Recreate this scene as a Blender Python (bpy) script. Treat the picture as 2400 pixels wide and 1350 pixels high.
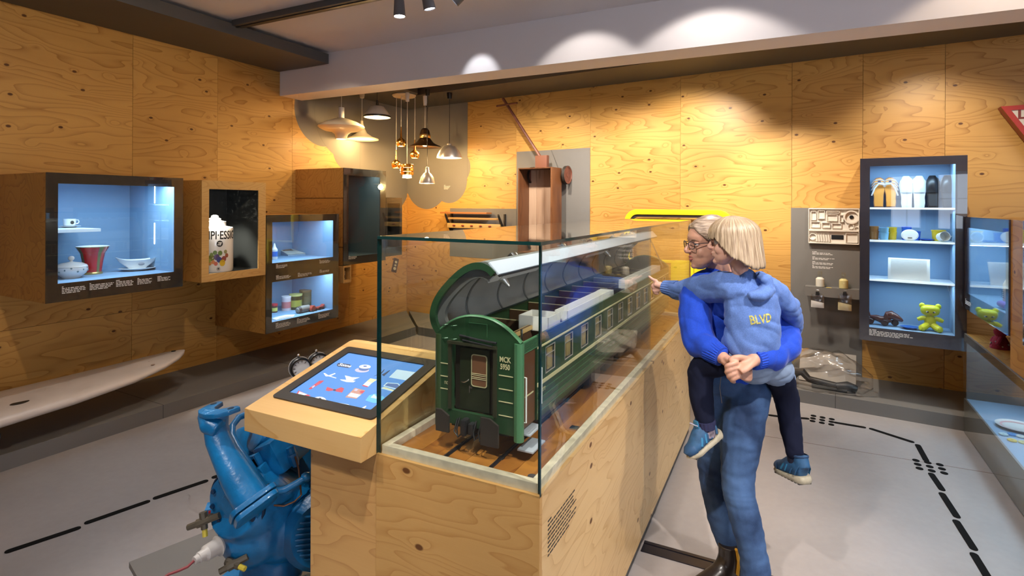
import bpy, bmesh, math, random
from mathutils import Vector, Matrix
random.seed(7)
for o in list(bpy.data.objects): bpy.data.objects.remove(o)
SC = bpy.context.scene
COL = SC.collection
R = math.radians
# ------------------------------------------------------------ camera
F_PX, CAM_H, ROLL = 1280.0, 1.65, R(0.26)
cam = bpy.data.objects.new('camera', bpy.data.cameras.new('camera'))
COL.objects.link(cam); SC.camera = cam
cam.data.sensor_width = 36.0; cam.data.lens = F_PX/2400*36.0
cam.data.shift_y = -195/2400.0; cam.data.clip_start = 0.05
cam.matrix_world = Matrix.Translation((0, 0, CAM_H)) @ Matrix.Rotation(R(90), 4, 'X') @ Matrix.Rotation(ROLL, 4, 'Z')
# ------------------------------------------------------------ world and exposure
W = bpy.data.worlds.new('world'); SC.world = W; W.use_nodes = True
W.node_tree.nodes['Background'].inputs[0].default_value = (0.9, 0.93, 1.0, 1)
W.node_tree.nodes['Background'].inputs[1].default_value = 0.05
vs = SC.view_settings
vs.view_transform = 'Standard'; vs.look = 'None'; vs.exposure = 0.25; vs.gamma = 1.0; vs.use_curve_mapping = False
SC.cycles.max_bounces = 6; SC.cycles.diffuse_bounces = 3; SC.cycles.transparent_max_bounces = 16; SC.cycles.glossy_bounces = 4; SC.cycles.use_adaptive_sampling = True; SC.cycles.adaptive_threshold = .08; SC.cycles.adaptive_min_samples = 14
SC.cycles.caustics_reflective = False; SC.cycles.caustics_refractive = False
SC.cycles.sample_clamp_indirect = 4.0
# ------------------------------------------------------------ ceiling spots of the room, with an added fill spot (position, aim, watts, cone, blend, colour)
WARM = (1.0, 0.80, 0.58); SOFT = (1.0, 0.90, 0.76); NEUT = (1.0, 0.93, 0.86); COOL = (0.92, 0.95, 1.0)
SPOTS = [
 # spots in front of the beam, aimed under it at the back wall: their cones draw the bright arcs on the beam
 ((-.464, 4.545, 3.10), (-.464+.44*2, 4.545+.898*2, 3.10-1.52), 7, 46, .3, COOL),
 ((.347, 3.925, 3.12), (.347+.44*2, 3.925+.898*2, 3.12-2.06), 11, 84, .3, NEUT),
 ((1.204, 3.505, 3.16), (1.204+.44*2, 3.505+.898*2, 3.16-2.90), 15, 104, .28, NEUT),
 ((2.74, 2.75, 3.16), (2.74+.44*2, 2.75+.898*2, 3.16-2.90), 12, 104, .28, WARM),
 # the visible head on the left
 ((-0.82, 3.95, 3.02), (-0.95, 4.0, 0), 60, 78, .7, COOL),
 # on the glass case and the visitors
 ((-0.35, 0.9, 3.12), (0.35, 2.3, 0.9), 150, 60, .7, NEUT),
 ((1.35, 0.5, 3.12), (0.65, 2.1, 0.6), 190, 58, .8, NEUT),
 ((2.3, 1.6, 3.12), (1.15, 2.4, 1.1), 90, 50, .8, NEUT),
 ((-1.4, 2.0, 3.12), (-0.75, 2.05, 0.8), 80, 62, .7, NEUT),
 ((-1.9, 0.5, 3.12), (-1.0, 2.05, 0.4), 90, 40, .9, NEUT),  # fill spot added to lift the dark lower side of the compressor
 ((1.3, 3.2, 3.12), (0.65, 3.0, 0.7), 80, 70, .8, NEUT),
 # floor washes
 ((2.4, 2.4, 3.12), (2.3, 2.6, 0), 55, 90, .9, NEUT),
 ((-2.0, 3.6, 3.12), (-1.9, 3.4, 0), 40, 100, .9, NEUT),
 ((-1.6, 0.2, 3.12), (-2.0, 1.8, 0), 50, 85, .9, NEUT),
 # behind the beam, washing the back wall
 ((0.02, 5.30, 2.98), (0.30, 6.8, 1.4), 135, 88, .9, SOFT),
 ((0.75, 4.95, 2.98), (1.0, 6.3, 1.4), 110, 92, .9, SOFT),
 ((1.45, 4.62, 2.98), (1.75, 5.85, 1.5), 160, 94, .7, SOFT),
 ((1.95, 4.40, 2.98), (2.75, 5.3, 0.9), 130, 70, .6, SOFT),
 ((3.0, 3.85, 2.98), (3.6, 4.7, 1.6), 60, 90, .9, SOFT),
 # left wall
 ((-1.2, 1.9, 3.12), (-3.3, 4.2, 1.7), 60, 75, .9, WARM),
 ((-1.5, 4.9, 3.12), (-2.4, 5.9, 1.2), 30, 90, .9, WARM),
 # right partition
 ((2.2, 1.4, 3.12), (3.2, 3.4, 0.6), 40, 80, .9, WARM),
]
for i, (p, a, w, ang, bl, c) in enumerate(SPOTS):
    l = bpy.data.lights.new('ceiling_spot', 'SPOT'); l.energy = w*1.25; l.spot_size = R(ang); l.spot_blend = bl
    l.color = c; l.shadow_soft_size = 0.035
    o = bpy.data.objects.new('ceiling_spot', l); COL.objects.link(o); o.location = p
    o.rotation_euler = (Vector(a)-Vector(p)).to_track_quat('-Z', 'Y').to_euler()

# daylight through the left rear windows, added fill light at the right-hand ones (the windows themselves are built with the room)
WINX = (-1.3, -.4, 2.6, 3.7, 4.8)  # left ones show as reflections, right ones are unseen and added for fill
for wx in WINX:
    l = bpy.data.lights.new('window_daylight_and_fill', 'AREA'); l.shape = 'RECTANGLE'; l.size = .56; l.size_y = 1.06; l.energy = 4 if wx < 1 else 38; l.color = (.80, .86, 1.0)
    o = bpy.data.objects.new('window_daylight_and_fill', l); COL.objects.link(o); o.location = (wx, -3.50, 1.75); o.rotation_euler = (R(90), 0, 0)
# ------------------------------------------------------------ frames of the place
def at(u, v, Y):
    dx, dz = (u-1200)/F_PX, -(v-480)/F_PX
    c, s = math.cos(ROLL), math.sin(ROLL)
    return Vector(((dx*c-dz*s)*Y, Y, CAM_H+(dx*s+dz*c)*Y))
class Frame:
    """local x to the right when facing the surface, y into it, z up"""
    def __init__(s, ox, oy, ang):
        s.o = Vector((ox, oy, 0)); s.a = ang
        s.x = Vector((math.cos(ang), math.sin(ang), 0)); s.y = Vector((-math.sin(ang), math.cos(ang), 0))
    def pt(s, x, y, z=0): return s.o+s.x*x+s.y*y+Vector((0, 0, z))
    def inv(s, P): d = Vector(P)-s.o; return Vector((d.dot(s.x), d.dot(s.y), P[2]))
    def onz(s, u, v, z):
        """local point where the photo point (u, v) lies at height z"""
        d = at(u, v, 1.0)-Vector((0, 0, CAM_H)); k = (z-CAM_H)/d.z; return s.inv(Vector((d.x*k, d.y*k, z)))
    def px(s, u, v, y=0.0):
        """local (x, z) of the photo point (u, v) on the plane at local depth y"""
        d = at(u, v, 1.0)-Vector((0, 0, CAM_H)); p0 = s.o+s.y*y
        Y = p0.dot(s.y)/d.dot(s.y); P = d*Y
        return ((P-p0).dot(s.x), P.z+CAM_H)
LW = Frame(-2.62, 5.92, math.atan2(.881, .473))      # left wall
BW = Frame(-1.529, 7.952, math.atan2(-.538, .843))   # back wall, x = 0 in the corner
PF = Frame(-.44, 1.787, math.atan2(-.446, .895))     # plinth, origin at its front left corner
RP = Frame(3.333, 4.02, math.atan2(-.881, -.473))    # right-hand partition, x = 0 at its far end
WF = Frame(0, 0, 0)                                  # the world

# ------------------------------------------------------------ mesh builder
class MB:
    def __init__(s): s.v = []; s.f = []; s.m = []
    def add(s, vs, fs, mi=0, mx=None):
        b = len(s.v)
        s.v += [tuple(mx @ Vector(p)) if mx else tuple(p) for p in vs]
        s.f += [[i+b for i in f] for f in fs]; s.m += [mi]*len(fs); return s
    def box(s, x0, x1, y0, y1, z0, z1, mi=0, mx=None):
        return s.add([(x0,y0,z0),(x1,y0,z0),(x1,y1,z0),(x0,y1,z0),(x0,y0,z1),(x1,y0,z1),(x1,y1,z1),(x0,y1,z1)],
            [(3,2,1,0),(4,5,6,7),(0,1,5,4),(1,2,6,5),(2,3,7,6),(3,0,4,7)], mi, mx)
    def cbox(s, c, d, mi=0, mx=None):
        return s.box(c[0]-d[0]/2, c[0]+d[0]/2, c[1]-d[1]/2, c[1]+d[1]/2, c[2]-d[2]/2, c[2]+d[2]/2, mi, mx)
    def rings(s, rs, mi=0, cap=True, mx=None, close=True):
        n = len(rs[0]); vs = [p for r in rs for p in r]; fs = []
        for i in range(len(rs)-1):
            for j in range(n if close else n-1):
                k = (j+1) % n
                fs.append((i*n+j, i*n+k, (i+1)*n+k, (i+1)*n+j))
        if cap: fs += [tuple(range(n))[::-1], tuple((len(rs)-1)*n+j for j in range(n))]
        return s.add(vs, fs, mi, mx)
    def tube(s, pts, rad, n=10, mi=0, cap=True, mx=None, up=None):
        """rad: number, list of numbers or list of (a, b) half axes; b lies along 'up'"""
        P = [Vector(p) for p in pts]; N = len(P)
        if not isinstance(rad, (list, tuple)): rad = [rad]*N
        rs = []; ref = Vector(up) if up else None
        for i in range(N):
            t = (P[min(i+1, N-1)]-P[max(i-1, 0)])
            t = t.normalized() if t.length > 1e-9 else Vector((0, 0, 1))
            if ref is None: ref = Vector((0, 0, 1)) if abs(t.z) < .9 else Vector((1, 0, 0))
            b = ref-t*ref.dot(t)
            if b.length < 1e-4: b = Vector((1, 0, 0))-t*t.x
            b.normalize(); a = b.cross(t).normalized()
            if not up: ref = b
            ra, rb = rad[i] if isinstance(rad[i], (list, tuple)) else (rad[i], rad[i])
            rs.append([P[i]+a*(ra*math.cos(2*math.pi*k/n))+b*(rb*math.sin(2*math.pi*k/n)) for k in range(n)])
        return s.rings(rs, mi, cap, mx)
    def lathe(s, prof, n=24, mi=0, mx=None, cap=False):
        rs = [[(r*math.cos(2*math.pi*k/n), r*math.sin(2*math.pi*k/n), z) for k in range(n)] for r, z in prof]
        return s.rings(rs, mi, cap, mx)
    def cyl(s, p0, p1, r0, r1=None, n=16, mi=0, mx=None):
        return s.tube([p0, p1], [r0, r0 if r1 is None else r1], n, mi, True, mx)
    def ell(s, c, r, n=16, m=10, mi=0, mx=None):
        rs = []
        for i in range(m+1):
            t = math.pi*i/m; q = max(math.sin(t), .01)
            rs.append([(c[0]+r[0]*q*math.cos(2*math.pi*k/n), c[1]+r[1]*q*math.sin(2*math.pi*k/n), c[2]-r[2]*math.cos(t)) for k in range(n)])
        return s.rings(rs, mi, True, mx)
    def prism(s, poly, d0, d1, mi=0, plane='xz', mx=None):
        """polygon (a, b) extruded between d0 and d1 along the third axis"""
        f = {'xz': lambda a, b, d: (a, d, b), 'xy': lambda a, b, d: (a, b, d), 'yz': lambda a, b, d: (d, a, b)}[plane]
        n = len(poly); vs = [f(a, b, d0) for a, b in poly]+[f(a, b, d1) for a, b in poly]
        return s.add(vs, [tuple(range(n)), tuple(range(2*n-1, n-1, -1))]+[((j+1) % n, j, n+j, n+(j+1) % n) for j in range(n)], mi, mx)
    def frame(s, x0, x1, z0, z1, w, y0, y1, mi=0, mx=None, wb=None):
        """flat rectangular frame in the xz plane; w border, wb bottom border"""
        wb = w if wb is None else wb
        s.box(x0, x0+w, y0, y1, z0, z1, mi, mx); s.box(x1-w, x1, y0, y1, z0, z1, mi, mx)
        s.box(x0+w, x1-w, y0, y1, z1-w, z1, mi, mx); return s.box(x0+w, x1-w, y0, y1, z0, z0+wb, mi, mx)
    def build(s, name, mats, parent=None, smooth=30, bevel=0, loc=None, rot=None, seg=2, fix=True):
        me = bpy.data.meshes.new(name); me.from_pydata(s.v, [], s.f)
        for i, p in enumerate(me.polygons): p.material_index = s.m[i]
        bm = bmesh.new(); bm.from_mesh(me)
        if fix: bmesh.ops.recalc_face_normals(bm, faces=bm.faces)
        if bevel:
            ed = [e for e in bm.edges if len(e.link_faces) == 2 and e.calc_face_angle(0) > R(25)]
            bmesh.ops.bevel(bm, geom=ed, offset=bevel, segments=seg, affect='EDGES', profile=.6, clamp_overlap=True)
        bm.to_mesh(me); bm.free()
        for mt in (mats if isinstance(mats, (list, tuple)) else [mats]): me.materials.append(mt)
        if smooth:
            me.polygons.foreach_set('use_smooth', [True]*len(me.polygons)); me.set_sharp_from_angle(angle=R(smooth))
        return link(name, me, parent, loc, rot)
def link(name, data, parent=None, loc=None, rot=None):
    o = bpy.data.objects.new(name, data); COL.objects.link(o)
    if parent: o.parent = parent
    if loc is not None: o.location = loc
    if rot is not None: o.rotation_euler = rot
    return o
def tag(o, label, cat, group=None, kind=None):
    o['label'] = label
    if cat: o['category'] = cat
    if group: o['group'] = group
    if kind: o['kind'] = kind
    return o
def thing(name, label, cat, fr=WF, x=0, y=0, z=0, rz=0, group=None):
    o = link(name, None); o.location = fr.pt(x, y, z); o.rotation_euler = (0, 0, fr.a+rz); o.empty_display_size = .05
    return tag(o, label, cat, group)
def structure(o): o['kind'] = 'structure'; return o
def copy_tree(o, parent=None):
    c = o.copy(); COL.objects.link(c)
    if parent: c.parent = parent
    for ch in [q for q in bpy.data.objects if q.parent == o]: copy_tree(ch, c)
    return c
def rrect(x0, x1, z0, z1, r, n=5):
    pts = []
    for cx, cz, a0 in ((x1-r, z1-r, 0), (x0+r, z1-r, 90), (x0+r, z0+r, 180), (x1-r, z0+r, 270)):
        for k in range(n+1):
            a = R(a0+90*k/n); pts.append((cx+r*math.cos(a), cz+r*math.sin(a)))
    return pts
def text_mesh(txt, size, font_extrude=0.0, bold=0.0, align='CENTER', res=3):
    cu = bpy.data.curves.new('t', 'FONT'); cu.body = txt; cu.size = size; cu.extrude = font_extrude
    cu.align_x = align; cu.resolution_u = res; cu.offset = bold
    ob = bpy.data.objects.new('t', cu); COL.objects.link(ob)
    bpy.context.view_layer.update()
    me = bpy.data.meshes.new_from_object(ob.evaluated_get(bpy.context.evaluated_depsgraph_get()))
    bpy.data.objects.remove(ob); return me
def text_obj(name, txt, size, mt, parent, loc, rot=(R(90), 0, 0), scale=(1, 1, 1), extrude=.0004, bold=0.0, align='CENTER'):
    me = text_mesh(txt, size, extrude, bold, align); me.materials.append(mt)
    o = link(name, me, parent, loc, rot); o.scale = scale; return o
def caption(parent, x, y, z, w, n, mt, h=.0052, gap=.0105, seed=0, name='caption'):
    """block of small unreadable print: rows of word-length marks in the xz plane, just proud of y"""
    rnd = random.Random(seed+int(x*1000)); m = MB()
    for r in range(n):
        cx, zz = x, z-r*gap; lim = w*(1 if r else .08)*(rnd.uniform(.55, 1) if r == n-1 else rnd.uniform(.8, 1))
        while cx < x+lim:
            L = min(rnd.uniform(.008, .032), x+w-cx)
            m.box(cx, cx+L, y-.0008, y, zz-h, zz); cx += L+.005
    return m.build(name, mt, parent, smooth=0)

# ------------------------------------------------------------ materials
def nodes(name):
    m = bpy.data.materials.new(name); m.use_nodes = True; nt = m.node_tree
    return m, nt, nt.nodes['Principled BSDF']
def nd(nt, typ, **kw):
    n = nt.nodes.new(typ)
    for k, v in kw.items():
        if k in n.inputs.keys() if isinstance(k, str) else False: n.inputs[k].default_value = v
        else: setattr(n, k, v)
    return n
def col4(c): return (c[0], c[1], c[2], 1)
def mat(name, c, rough=.5, metal=0.0, emit=None, estr=0.0, coat=0.0, noise=0.0, nscale=8.0, bump=0.0, bscale=60.0, sheen=0.0, alpha=1.0, spec=None, sss=0.0):
    m, nt, b = nodes(name)
    b.inputs['Base Color'].default_value = col4(c); b.inputs['Roughness'].default_value = rough; b.inputs['Metallic'].default_value = metal
    if emit: b.inputs['Emission Color'].default_value = col4(emit); b.inputs['Emission Strength'].default_value = estr
    if coat: b.inputs['Coat Weight'].default_value = coat; b.inputs['Coat Roughness'].default_value = .08
    if sheen: b.inputs['Sheen Weight'].default_value = sheen; b.inputs['Sheen Roughness'].default_value = .4
    if spec is not None: b.inputs['Specular IOR Level'].default_value = spec
    if sss: b.inputs['Subsurface Weight'].default_value = sss; b.inputs['Subsurface Radius'].default_value = (.012, .005, .003)
    if alpha < 1: b.inputs['Alpha'].default_value = alpha
    if noise or bump:
        tc = nd(nt, 'ShaderNodeTexCoord')
    if noise:
        nz = nd(nt, 'ShaderNodeTexNoise'); nz.inputs['Scale'].default_value = nscale; nz.inputs['Detail'].default_value = 5
        nt.links.new(tc.outputs['Object'], nz.inputs['Vector'])
        mx = nd(nt, 'ShaderNodeMix', data_type='RGBA'); cr = nd(nt, 'ShaderNodeMapRange'); cr.inputs[1].default_value = .3; cr.inputs[2].default_value = .7
        nt.links.new(nz.outputs['Fac'], cr.inputs[0]); nt.links.new(cr.outputs[0], mx.inputs['Factor'])
        mx.inputs['A'].default_value = col4([q*(1-noise) for q in c]); mx.inputs['B'].default_value = col4([min(q*(1+noise), 1) for q in c])
        nt.links.new(mx.outputs['Result'], b.inputs['Base Color'])
    if bump:
        n2 = nd(nt, 'ShaderNodeTexNoise'); n2.inputs['Scale'].default_value = bscale; n2.inputs['Detail'].default_value = 4
        nt.links.new(tc.outputs['Object'], n2.inputs['Vector'])
        bp = nd(nt, 'ShaderNodeBump'); bp.inputs['Strength'].default_value = bump; bp.inputs['Distance'].default_value = .01
        nt.links.new(n2.outputs['Fac'], bp.inputs['Height']); nt.links.new(bp.outputs['Normal'], b.inputs['Normal'])
    return m
def plywood(name, light, dark, rough=.42, axis=0, knots=4.2, rings=9.0, fine=.5, flat=1, nsc=2.6, lines=.62):
    """rotary-cut softwood veneer: contour lines of a stretched noise field bent round small dark knots"""
    m, nt, b = nodes(name); L = nt.links.new
    tc = nd(nt, 'ShaderNodeTexCoord'); oi = nd(nt, 'ShaderNodeObjectInfo')
    off = nd(nt, 'ShaderNodeVectorMath', operation='SCALE'); off.inputs[0].default_value = (31.7, 17.3, 53.1)
    L(oi.outputs['Random'], off.inputs['Scale'])
    ad = nd(nt, 'ShaderNodeVectorMath', operation='ADD'); L(tc.outputs['Object'], ad.inputs[0]); L(off.outputs[0], ad.inputs[1])
    sc = [1.0, 1.0, 1.0]; sc[axis] = .17
    st = nd(nt, 'ShaderNodeVectorMath', operation='MULTIPLY'); L(ad.outputs[0], st.inputs[0]); st.inputs[1].default_value = sc
    sx = nd(nt, 'ShaderNodeSeparateXYZ'); L(ad.outputs[0], sx.inputs[0]); kv = nd(nt, 'ShaderNodeCombineXYZ')
    ab = [k for k in (0, 1, 2) if k != flat]
    for slot, k in enumerate(ab):
        if k == axis:
            mu = nd(nt, 'ShaderNodeMath', operation='MULTIPLY'); mu.inputs[1].default_value = .62; L(sx.outputs[k], mu.inputs[0]); L(mu.outputs[0], kv.inputs[slot])
        else: L(sx.outputs[k], kv.inputs[slot])
    vo = nd(nt, 'ShaderNodeTexVoronoi', voronoi_dimensions='2D'); vo.inputs['Scale'].default_value = knots; vo.inputs['Randomness'].default_value = 1; L(kv.outputs[0], vo.inputs['Vector'])
    nz = nd(nt, 'ShaderNodeTexNoise'); nz.inputs['Scale'].default_value = nsc; nz.inputs['Detail'].default_value = 2.5; nz.inputs['Roughness'].default_value = .5; L(st.outputs[0], nz.inputs['Vector'])
    # field = noise + bump near a knot
    kr = nd(nt, 'ShaderNodeMapRange', interpolation_type='SMOOTHSTEP'); L(vo.outputs['Distance'], kr.inputs[0])
    for i, v in ((1, 0), (2, .2), (3, .045), (4, 0)): kr.inputs[i].default_value = v
    fa = nd(nt, 'ShaderNodeMath', operation='ADD'); L(nz.outputs['Fac'], fa.inputs[0]); L(kr.outputs[0], fa.inputs[1])
    fm = nd(nt, 'ShaderNodeMath', operation='MULTIPLY'); L(fa.outputs[0], fm.inputs[0]); fm.inputs[1].default_value = rings*3
    fr = nd(nt, 'ShaderNodeMath', operation='FRACT'); L(fm.outputs[0], fr.inputs[0])
    ln = nd(nt, 'ShaderNodeValToRGB'); L(fr.outputs[0], ln.inputs[0])
    e = ln.color_ramp.elements; e[0].position = 0; e[0].color = (0, 0, 0, 1); e[1].position = .62; e[1].color = (.12, .12, .12, 1)
    for p, v in ((.90, .6), (.965, 1.0), (1.0, 0.0)):
        q = ln.color_ramp.elements.new(p); q.color = (v, v, v, 1)
    # broad tone
    n3 = nd(nt, 'ShaderNodeTexNoise'); n3.inputs['Scale'].default_value = 1.1; n3.inputs['Detail'].default_value = 3; L(st.outputs[0], n3.inputs['Vector'])
    t3 = nd(nt, 'ShaderNodeMapRange'); L(n3.outputs['Fac'], t3.inputs[0])
    for i, v in ((1, .36), (2, .66), (3, 0), (4, .5)): t3.inputs[i].default_value = v
    # fine fibres
    sf = [160.0, 160.0, 160.0]; sf[axis] = 6.0
    fv = nd(nt, 'ShaderNodeVectorMath', operation='MULTIPLY'); L(ad.outputs[0], fv.inputs[0]); fv.inputs[1].default_value = sf
    n4 = nd(nt, 'ShaderNodeTexNoise'); n4.inputs['Scale'].default_value = 1; n4.inputs['Detail'].default_value = 2; L(fv.outputs[0], n4.inputs['Vector'])
    lf = nd(nt, 'ShaderNodeMath', operation='MULTIPLY'); L(ln.outputs[0], lf.inputs[0]); lf.inputs[1].default_value = lines
    s1 = nd(nt, 'ShaderNodeMath', operation='ADD'); L(lf.outputs[0], s1.inputs[0]); L(t3.outputs[0], s1.inputs[1])
    f4 = nd(nt, 'ShaderNodeMath', operation='MULTIPLY_ADD'); L(n4.outputs['Fac'], f4.inputs[0]); f4.inputs[1].default_value = .3*fine; L(s1.outputs[0], f4.inputs[2]); f4.use_clamp = True
    mx = nd(nt, 'ShaderNodeMix', data_type='RGBA'); L(f4.outputs[0], mx.inputs['Factor'])
    mx.inputs['A'].default_value = col4(light); mx.inputs['B'].default_value = col4(dark)
    # knots: only some cells
    kd = nd(nt, 'ShaderNodeMapRange', interpolation_type='SMOOTHSTEP'); L(vo.outputs['Distance'], kd.inputs[0])
    for i, v in ((1, .028), (2, .052), (3, 1), (4, 0)): kd.inputs[i].default_value = v
    sp = nd(nt, 'ShaderNodeSeparateColor'); L(vo.outputs['Color'], sp.inputs[0])
    gt = nd(nt, 'ShaderNodeMath', operation='GREATER_THAN'); L(sp.outputs[0], gt.inputs[0]); gt.inputs[1].default_value = .45
    km = nd(nt, 'ShaderNodeMath', operation='MULTIPLY'); L(kd.outputs[0], km.inputs[0]); L(gt.outputs[0], km.inputs[1])
    k2 = nd(nt, 'ShaderNodeMix', data_type='RGBA'); L(km.outputs[0], k2.inputs['Factor']); L(mx.outputs['Result'], k2.inputs['A'])
    k2.inputs['B'].default_value = (dark[0]*.3, dark[1]*.22, dark[2]*.2, 1)
    L(k2.outputs['Result'], b.inputs['Base Color']); b.inputs['Roughness'].default_value = rough
    return m
def glass_mat(name, tint=(.97, .995, .985), ior=1.5, rough=0.0, extra=0.0):
    """thin sheet of clear glass: Fresnel reflection over a straight see-through"""
    m, nt, b = nodes(name); nt.nodes.remove(b); L = nt.links.new; out = nt.nodes['Material Output']
    ge = nd(nt, 'ShaderNodeNewGeometry'); io = nd(nt, 'ShaderNodeMix', data_type='FLOAT'); L(ge.outputs['Backfacing'], io.inputs['Factor'])
    io.inputs['A'].default_value = ior; io.inputs['B'].default_value = 1/ior
    fr = nd(nt, 'ShaderNodeFresnel'); L(io.outputs['Result'], fr.inputs['IOR'])
    fac = fr.outputs[0]
    if extra:
        ex = nd(nt, 'ShaderNodeMath', operation='ADD'); L(fac, ex.inputs[0]); ex.inputs[1].default_value = extra; ex.use_clamp = True; fac = ex.outputs[0]
    tr = nd(nt, 'ShaderNodeBsdfTransparent'); tr.inputs[0].default_value = col4(tint)
    gl = nd(nt, 'ShaderNodeBsdfGlossy'); gl.inputs['Roughness'].default_value = rough; gl.inputs[0].default_value = (1, 1, 1, 1)
    mx = nd(nt, 'ShaderNodeMixShader'); L(fac, mx.inputs[0]); L(tr.outputs[0], mx.inputs[1]); L(gl.outputs[0], mx.inputs[2])
    L(mx.outputs[0], out.inputs[0]); return m
PLY = plywood('plywood_wall', (.64, .365, .100), (.34, .155, .030))
PLYL = plywood('plywood_pale', (.68, .42, .15), (.44, .22, .06), knots=4.2, nsc=4.0, lines=.45)
PLYC = plywood('plywood_case', (.54, .285, .07), (.29, .115, .022), rings=7)
PINE = plywood('pine_board', (.74, .48, .20), (.55, .30, .09), rings=6, knots=1.6, fine=.7)
OAK = plywood('case_floor_wood', (.42, .17, .03), (.24, .075, .012), rough=.3, axis=1, knots=.8, rings=5)
EDGEW = mat('plywood_edge', (.62, .42, .22), .55, noise=.18, nscale=40)
GREY = mat('grey_paint', (.155, .145, .135), .6, noise=.04, nscale=2)
GREYD = mat('dark_grey_paint', (.085, .080, .076), .55, noise=.06, nscale=2)
CLOUDG = mat('cloud_grey_paint', (.19, .175, .155), .65)
WHITEC = mat('ceiling_white', (.78, .73, .73), .8, noise=.02, nscale=1)
CASEF = mat('case_front_brown', (.030, .024, .026), .22, coat=.4)
CASEB = mat('case_front_violet', (.050, .042, .062), .25, coat=.4)
INNER = mat('case_lining_blue_grey', (.21, .33, .48), .7)
INNERD = mat('case_lining_dark', (.035, .038, .036), .35)
PRINTW = mat('print_white', (.75, .73, .70), .6)
PRINTK = mat('print_black', (.03, .028, .025), .6)
BLACK = mat('black_plastic', (.012, .012, .013), .35)
WHITEP = mat('white_porcelain', (.80, .80, .80), .12, coat=.5)
WHITEM = mat('white_plastic', (.74, .72, .69), .38)
STEEL = mat('polished_steel', (.62, .62, .63), .22, 1.0)
ALU = mat('spun_aluminium', (.74, .71, .68), .34, .7)
GLASS = glass_mat('clear_glass')
GEDGE = mat('glass_edge_green', (.006, .035, .032), .12, coat=.6)
LEDS = mat('led_strip', (.9, .95, 1), .5, emit=(.82, .92, 1), estr=9)
# ============================================================ the room
CEIL, SOF = 3.23, 3.03
# floor
fl = MB()
fl.box(-8, 8, -4.5, 9.5, -.12, 0)
FLOORM, nt, b = nodes('screed_floor'); L = nt.links.new
tc = nd(nt, 'ShaderNodeTexCoord'); n1 = nd(nt, 'ShaderNodeTexNoise'); n1.inputs['Scale'].default_value = 1.1; n1.inputs['Detail'].default_value = 7; n1.inputs['Roughness'].default_value = .6
L(tc.outputs['Object'], n1.inputs['Vector'])
n2 = nd(nt, 'ShaderNodeTexNoise'); n2.inputs['Scale'].default_value = 26; n2.inputs['Detail'].default_value = 4; L(tc.outputs['Object'], n2.inputs['Vector'])
ma = nd(nt, 'ShaderNodeMath', operation='MULTIPLY_ADD'); L(n2.outputs['Fac'], ma.inputs[0]); ma.inputs[1].default_value = .3; L(n1.outputs['Fac'], ma.inputs[2])
mr = nd(nt, 'ShaderNodeMapRange'); L(ma.outputs[0], mr.inputs[0])
for i, v in ((1, .4), (2, .95), (3, 0), (4, 1)): mr.inputs[i].default_value = v
mx = nd(nt, 'ShaderNodeMix', data_type='RGBA'); L(mr.outputs[0], mx.inputs['Factor']); mx.inputs['A'].default_value = (.27, .24, .228, 1); mx.inputs['B'].default_value = (.35, .315, .30, 1)
L(mx.outputs['Result'], b.inputs['Base Color']); b.inputs['Roughness'].default_value = .42
floor = structure(fl.build('floor', FLOORM, smooth=0))
# floor markings: inlaid dark dashes and dot groups, slightly proud of the screed
MARK = mat('floor_mark_black', (.006, .0055, .0055), .9, spec=.1)
def dash(u0, v0, u1, v1, w=.034):
    def fp(u, v):
        d = at(u, v, 1)-Vector((0, 0, CAM_H)); return Vector((d.x, d.y, 0))*(-CAM_H/d.z)
    a, b2 = fp(u0, v0), fp(u1, v1); d = b2-a; ln = d.length
    m = MB(); pts = []
    for k in range(9): q = R(90+180*k/8); pts.append((w/2*math.cos(q)+w/2, w/2*math.sin(q)))
    for k in range(9): q = R(-90+180*k/8); pts.append((ln-w/2+w/2*math.cos(q), w/2*math.sin(q)))
    m.prism(pts, .0, .003, plane='xy')
    o = m.build('floor_dash', MARK, floor, smooth=0); o.location = (a.x, a.y, 0); o.rotation_euler = (0, 0, math.atan2(d.y, d.x))
for q in ((10,1296,190,1236),(197,1228,352,1174),(358,1170,488,1126),(496,1121,620,1078),(1800,973,1830,977),(1862,979,1897,982),(1953,990,2030,1003),
          (2037,1004,2143,1038),(2150,1042,2172,1082),(2181,1109,2210,1151),(2206,1155,2245,1215),(2239,1219,2285,1291),(2280,1296,2322,1365)):
    dash(*q)
def dots(u, v, ang):
    d = at(u, v, 1)-Vector((0, 0, CAM_H)); c = Vector((d.x, d.y, 0))*(-CAM_H/d.z)
    for i in (-1, 0, 1):
        for j in (-1, 0, 1):
            m = MB(); m.cyl((0, 0, 0), (0, 0, .003), .020, n=16)
            o = m.build('floor_dot', MARK, floor, smooth=0)
            o.location = (c.x+.062*(i*math.cos(ang)-j*math.sin(ang)), c.y+.062*(i*math.sin(ang)+j*math.cos(ang)), 0)
dots(1927, 985, R(-32)); dots(2179, 1094, R(62))
# metal strip let into the floor beside the plinth, screed joint beyond it
m = MB(); m.box(0, .9, -.03, .03, 0, .004); m.box(0, .9, .036, .056, 0, .006)
o = m.build('floor_strip', mat('anodised_strip', (.035, .035, .05), .3, .8), floor, smooth=0); o.location = PF.pt(.585, 1.235, 0); o.rotation_euler = (0, 0, PF.a)
m = MB(); m.box(0, 2.1, -.004, .004, 0, .0012); o = m.build('screed_joint', mat('joint', (.25, .2, .18), .7), floor, smooth=0)
p0 = at(1782, 1020, 1)-Vector((0, 0, CAM_H)); p0 = p0*(-CAM_H/p0.z); o.location = (p0.x, p0.y, 0); p1 = at(2340, 1112, 1)-Vector((0, 0, CAM_H)); p1 = p1*(-CAM_H/p1.z)
o.rotation_euler = (0, 0, math.atan2(p1.y-p0.y, p1.x-p0.x))

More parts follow.
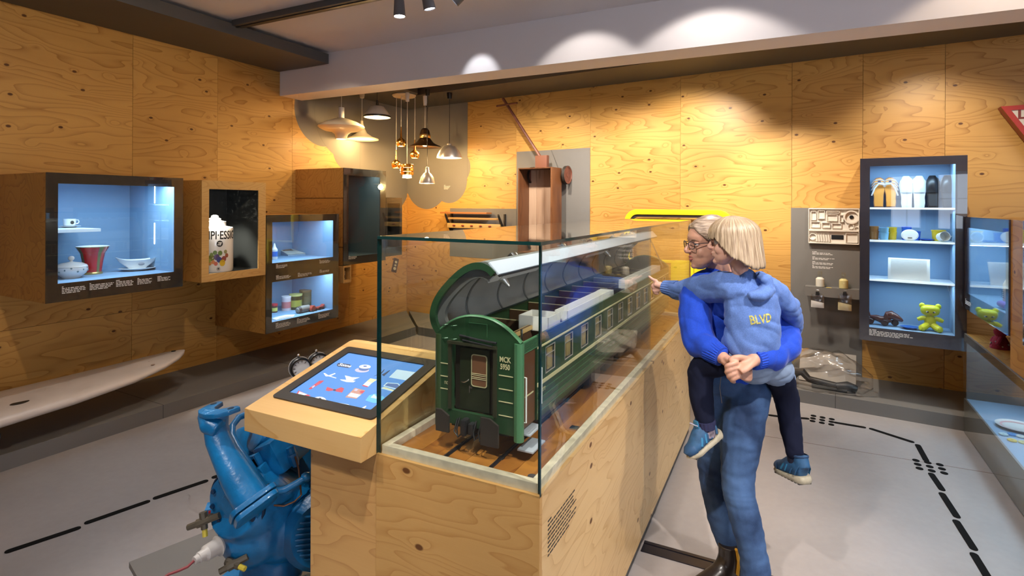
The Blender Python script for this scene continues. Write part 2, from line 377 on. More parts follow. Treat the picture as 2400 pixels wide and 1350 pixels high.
# walls: backing plus single plywood sheets
def wall(name, fr, x0, x1, xs, zs, gap=.0025, z1=3.3):
    w = MB(); w.box(x0, x1, .018, .12, 0, z1)
    wo = structure(w.build(name, mat(name+'_backing', (.12, .07, .02), .8), smooth=0)); wo.location = fr.o; wo.rotation_euler = (0, 0, fr.a)
    xs = sorted(set([x0]+[x for x in xs if x0 < x < x1]+[x1]))
    for i in range(len(xs)-1):
        for j in range(len(zs)-1):
            p = MB(); hx, hz = (xs[i+1]-xs[i])/2-gap/2, (zs[j+1]-zs[j])/2-gap/2
            p.box(-hx, hx, -.0005*(i % 2), .018, -hz, hz)
            p.build('plywood_panel', PLY, wo, smooth=0, loc=((xs[i]+xs[i+1])/2, 0, (zs[j]+zs[j+1])/2))
    return wo
wl = wall('wall_left', LW, -7.6, 2.307, [-6.8, -5.9, -5.0, -4.1, -3.2, -2.27, -1.378, -.607, .283, 1.17], [.0, .72, 3.12])
bx = [BW.px(u, 300)[0] for u in (1210, 1384, 1595, 1856, 2022, 2215)]
wb = wall('wall_back', BW, 0, 10.5, bx+[bx[-1]+1.0, bx[-1]+2.0, bx[-1]+3.2], [.0, 3.12])
# walls out of the picture: behind the camera and far right
FR = Frame(7.0, -3.6, math.pi)
wr = wall('wall_rear', FR, 0, 14.5, [1.6, 3.2, 4.8, 6.4, 8.0, 9.6, 11.2], [.0, 1.2, 3.12])
RR = Frame(6.9, 4.5, R(-90))
wg = wall('wall_right', RR, 0, 8.5, [1.3, 2.6, 3.9, 5.2, 6.5], [.0, 3.12])
# windows in the rear wall, the right-hand ones made up to carry fill light: frame, mullions, panes showing a bright sky
SKYP = mat('window_sky', (.6, .7, .9), .3, emit=(.72, .82, 1.0), estr=1.2); FRW = mat('window_frame_white', (.7, .7, .7), .4)
for k, wx in enumerate(WINX):
    m = MB(); m.frame(wx-.34, wx+.34, 1.16, 2.34, .05, -3.60, -3.53); wn = structure(m.build('window_%d' % (k+1), FRW, smooth=0))
    m = MB(); m.box(wx-.012, wx+.012, -3.585, -3.555, 1.21, 2.29); m.box(wx-.29, wx+.29, -3.585, -3.555, 1.80, 1.82); m.build('mullion', FRW, wn, smooth=0)
    for a, b2 in ((wx-.29, wx-.012), (wx+.012, wx+.29)):
        for c_, d_ in ((1.21, 1.80), (1.82, 2.29)):
            m = MB(); m.box(a, b2, -3.58, -3.575, c_, d_); m.build('pane', SKYP, wn, smooth=0)
# grey steps along the walls
def slab(name, fr, poly, z0, z1, mt, cuts=(), struct=True):
    m = MB(); m.prism(poly, z0, z1, plane='xy'); o = m.build(name, mt, smooth=0); o.location = fr.o; o.rotation_euler = (0, 0, fr.a)
    return structure(o)
def seams(o, xs, y0, y1, z0, z1, nm='step_joint'):
    jm = mat('joint_dark', (.03, .03, .03), .8)
    for x in xs:
        m = MB(); m.box(x-.0015, x+.0015, y0-.0008, y0, z0, z1); m.box(x-.0015, x+.0015, y0, y1, z1, z1+.0008); m.build(nm, jm, o, smooth=0)
st_l = slab('trim_1', LW, [(-7.6, -.78), (1.53, -.78), (1.60, -.70), (2.3, 0), (-7.6, 0)], 0, .104, GREY)
seams(st_l, [-4.9, -3.6, -2.75, -1.55, -.35, .85], -.78, 0, 0, .104)
st_b = slab('trim_2', BW, [(.05, 0), (.86, -.70), (6.215, -.70), (6.9, 0)], 0, .104, GREY)
seams(st_b, [1.6, 2.8, 4.0, 5.4], -.70, 0, 0, .104)
# ceiling, white downstand beam, dark soffits
m = MB(); m.box(-8, 8, -4.5, 9.5, CEIL, CEIL+.1); ceil = structure(m.build('ceiling', WHITEC, smooth=0))
BM = Frame(-2.565, 6.02, math.atan2(-.44, .898))
m = MB(); m.box(0, 9.5, 0, .30, 2.838, CEIL); beam = structure(m.build('trim_3', WHITEC, smooth=0)); beam.location = BM.o; beam.rotation_euler = (0, 0, BM.a)
so = slab('trim_4', LW, [(-7.6, -.76), (.10, -.76), (.10, 0), (-7.6, 0)], 3.10, 3.20, GREYD)
so2 = slab('trim_5', BW, [(.0, 0), (.83, -.71), (9.5, -.71), (9.5, 0)], SOF, 3.15, GREYD)
so3 = slab('trim_6', LW, [(.42, -.86), (1.45, -.86), (2.307, 0), (.42, 0)], SOF, 3.15, GREYD)
# grey painted fields on the walls (thin sheets)
def disc_union(name, fr, discs, rects, y, mt, parent, zmax):
    """outline of overlapping lobes: each lobe a thin disc, clipped at the ceiling"""
    for k, (cx, cz, r) in enumerate(discs):
        pts = [(cx+r*math.cos(2*math.pi*i/64), min(zmax, cz+r*math.sin(2*math.pi*i/64))) for i in range(64)]
        mm = MB(); mm.prism(pts, y-.0006-.0002*k, y); mm.build(name, mt, parent, smooth=0)
    for k, (x0, x1, z0, z1) in enumerate(rects):
        mm = MB(); mm.box(x0, x1, y-.0021-.0002*k, y, z0, z1); mm.build(name, mt, parent, smooth=0)
def lobeL(u, v, du):
    x, z = LW.px(u, v); x2, _ = LW.px(u+du, v); return (x, z, abs(x2-x))
def lobeB(u, v, dv):
    x, z = BW.px(u, v); _, z2 = BW.px(u, v+dv); return (x, z, abs(z2-z))
lx = lambda u, v: LW.px(u, v)
disc_union('cloud_lobe', LW, [lobeL(757, 262, 60), lobeL(816, 352, 34), (1.55, 2.55, .62), (1.95, 1.95, .40), (1.15, 2.75, .55)], [(.75, 2.305, 2.6, 3.03), (1.35, 2.305, 2.0, 3.03)], 0, CLOUDG, wl, 3.03)
b1 = BW.px(1096, 300)[0]
disc_union('cloud_lobe', BW, [lobeB(1072, 393, 38), lobeB(1053, 424, 52), lobeB(1000, 425, 65), lobeB(965, 395, 60)], [(.002, b1, 2.0, 3.03)], 0, CLOUDG, wb, 3.03)
def field(u0, v0, u1, v1, zb=None):
    x0, z0 = BW.px(u0, v0); x1, _ = BW.px(u1, v1); z1 = BW.px(u0, v1)[1] if zb is None else zb
    mm = MB(); mm.box(x0, x1, -.003, 0, z1, z0); return mm.build('painted_field', GREY, wb, smooth=0), x0, x1, z0
field(1055, 488, 1211, 600); field(1211, 356, 1382, 640); field(1854, 487, 2020, 900, .104)
# lighting track on the ceiling
m = MB(); m.box(0, 6.0, -.045, .045, CEIL-.05, CEIL); m.box(0, 6.0, -.012, .012, CEIL-.056, CEIL-.05, 1)
tr = m.build('lighting_track', [GREYD, BLACK], smooth=0); tr.location = (-2.40, 4.74, 0); tr.rotation_euler = (0, 0, BM.a)
tag(tr, 'dark grey lighting track running across the white ceiling', 'light track')
# ============================================================ plinth, glass hood
PW, PL, PH, GT = .582, 2.75, .834, 1.546
pl = thing('display_plinth', 'long plywood plinth carrying the glass hood and the green railway carriage', 'plinth', PF)
m = MB(); m.box(0, PW, .0, .018, .045, PH); m.build('front_panel', PLYL, pl, smooth=0)
for i, (a, b2) in enumerate(((.018, 1.25), (1.253, PL))):
    m = MB(); m.box(-.009, .009, -(b2-a)/2, (b2-a)/2, -.3945, .3945)
    PLYY = PLYL if i else None
    o = m.build('side_panel', None, pl, smooth=0, loc=(PW-.009, (a+b2)/2, .4395))
    o.data.materials.clear(); o.data.materials.append(plywood('plywood_side_%d' % i, (.76, .52, .25), (.50, .28, .10), axis=1, knots=4.6, flat=0, nsc=3.6, lines=.5))
    o2 = link('side_panel', o.data, pl, (.009, (a+b2)/2, .4395))
m = MB(); m.box(0, PW, PL-.018, PL, .045, PH); m.build('back_panel', PLYL, pl, smooth=0)
m = MB(); m.box(.012, PW-.008, .012, PL-.012, 0, .05); m.build('skirting', BLACK, pl, smooth=0)
m = MB(); m.frame(0, PW, 0, PL, .028, PH, PH+.001); m = MB()
for a in ((0.012, PW-.012, .012, .037), (.012, PW-.012, PL-.037, PL-.012), (.012, .037, .037, PL-.037), (PW-.037, PW-.012, .037, PL-.037)):
    m.box(a[0], a[1], a[2], a[3], PH-.02, PH+.028)
m.build('rim', mat('limed_rim', (.72, .62, .45), .5, noise=.15, nscale=30), pl, smooth=0, bevel=.002)
for k in range(6):
    x0 = .037+k*(PW-.074)/6; m = MB(); m.box(x0+.0006, x0+(PW-.074)/6-.0006, .037, PL-.037, PH-.02, PH+.004)
    m.build('floor_plank', OAK, pl, smooth=0)
for x, y in ((PW-.062, .085), (.06, .30)):
    m = MB(); m.cyl((x, y, PH+.004), (x, y, PH+.007), .013, n=20); m.build('floor_plug', STEEL, pl)
m = MB(); m.box(PW-.085, PW-.055, .46, .49, PH+.004, PH+.010); m.build('floor_hinge', STEEL, pl, bevel=.002)
# caption printed on the long side
cp = caption(pl, 0, 0, 0, .24, 9, PRINTK, h=.0042, gap=.0125); cp.location = (PW+.0003, .06, .735); cp.rotation_euler = (0, 0, R(90))
gh = thing('glass_hood', 'large clear glass hood with green edges over the model carriage', 'glass hood', PF, z=PH)
H = GT-PH; g = .010
def pane(name, par, x0, x1, y0, y1, z0, z1, thin):
    m = MB(); m.box(x0, x1, y0, y1, z0, z1)
    ax = {'x': (3, 5), 'y': (2, 4), 'z': (0, 1)}[thin]
    for i in range(6): m.m[i] = 0 if i in ax else 1
    return m.build(name, [GLASS, GEDGE], par, smooth=0)
pane('front_pane', gh, 0, PW, 0, g, -.006, H-g, 'y'); pane('back_pane', gh, 0, PW, PL-g, PL, -.006, H-g, 'y')
pane('side_pane', gh, PW-g, PW, g, PL-g, -.006, H-g, 'x'); pane('side_pane', gh, 0, g, g, PL-g, -.006, H-g, 'x')
pane('top_pane', gh, 0, PW, 0, PL, H-g, H, 'z')
# ============================================================ touch-screen desk
kd = thing('touch_screen_desk', 'slanted pine desk with a black-framed touch screen, fixed to the plinth', 'desk', PF, y=-.072)
KW, KD = .545, .60; sl = .236
m = MB()
zf = lambda y: .913+sl*min(y, .53)
m.prism([(0, .832), (0, .913), (.53, zf(.53)), (.56, zf(.53)), (KD, zf(.53)-.01), (KD, .832)], -KW, -.001, plane='yz')
m.build('desk_top', PINE, kd, smooth=0, bevel=.0015)
m = MB(); m.box(-.294, -.001, .073, .42, .0, .832); m.build('desk_post', plywood('plywood_post', (.66, .39, .14), (.42, .20, .06), nsc=4.0, lines=.5), kd, smooth=0, bevel=.001)
# black bezel and screen in the plane of the slope
tilt = math.atan(sl)
scr = link('screen_frame_holder', None, kd)  # replaced below by the bezel itself
bpy.data.objects.remove(scr)
BX0, BX1, BY0, BY1 = -.505, -.026, .085, .492
mt4 = Matrix.Translation((0, 0, .913)) @ Matrix.Rotation(tilt, 4, 'X')
ol = rrect(BX0, BX1, BY0, BY1, .016); il = rrect(BX0+.043, BX1-.043, BY0+.043, BY1-.043, .006)
m = MB(); n = len(ol); vs = [(x, y, 0.0005) for x, y in ol]+[(x, y, .006) for x, y in ol]+[(x, y, .006) for x, y in il]+[(x, y, -.004) for x, y in il]
fs = []
for r in range(3):
    for j in range(n): k = (j+1) % n; fs.append((r*n+j, r*n+k, (r+1)*n+k, (r+1)*n+j))
m.add(vs, fs); bez = m.build('bezel', mat('bezel_black', (.022, .020, .019), .38), kd, smooth=0, bevel=0)
bez.matrix_local = mt4
SCRN, nt, b = nodes('lit_screen_blue'); b.inputs['Base Color'].default_value = (.02, .03, .05, 1); b.inputs['Emission Color'].default_value = (.11, .27, .62, 1); b.inputs['Emission Strength'].default_value = 1.25; b.inputs['Roughness'].default_value = .12
m = MB(); sx0, sx1, sy0, sy1 = BX0+.043, BX1-.043, BY0+.043, BY1-.043
m.box(sx0, sx1, sy0, sy1, .0006, .0012); sc_o = m.build('screen', SCRN, bez, smooth=0)
# pictures shown on the screen: flat lit shapes lying on it
def icon_m(n, c, s=1.0): return mat('screen_'+n, (.05, .05, .05), .4, emit=c, estr=s)
I_W = icon_m('white', (.85, .88, .92)); I_P = icon_m('pale', (.62, .80, .93)); I_R = icon_m('red', (.62, .05, .10)); I_O = icon_m('orange', (.85, .30, .10)); I_K = icon_m('navy', (.01, .035, .11))
I_Y = icon_m('yellow', (.85, .80, .45)); I_C = icon_m('cyan', (.12, .55, .85)); I_L = icon_m('lilac', (.62, .58, .72)); I_D = icon_m('shade', (.07, .17, .45)); I_T = icon_m('tan', (.60, .30, .24))
iKD = (Matrix.Translation(PF.pt(0, -.072, 0)) @ Matrix.Rotation(PF.a, 4, 'Z') @ mt4).inverted()
def sxy(u, v):
    c = iKD @ Vector((0, 0, CAM_H)); d = iKD.to_3x3() @ (at(u, v, 1)-Vector((0, 0, CAM_H))); k = (.0014-c.z)/d.z
    return (c.x+d.x*k, c.y+d.y*k)
def icon(name, parts, lift=0):
    m = MB(); mats = []
    for i, (mt_, poly) in enumerate(parts):
        if mt_ not in mats: mats.append(mt_)
        q = [sxy(620+a/6, 800+b/6) for a, b in poly]
        m.prism(q, .0012, .0015+.00025*i, mats.index(mt_), 'xy')
    return m.build(name, mats, bez, smooth=0)
def elp(cx, cy, rx, ry, n=20): return [(cx+rx*math.cos(2*math.pi*k/n), cy+ry*math.sin(2*math.pi*k/n)) for k in range(n)]
icon('screen_icon', [(I_K, [(1030,310),(1050,303),(1200,325),(1216,342),(1200,372),(1170,374),(1030,352),(1014,335)])])
icon('screen_icon', [(I_L, elp(1370,405,100,32)), (I_D, elp(1395,388,72,28)), (I_W, elp(1412,358,82,28)), (I_D, elp(1415,352,26,9))])
icon('screen_icon', [(I_W, [(828,448),(850,446),(900,478),(990,445),(1000,455),(930,487),(1010,512),(1005,522),(905,492),(860,492)])])
icon('screen_icon', [(I_W, [(1060,535),(1150,540),(1130,480),(1190,492),(1230,505),(1338,508),(1290,525),(1240,548),(1280,556),(1250,576),(1150,572),(1080,550)])])
icon('screen_icon', [(I_K, [(1535,490),(1640,440),(1680,395),(1690,398),(1650,450),(1600,470)]), (I_K, [(1650,470),(1760,405),(1766,410),(1680,490)])])
icon('screen_icon', [(I_P, [(1862,395),(2138,437),(2005,552),(1750,506)])])
icon('screen_icon', [(I_R, [(1370,625),(1385,612),(1460,635),(1445,645)]), (I_W, [(1385,612),(1440,562),(1510,585),(1460,635)]), (I_Y, [(1440,562),(1490,522),(1580,540),(1510,585)])])
icon('screen_icon', [(I_P, [(1632,660),(1680,640),(1845,690),(1822,712)]), (I_Y, [(1650,655),(1690,643),(1835,688),(1815,700)]), (I_P, [(1670,628),(1720,580),(1880,592),(1912,625),(1865,680)]), (I_D, [(1690,624),(1730,592),(1870,602),(1893,627),(1852,664)])])
icon('screen_icon', [(I_R, [(618,672),(640,650),(770,556),(838,550),(800,585),(690,650),(650,675)]), (I_L, [(660,645),(700,618),(715,625),(680,655)])])
icon('screen_icon', [(I_R, [(860,690),(880,640),(960,668),(990,680),(1080,645),(1120,665),(1090,720),(1010,705),(970,690),(900,700)]), (I_K, elp(985,685,22,12))])
icon('screen_icon', [(I_T, [(1135,785),(1270,655),(1418,690),(1290,808)]), (I_W, [(1165,770),(1215,722),(1355,752),(1300,795)]), (I_R, [(1330,712),(1370,695),(1410,700),(1375,735)]), (I_L, [(1255,690),(1285,668),(1320,678),(1290,700)])])
icon('screen_icon', [(I_C, [(1420,830),(1470,760),(1560,735),(1590,770),(1670,770),(1690,800),(1640,860),(1530,866)]), (I_P, [(1490,790),(1540,745),(1580,785),(1640,790),(1600,815)])])
icon('screen_icon', [(I_R, [(395,812),(480,692),(590,742),(650,760),(620,772),(540,770),(420,818)]), (I_W, [(440,800),(490,705),(600,745),(540,765)]), (I_R, [(480,770),(510,745),(535,762)])])
icon('screen_icon', [(I_W, elp(770,830,98,52)), (I_O, [(680,860),(690,838),(760,845),(850,835),(830,870),(760,884),(700,880)]), (I_K, [(745,835),(770,795),(800,800),(785,838)])])
icon('screen_icon', [(I_T, [(925,885),(960,880),(1170,930),(1150,945)]), (I_W, [(970,852),(1190,890),(1180,920),(950,880)]), (I_C, [(990,862),(1188,900),(1182,908),(975,872)])])
icon('screen_icon', [(I_W, [(1260,1010),(1340,950),(1425,905),(1432,912),(1390,965),(1330,1030)]), (I_K, [(1335,985),(1375,960),(1380,965),(1345,990)])])
sx, sy = sxy(620+1115/6, 800+352/6)
text_obj('screen_text', 'Sonne', .026, I_W, bez, (sx, sy, .0018), rot=(0, 0, 0), extrude=.0002, bold=.0006)
# ============================================================ wall cases
def led_light(parent, x, y, z, sx, sy, watts, color=(.52, .76, 1.0), rot=(0, 0, 0)):
    l = bpy.data.lights.new('case_led', 'AREA'); l.shape = 'RECTANGLE'; l.size = sx; l.size_y = sy; l.energy = watts; l.color = color
    return link('case_led', l, parent, (x, y, z), rot)
def show_case(name, label, fr, x0, x1, z0, z1, dep, ops, front, side, lining, niche=.60, watts=4.0, color=(.52, .76, 1.0), glass=True, leds=True):
    """box fixed to the wall: plywood carcass, printed front with openings, lined niches"""
    c = thing(name, label, 'display case', fr, x0, 0, z0); w, h = x1-x0, z1-z0; y = -dep; t = .018
    m = MB(); m.box(0, t, y+.012, 0, 0, h); m.build('side_panel', side, c, smooth=0)
    m = MB(); m.box(w-t, w, y+.012, 0, 0, h); m.build('side_panel', side, c, smooth=0)
    m = MB(); m.box(t, w-t, y+.012, 0, h-t, h); m.build('top_panel', side, c, smooth=0)
    m = MB(); m.box(t, w-t, y+.012, 0, 0, t); m.build('bottom_panel', side, c, smooth=0)
    ops = [(a-x0, b-x0, p-z0, q-z0) for a, b, p, q in ops]
    m = MB(); a, b = ops[0][0], ops[0][1]
    m.box(0, a, y+.004, y+.012, 0, h); m.box(b, w, y+.004, y+.012, 0, h)
    zs = [0]+[v for o in sorted(ops, key=lambda q: q[2]) for v in (o[2], o[3])]+[h]
    for k in range(0, len(zs), 2): m.box(a, b, y+.004, y+.012, zs[k], zs[k+1])
    m.build('front_panel', front, c, smooth=0)
    for (a, b, p, q) in ops:
        m = MB(); e = .004
        yb = y+.012+niche
        qq = q+.036
        m.box(a-e, b+e, yb, yb+e, p-e, qq+e); m.box(a-e, a, y+.0125, yb, p-e, qq+e); m.box(b, b+e, y+.0125, yb, p-e, qq+e)
        m.box(a, b, y+.0125, yb, p-e, p); m.box(a, b, y+.0125, yb, qq, qq+e)
        m.build('niche_lining', lining, c, smooth=0)
        if leds:
            m = MB(); m.box(a+.02, b-.02, y+.014, y+.024, qq-.010, qq-.001); m.build('led_strip', LEDS, c, smooth=0)
        if watts: led_light(c, (a+b)/2, y+.075, qq-.004, (b-a)*.9, .08, watts, color, rot=(R(-6), 0, 0))
    if glass:
        m = MB(); m.box(0, w, y, y+.003, 0, h)
        m.build('glass_front', GLASS, c, smooth=0)
    return c
def boxpx(fr, dep, tl, br):
    x0, z1 = fr.px(*tl, -dep); x1, z0 = fr.px(*br, -dep); return x0, x1, z0, z1
DL = .75
# --- left wall
c1o = boxpx(LW, DL, (137, 430), (409, 637))
C1 = show_case('display_case', 'wide blue-lit wall case with porcelain and a red vase', LW, -2.276, -1.385, .99, 1.849, DL, [c1o], CASEF, PLYC, INNER, niche=.63, watts=9)
for zz in (.83, .50):
    m = MB(); q = c1o[1]+2.276; m.box(q-.003, q-.0005, -.48, -.472, zz-.17, zz); m.build('led_strip', LEDS, C1, smooth=0)  # glowing lines put in for LED reflections on the right side lining
for k, (u, v, w_, n_) in enumerate(((145, 672, .135, 5), (210, 664, .15, 5), (272, 657, .115, 5), (322, 652, .10, 5), (369, 648, .095, 4))):
    x, z = LW.px(u, v, -DL); caption(C1, x+2.276, -DL-.0003, z-.99, w_, n_, PRINTW, seed=k)
xs, zs = LW.px(208, 541, -.45); m = MB(); m.box(c1o[0]+2.276, xs+2.276, -.62, -.12, zs-.99, zs-.99+.022); m.build('shelf', mat('glass_shelf_white', (.62, .70, .80), .3), C1, smooth=0)
SHELF1 = zs+.022
c2o = boxpx(LW, DL, (491, 443), (606, 629))
C2 = show_case('display_case', 'light plywood-fronted wall case holding the vinegar jug', LW, -1.231, -.628, .998, 1.842, DL, [c2o], PLYL, PLYC, INNERD, niche=.45, watts=0, glass=False, leds=False)
c3a = boxpx(LW, DL, (639, 521), (782, 602)); c3b = boxpx(LW, DL, (637, 662), (780, 725))
c3b = (c3a[0], c3a[1], c3b[2], c3b[3])
C3 = show_case('display_case', 'two-tier blue-lit wall case with tins below and a booklet above', LW, -.622, .262, .45, 1.545, DL, [c3a, c3b], CASEF, PLYC, INNER, niche=.62, watts=5)
for k, (u, v, w_, n_) in enumerate(((647, 620, .13, 4), (749, 609, .14, 4), (647, 646, .18, 4), (698, 640, .17, 4), (749, 633, .14, 3), (646, 758, .18, 5), (696, 747, .16, 5), (746, 736, .15, 5))):
    x, z = LW.px(u, v, -DL); caption(C3, x+.622, -DL-.0003, z-.45, w_, n_, PRINTW, seed=k)
c4o = boxpx(LW, DL, (818, 411), (891, 594))
C4 = show_case('display_case', 'tall dark empty wall case at the corner, dimly lit', LW, .33, 1.0, .99, 2.04, DL, [c4o], CASEF, PLYC, mat('case_lining_teal', (.10, .15, .16), .6), niche=.55, watts=.8, color=(.8, .95, 1), leds=False)
x, z = LW.px(817, 600, -DL); caption(C4, x-.33, -DL-.0003, z-.99, .12, 4, PRINTW)
c5o = (1.03, 1.25, 1.13, 1.66)
C5 = show_case('display_case', 'narrow dark wall case furthest along the left wall', LW, 1.005, 1.295, 1.03, 1.73, DL, [c5o], CASEF, PLYC, INNERD, niche=.5, watts=0, leds=False)
# small plywood cubby under the tall case
cb = thing('plywood_cubby', 'small open plywood cubby below the tall dark case', 'cubby', LW, .33, 0, .80)
m = MB(); m.box(0, .012, -DL, 0, 0, .185); m.box(.10, .112, -DL, 0, 0, .185); m.box(.012, .10, -DL, 0, 0, .03); m.box(.012, .10, -DL, 0, .165, .185); m.box(.012, .10, -DL+.15, 0, .03, .165)
m.build('carcass', PLYL, cb, smooth=0)
pk = thing('printed_packet', 'tiny printed card packet standing in the plywood cubby', 'packet', LW, .36, -DL+.06, .831)
m = MB(); m.box(0, .06, 0, .02, 0, .09); m.build('sleeve', mat('packet_cream', (.6, .5, .35), .6), pk, bevel=.001)
m = MB(); m.box(.012, .05, -.001, 0, .012, .045); m.build('print', mat('packet_brown', (.15, .05, .03), .6), pk, smooth=0)
# card hanging below the narrow case
cd = thing('hanging_card', 'small tilted card with a cream pattern hanging behind the glass hood', 'card', LW, 1.16, -DL+.02, .83)
cd.rotation_euler = (0, R(18), LW.a)
m = MB(); m.prism(rrect(-.045, .045, 0, .17, .008), -.006, 0); m.build('card', mat('card_brown', (.12, .06, .04), .5), cd, smooth=0)
for zz, rr in ((.125, .022), (.085, .018), (.045, .026)):
    m = MB(); m.prism(elp(0, zz, rr, rr*.7, 12), -.0075, -.006); m.build('motif', mat('card_cream', (.7, .6, .4), .6), cd, smooth=0)
m = MB(); m.tube([(0, -.003, .168), (.0, -.003, .20)], .0012, 6); m.build('hook_wire', STEEL, cd)
# --- back wall tall case
DB = .65
b6 = boxpx(BW, DB, (2016, 371), (2264, 826)); b6 = (b6[0], BW.px(2268, 365, -DB)[0], .575, 2.035)
c6o = boxpx(BW, DB, (2039, 390), (2236, 790)); c6o = (c6o[0], BW.px(2240, 400, -DB)[0], BW.px(2036, 767, -DB)[1], c6o[3])
C6 = show_case('display_case', 'tall blue-lit wall case with shoes, cups, a toy dog and a yellow bear', BW, *b6, DB, [c6o], CASEB, PLYC, INNER, niche=.30, watts=3.5)
X6, Z6 = b6[0], b6[2]
x, z = BW.px(2037, 771, -DB); caption(C6, x-X6, -DB-.0003, z-Z6, .30, 5, PRINTW)
SH6 = []
for (u, v) in ((2038, 486), (2037, 562), (2036, 653)):
    z = BW.px(u, v, -DB+.03)[1]; SH6.append(z)
    m = MB(); m.box(c6o[0]-X6, c6o[1]-X6, -DB+.03, -DB+.31, z-Z6-.016, z-Z6); m.build('shelf', mat('white_shelf', (.72, .78, .85), .3), C6, smooth=0)
    m = MB(); m.box(c6o[0]-X6, c6o[1]-X6, -DB+.026, -DB+.03, z-Z6-.014, z-Z6-.002); m.build('led_strip', mat('led_edge', (.9, .95, 1), .5, emit=(.8, .92, 1), estr=.55), C6, smooth=0)
    led_light(C6, (c6o[0]+c6o[1])/2-X6, -DB+.10, z-Z6-.02, (c6o[1]-c6o[0])*.9, .08, 2.2, rot=(R(-10), 0, 0))
# --- right partition: upper case, low case, uprights
C7 = show_case('display_case', 'waist-high blue-lit case on the right with a white bottle', RP, .0, .976, .905, 1.577, 0, [(.06, .92, 1.02, 1.50)], CASEB, PLYC, INNER, niche=.42, watts=4)
for ch in [q for q in bpy.data.objects if q.parent == C7 and q.name.startswith(('side_panel', 'top_panel', 'bottom_panel'))]:
    ch.scale = (1, -.45/.012, 1)
    for vtx in ch.data.vertices: vtx.co.y = -.00034 if vtx.co.y > .006 else -.012
x, z = RP.px(2263, 706, 0); caption(C7, .03, -.0003, .075, .16, 4, PRINTW)
up = thing('case_upright', 'plywood upright between the two right-hand cases', 'panel', RP, .976, 0, .72)
m = MB(); m.box(0, .235, .012, .40, 0, .857); m.build('board', PLY, up, smooth=0)
C9 = show_case('display_case', 'blue-lit case cut off by the right edge of the picture', RP, 1.215, 2.2, .905, 1.577, 0, [(1.27, 2.14, 1.02, 1.50)], CASEB, PLYC, INNER, niche=.42, watts=3)
for ch in [q for q in bpy.data.objects if q.parent == C9 and q.name.startswith(('side_panel', 'top_panel', 'bottom_panel'))]:
    ch.scale = (1, -.45/.012, 1)
    for vtx in ch.data.vertices: vtx.co.y = -.00034 if vtx.co.y > .006 else -.012
lc = thing('low_case', 'low glass-fronted case at the right edge holding a notebook and a plate', 'display case', RP, 0, 0, 0)
GREYB = mat('case_base_grey', (.11, .10, .095), .5)
m = MB(); m.box(0, 3.2, 0, .012, 0, .243); m.build('base_board', GREYB, lc, smooth=0)
m = MB(); m.box(0, 3.2, 0, .012, .665, .72); m.build('top_band', GREYB, lc, smooth=0)
m = MB(); m.box(0, .012, .012, .70, 0, .70); m.build('end_panel', GREYB, lc, smooth=0)
m = MB(); m.box(.012, 3.2, .012, .70, .702, .72); m.build('top_board', PLY, lc, smooth=0)
m = MB(); m.box(.012, 3.2, .012, .62, .235, .243); m.box(.012, 3.2, .62, .63, .235, .70); m.build('niche_lining', INNER, lc, smooth=0)
m = MB(); m.box(0, 3.2, -.004, -.0005, 0, .72); m.build('glass_front', GLASS, lc, smooth=0)
m = MB(); m.box(.03, 3.1, .03, .04, .69, .70); m.build('led_strip', LEDS, lc, smooth=0)
led_light(lc, 1.2, .15, .69, 2.2, .1, 9, rot=(R(-12), 0, 0))
m = MB(); m.box(0, 3.2, .42, .44, .72, .905); m.build('rear_board', PLYC, lc, smooth=0)

# ============================================================ porcelain in the wide case
z1 = c1o[2]
def place(name, label, cat, fr, u, v, z, group=None, rz=0): 
    p = fr.onz(u, v, z); return thing(name, label, cat, fr, p.x, p.y, z, rz, group)
t = place('lidded_bowl', 'white flower-painted porcelain bowl with a knobbed lid', 'bowl', LW, 167, 651, z1)
m = MB(); m.lathe([(.0, .0), (.055, .0), (.06, .008), (.088, .035), (.098, .06), (.096, .078), (.09, .08)], 28); m.build('bowl', WHITEP, t)
m = MB(); m.lathe([(.097, .08), (.09, .092), (.06, .108), (.02, .114), (.008, .118), (.008, .126)], 28); lid = m.build('lid', WHITEP, t)
m = MB(); m.ell((0, 0, .140), (.019, .019, .018)); m.build('lid_knob', WHITEP, t)
DECO = mat('blue_green_decor', (.12, .20, .22), .3)
for k in range(16):
    a = 2*math.pi*k/16; m = MB(); m.ell((.0935*math.cos(a), .0935*math.sin(a), .05+.012*(k % 3)), (.007, .007, .007), 8, 5); m.build('painted_sprig', DECO, t)
t = place('trumpet_vase', 'red and gold porcelain vase with a flared rim', 'vase', LW, 217, 642, z1)
prof = [(.0, .002), (.062, .0), (.064, .010), (.056, .018), (.058, .03), (.066, .10), (.078, .16), (.104, .205), (.108, .21), (.104, .211), (.072, .16), (.052, .05), (.0, .03)]
m = MB(); m.lathe(prof, 40)
GOLD = mat('gold_band', (.62, .43, .16), .25, .8)
for i, f in enumerate(m.f):
    r = i//40; k = i % 40
    m.m[i] = 1 if r in (1, 2) or r == 7 else (2 if r > 7 else (3 if k % 10 in (0, 1) else 0))
m.build('vase_body', [mat('vase_red', (.52, .018, .012), .18, coat=.6), GOLD, WHITEP, mat('vase_green_gold', (.28, .25, .10), .3, .5)], t)
t = place('sauce_boat', 'white porcelain sauce boat on its fixed oval saucer', 'sauce boat', LW, 322, 634, z1)
t.rotation_euler = (0, 0, LW.a-R(20))
m = MB(); rs = []
for r, z, up in ((.04, .008, 0), (.055, .03, .0), (.085, .065, .004), (.108, .092, .014), (.100, .090, .014), (.06, .035, 0)):
    rs.append([((r*1.25)*math.cos(a)+(.012 if z > .06 else 0)*math.cos(a), r*.55*math.sin(a), z+up*(2*abs(math.cos(a))**3-.35)) for a in [2*math.pi*k/32 for k in range(32)]])
m.rings(rs); m.build('boat', WHITEP, t, smooth=60)
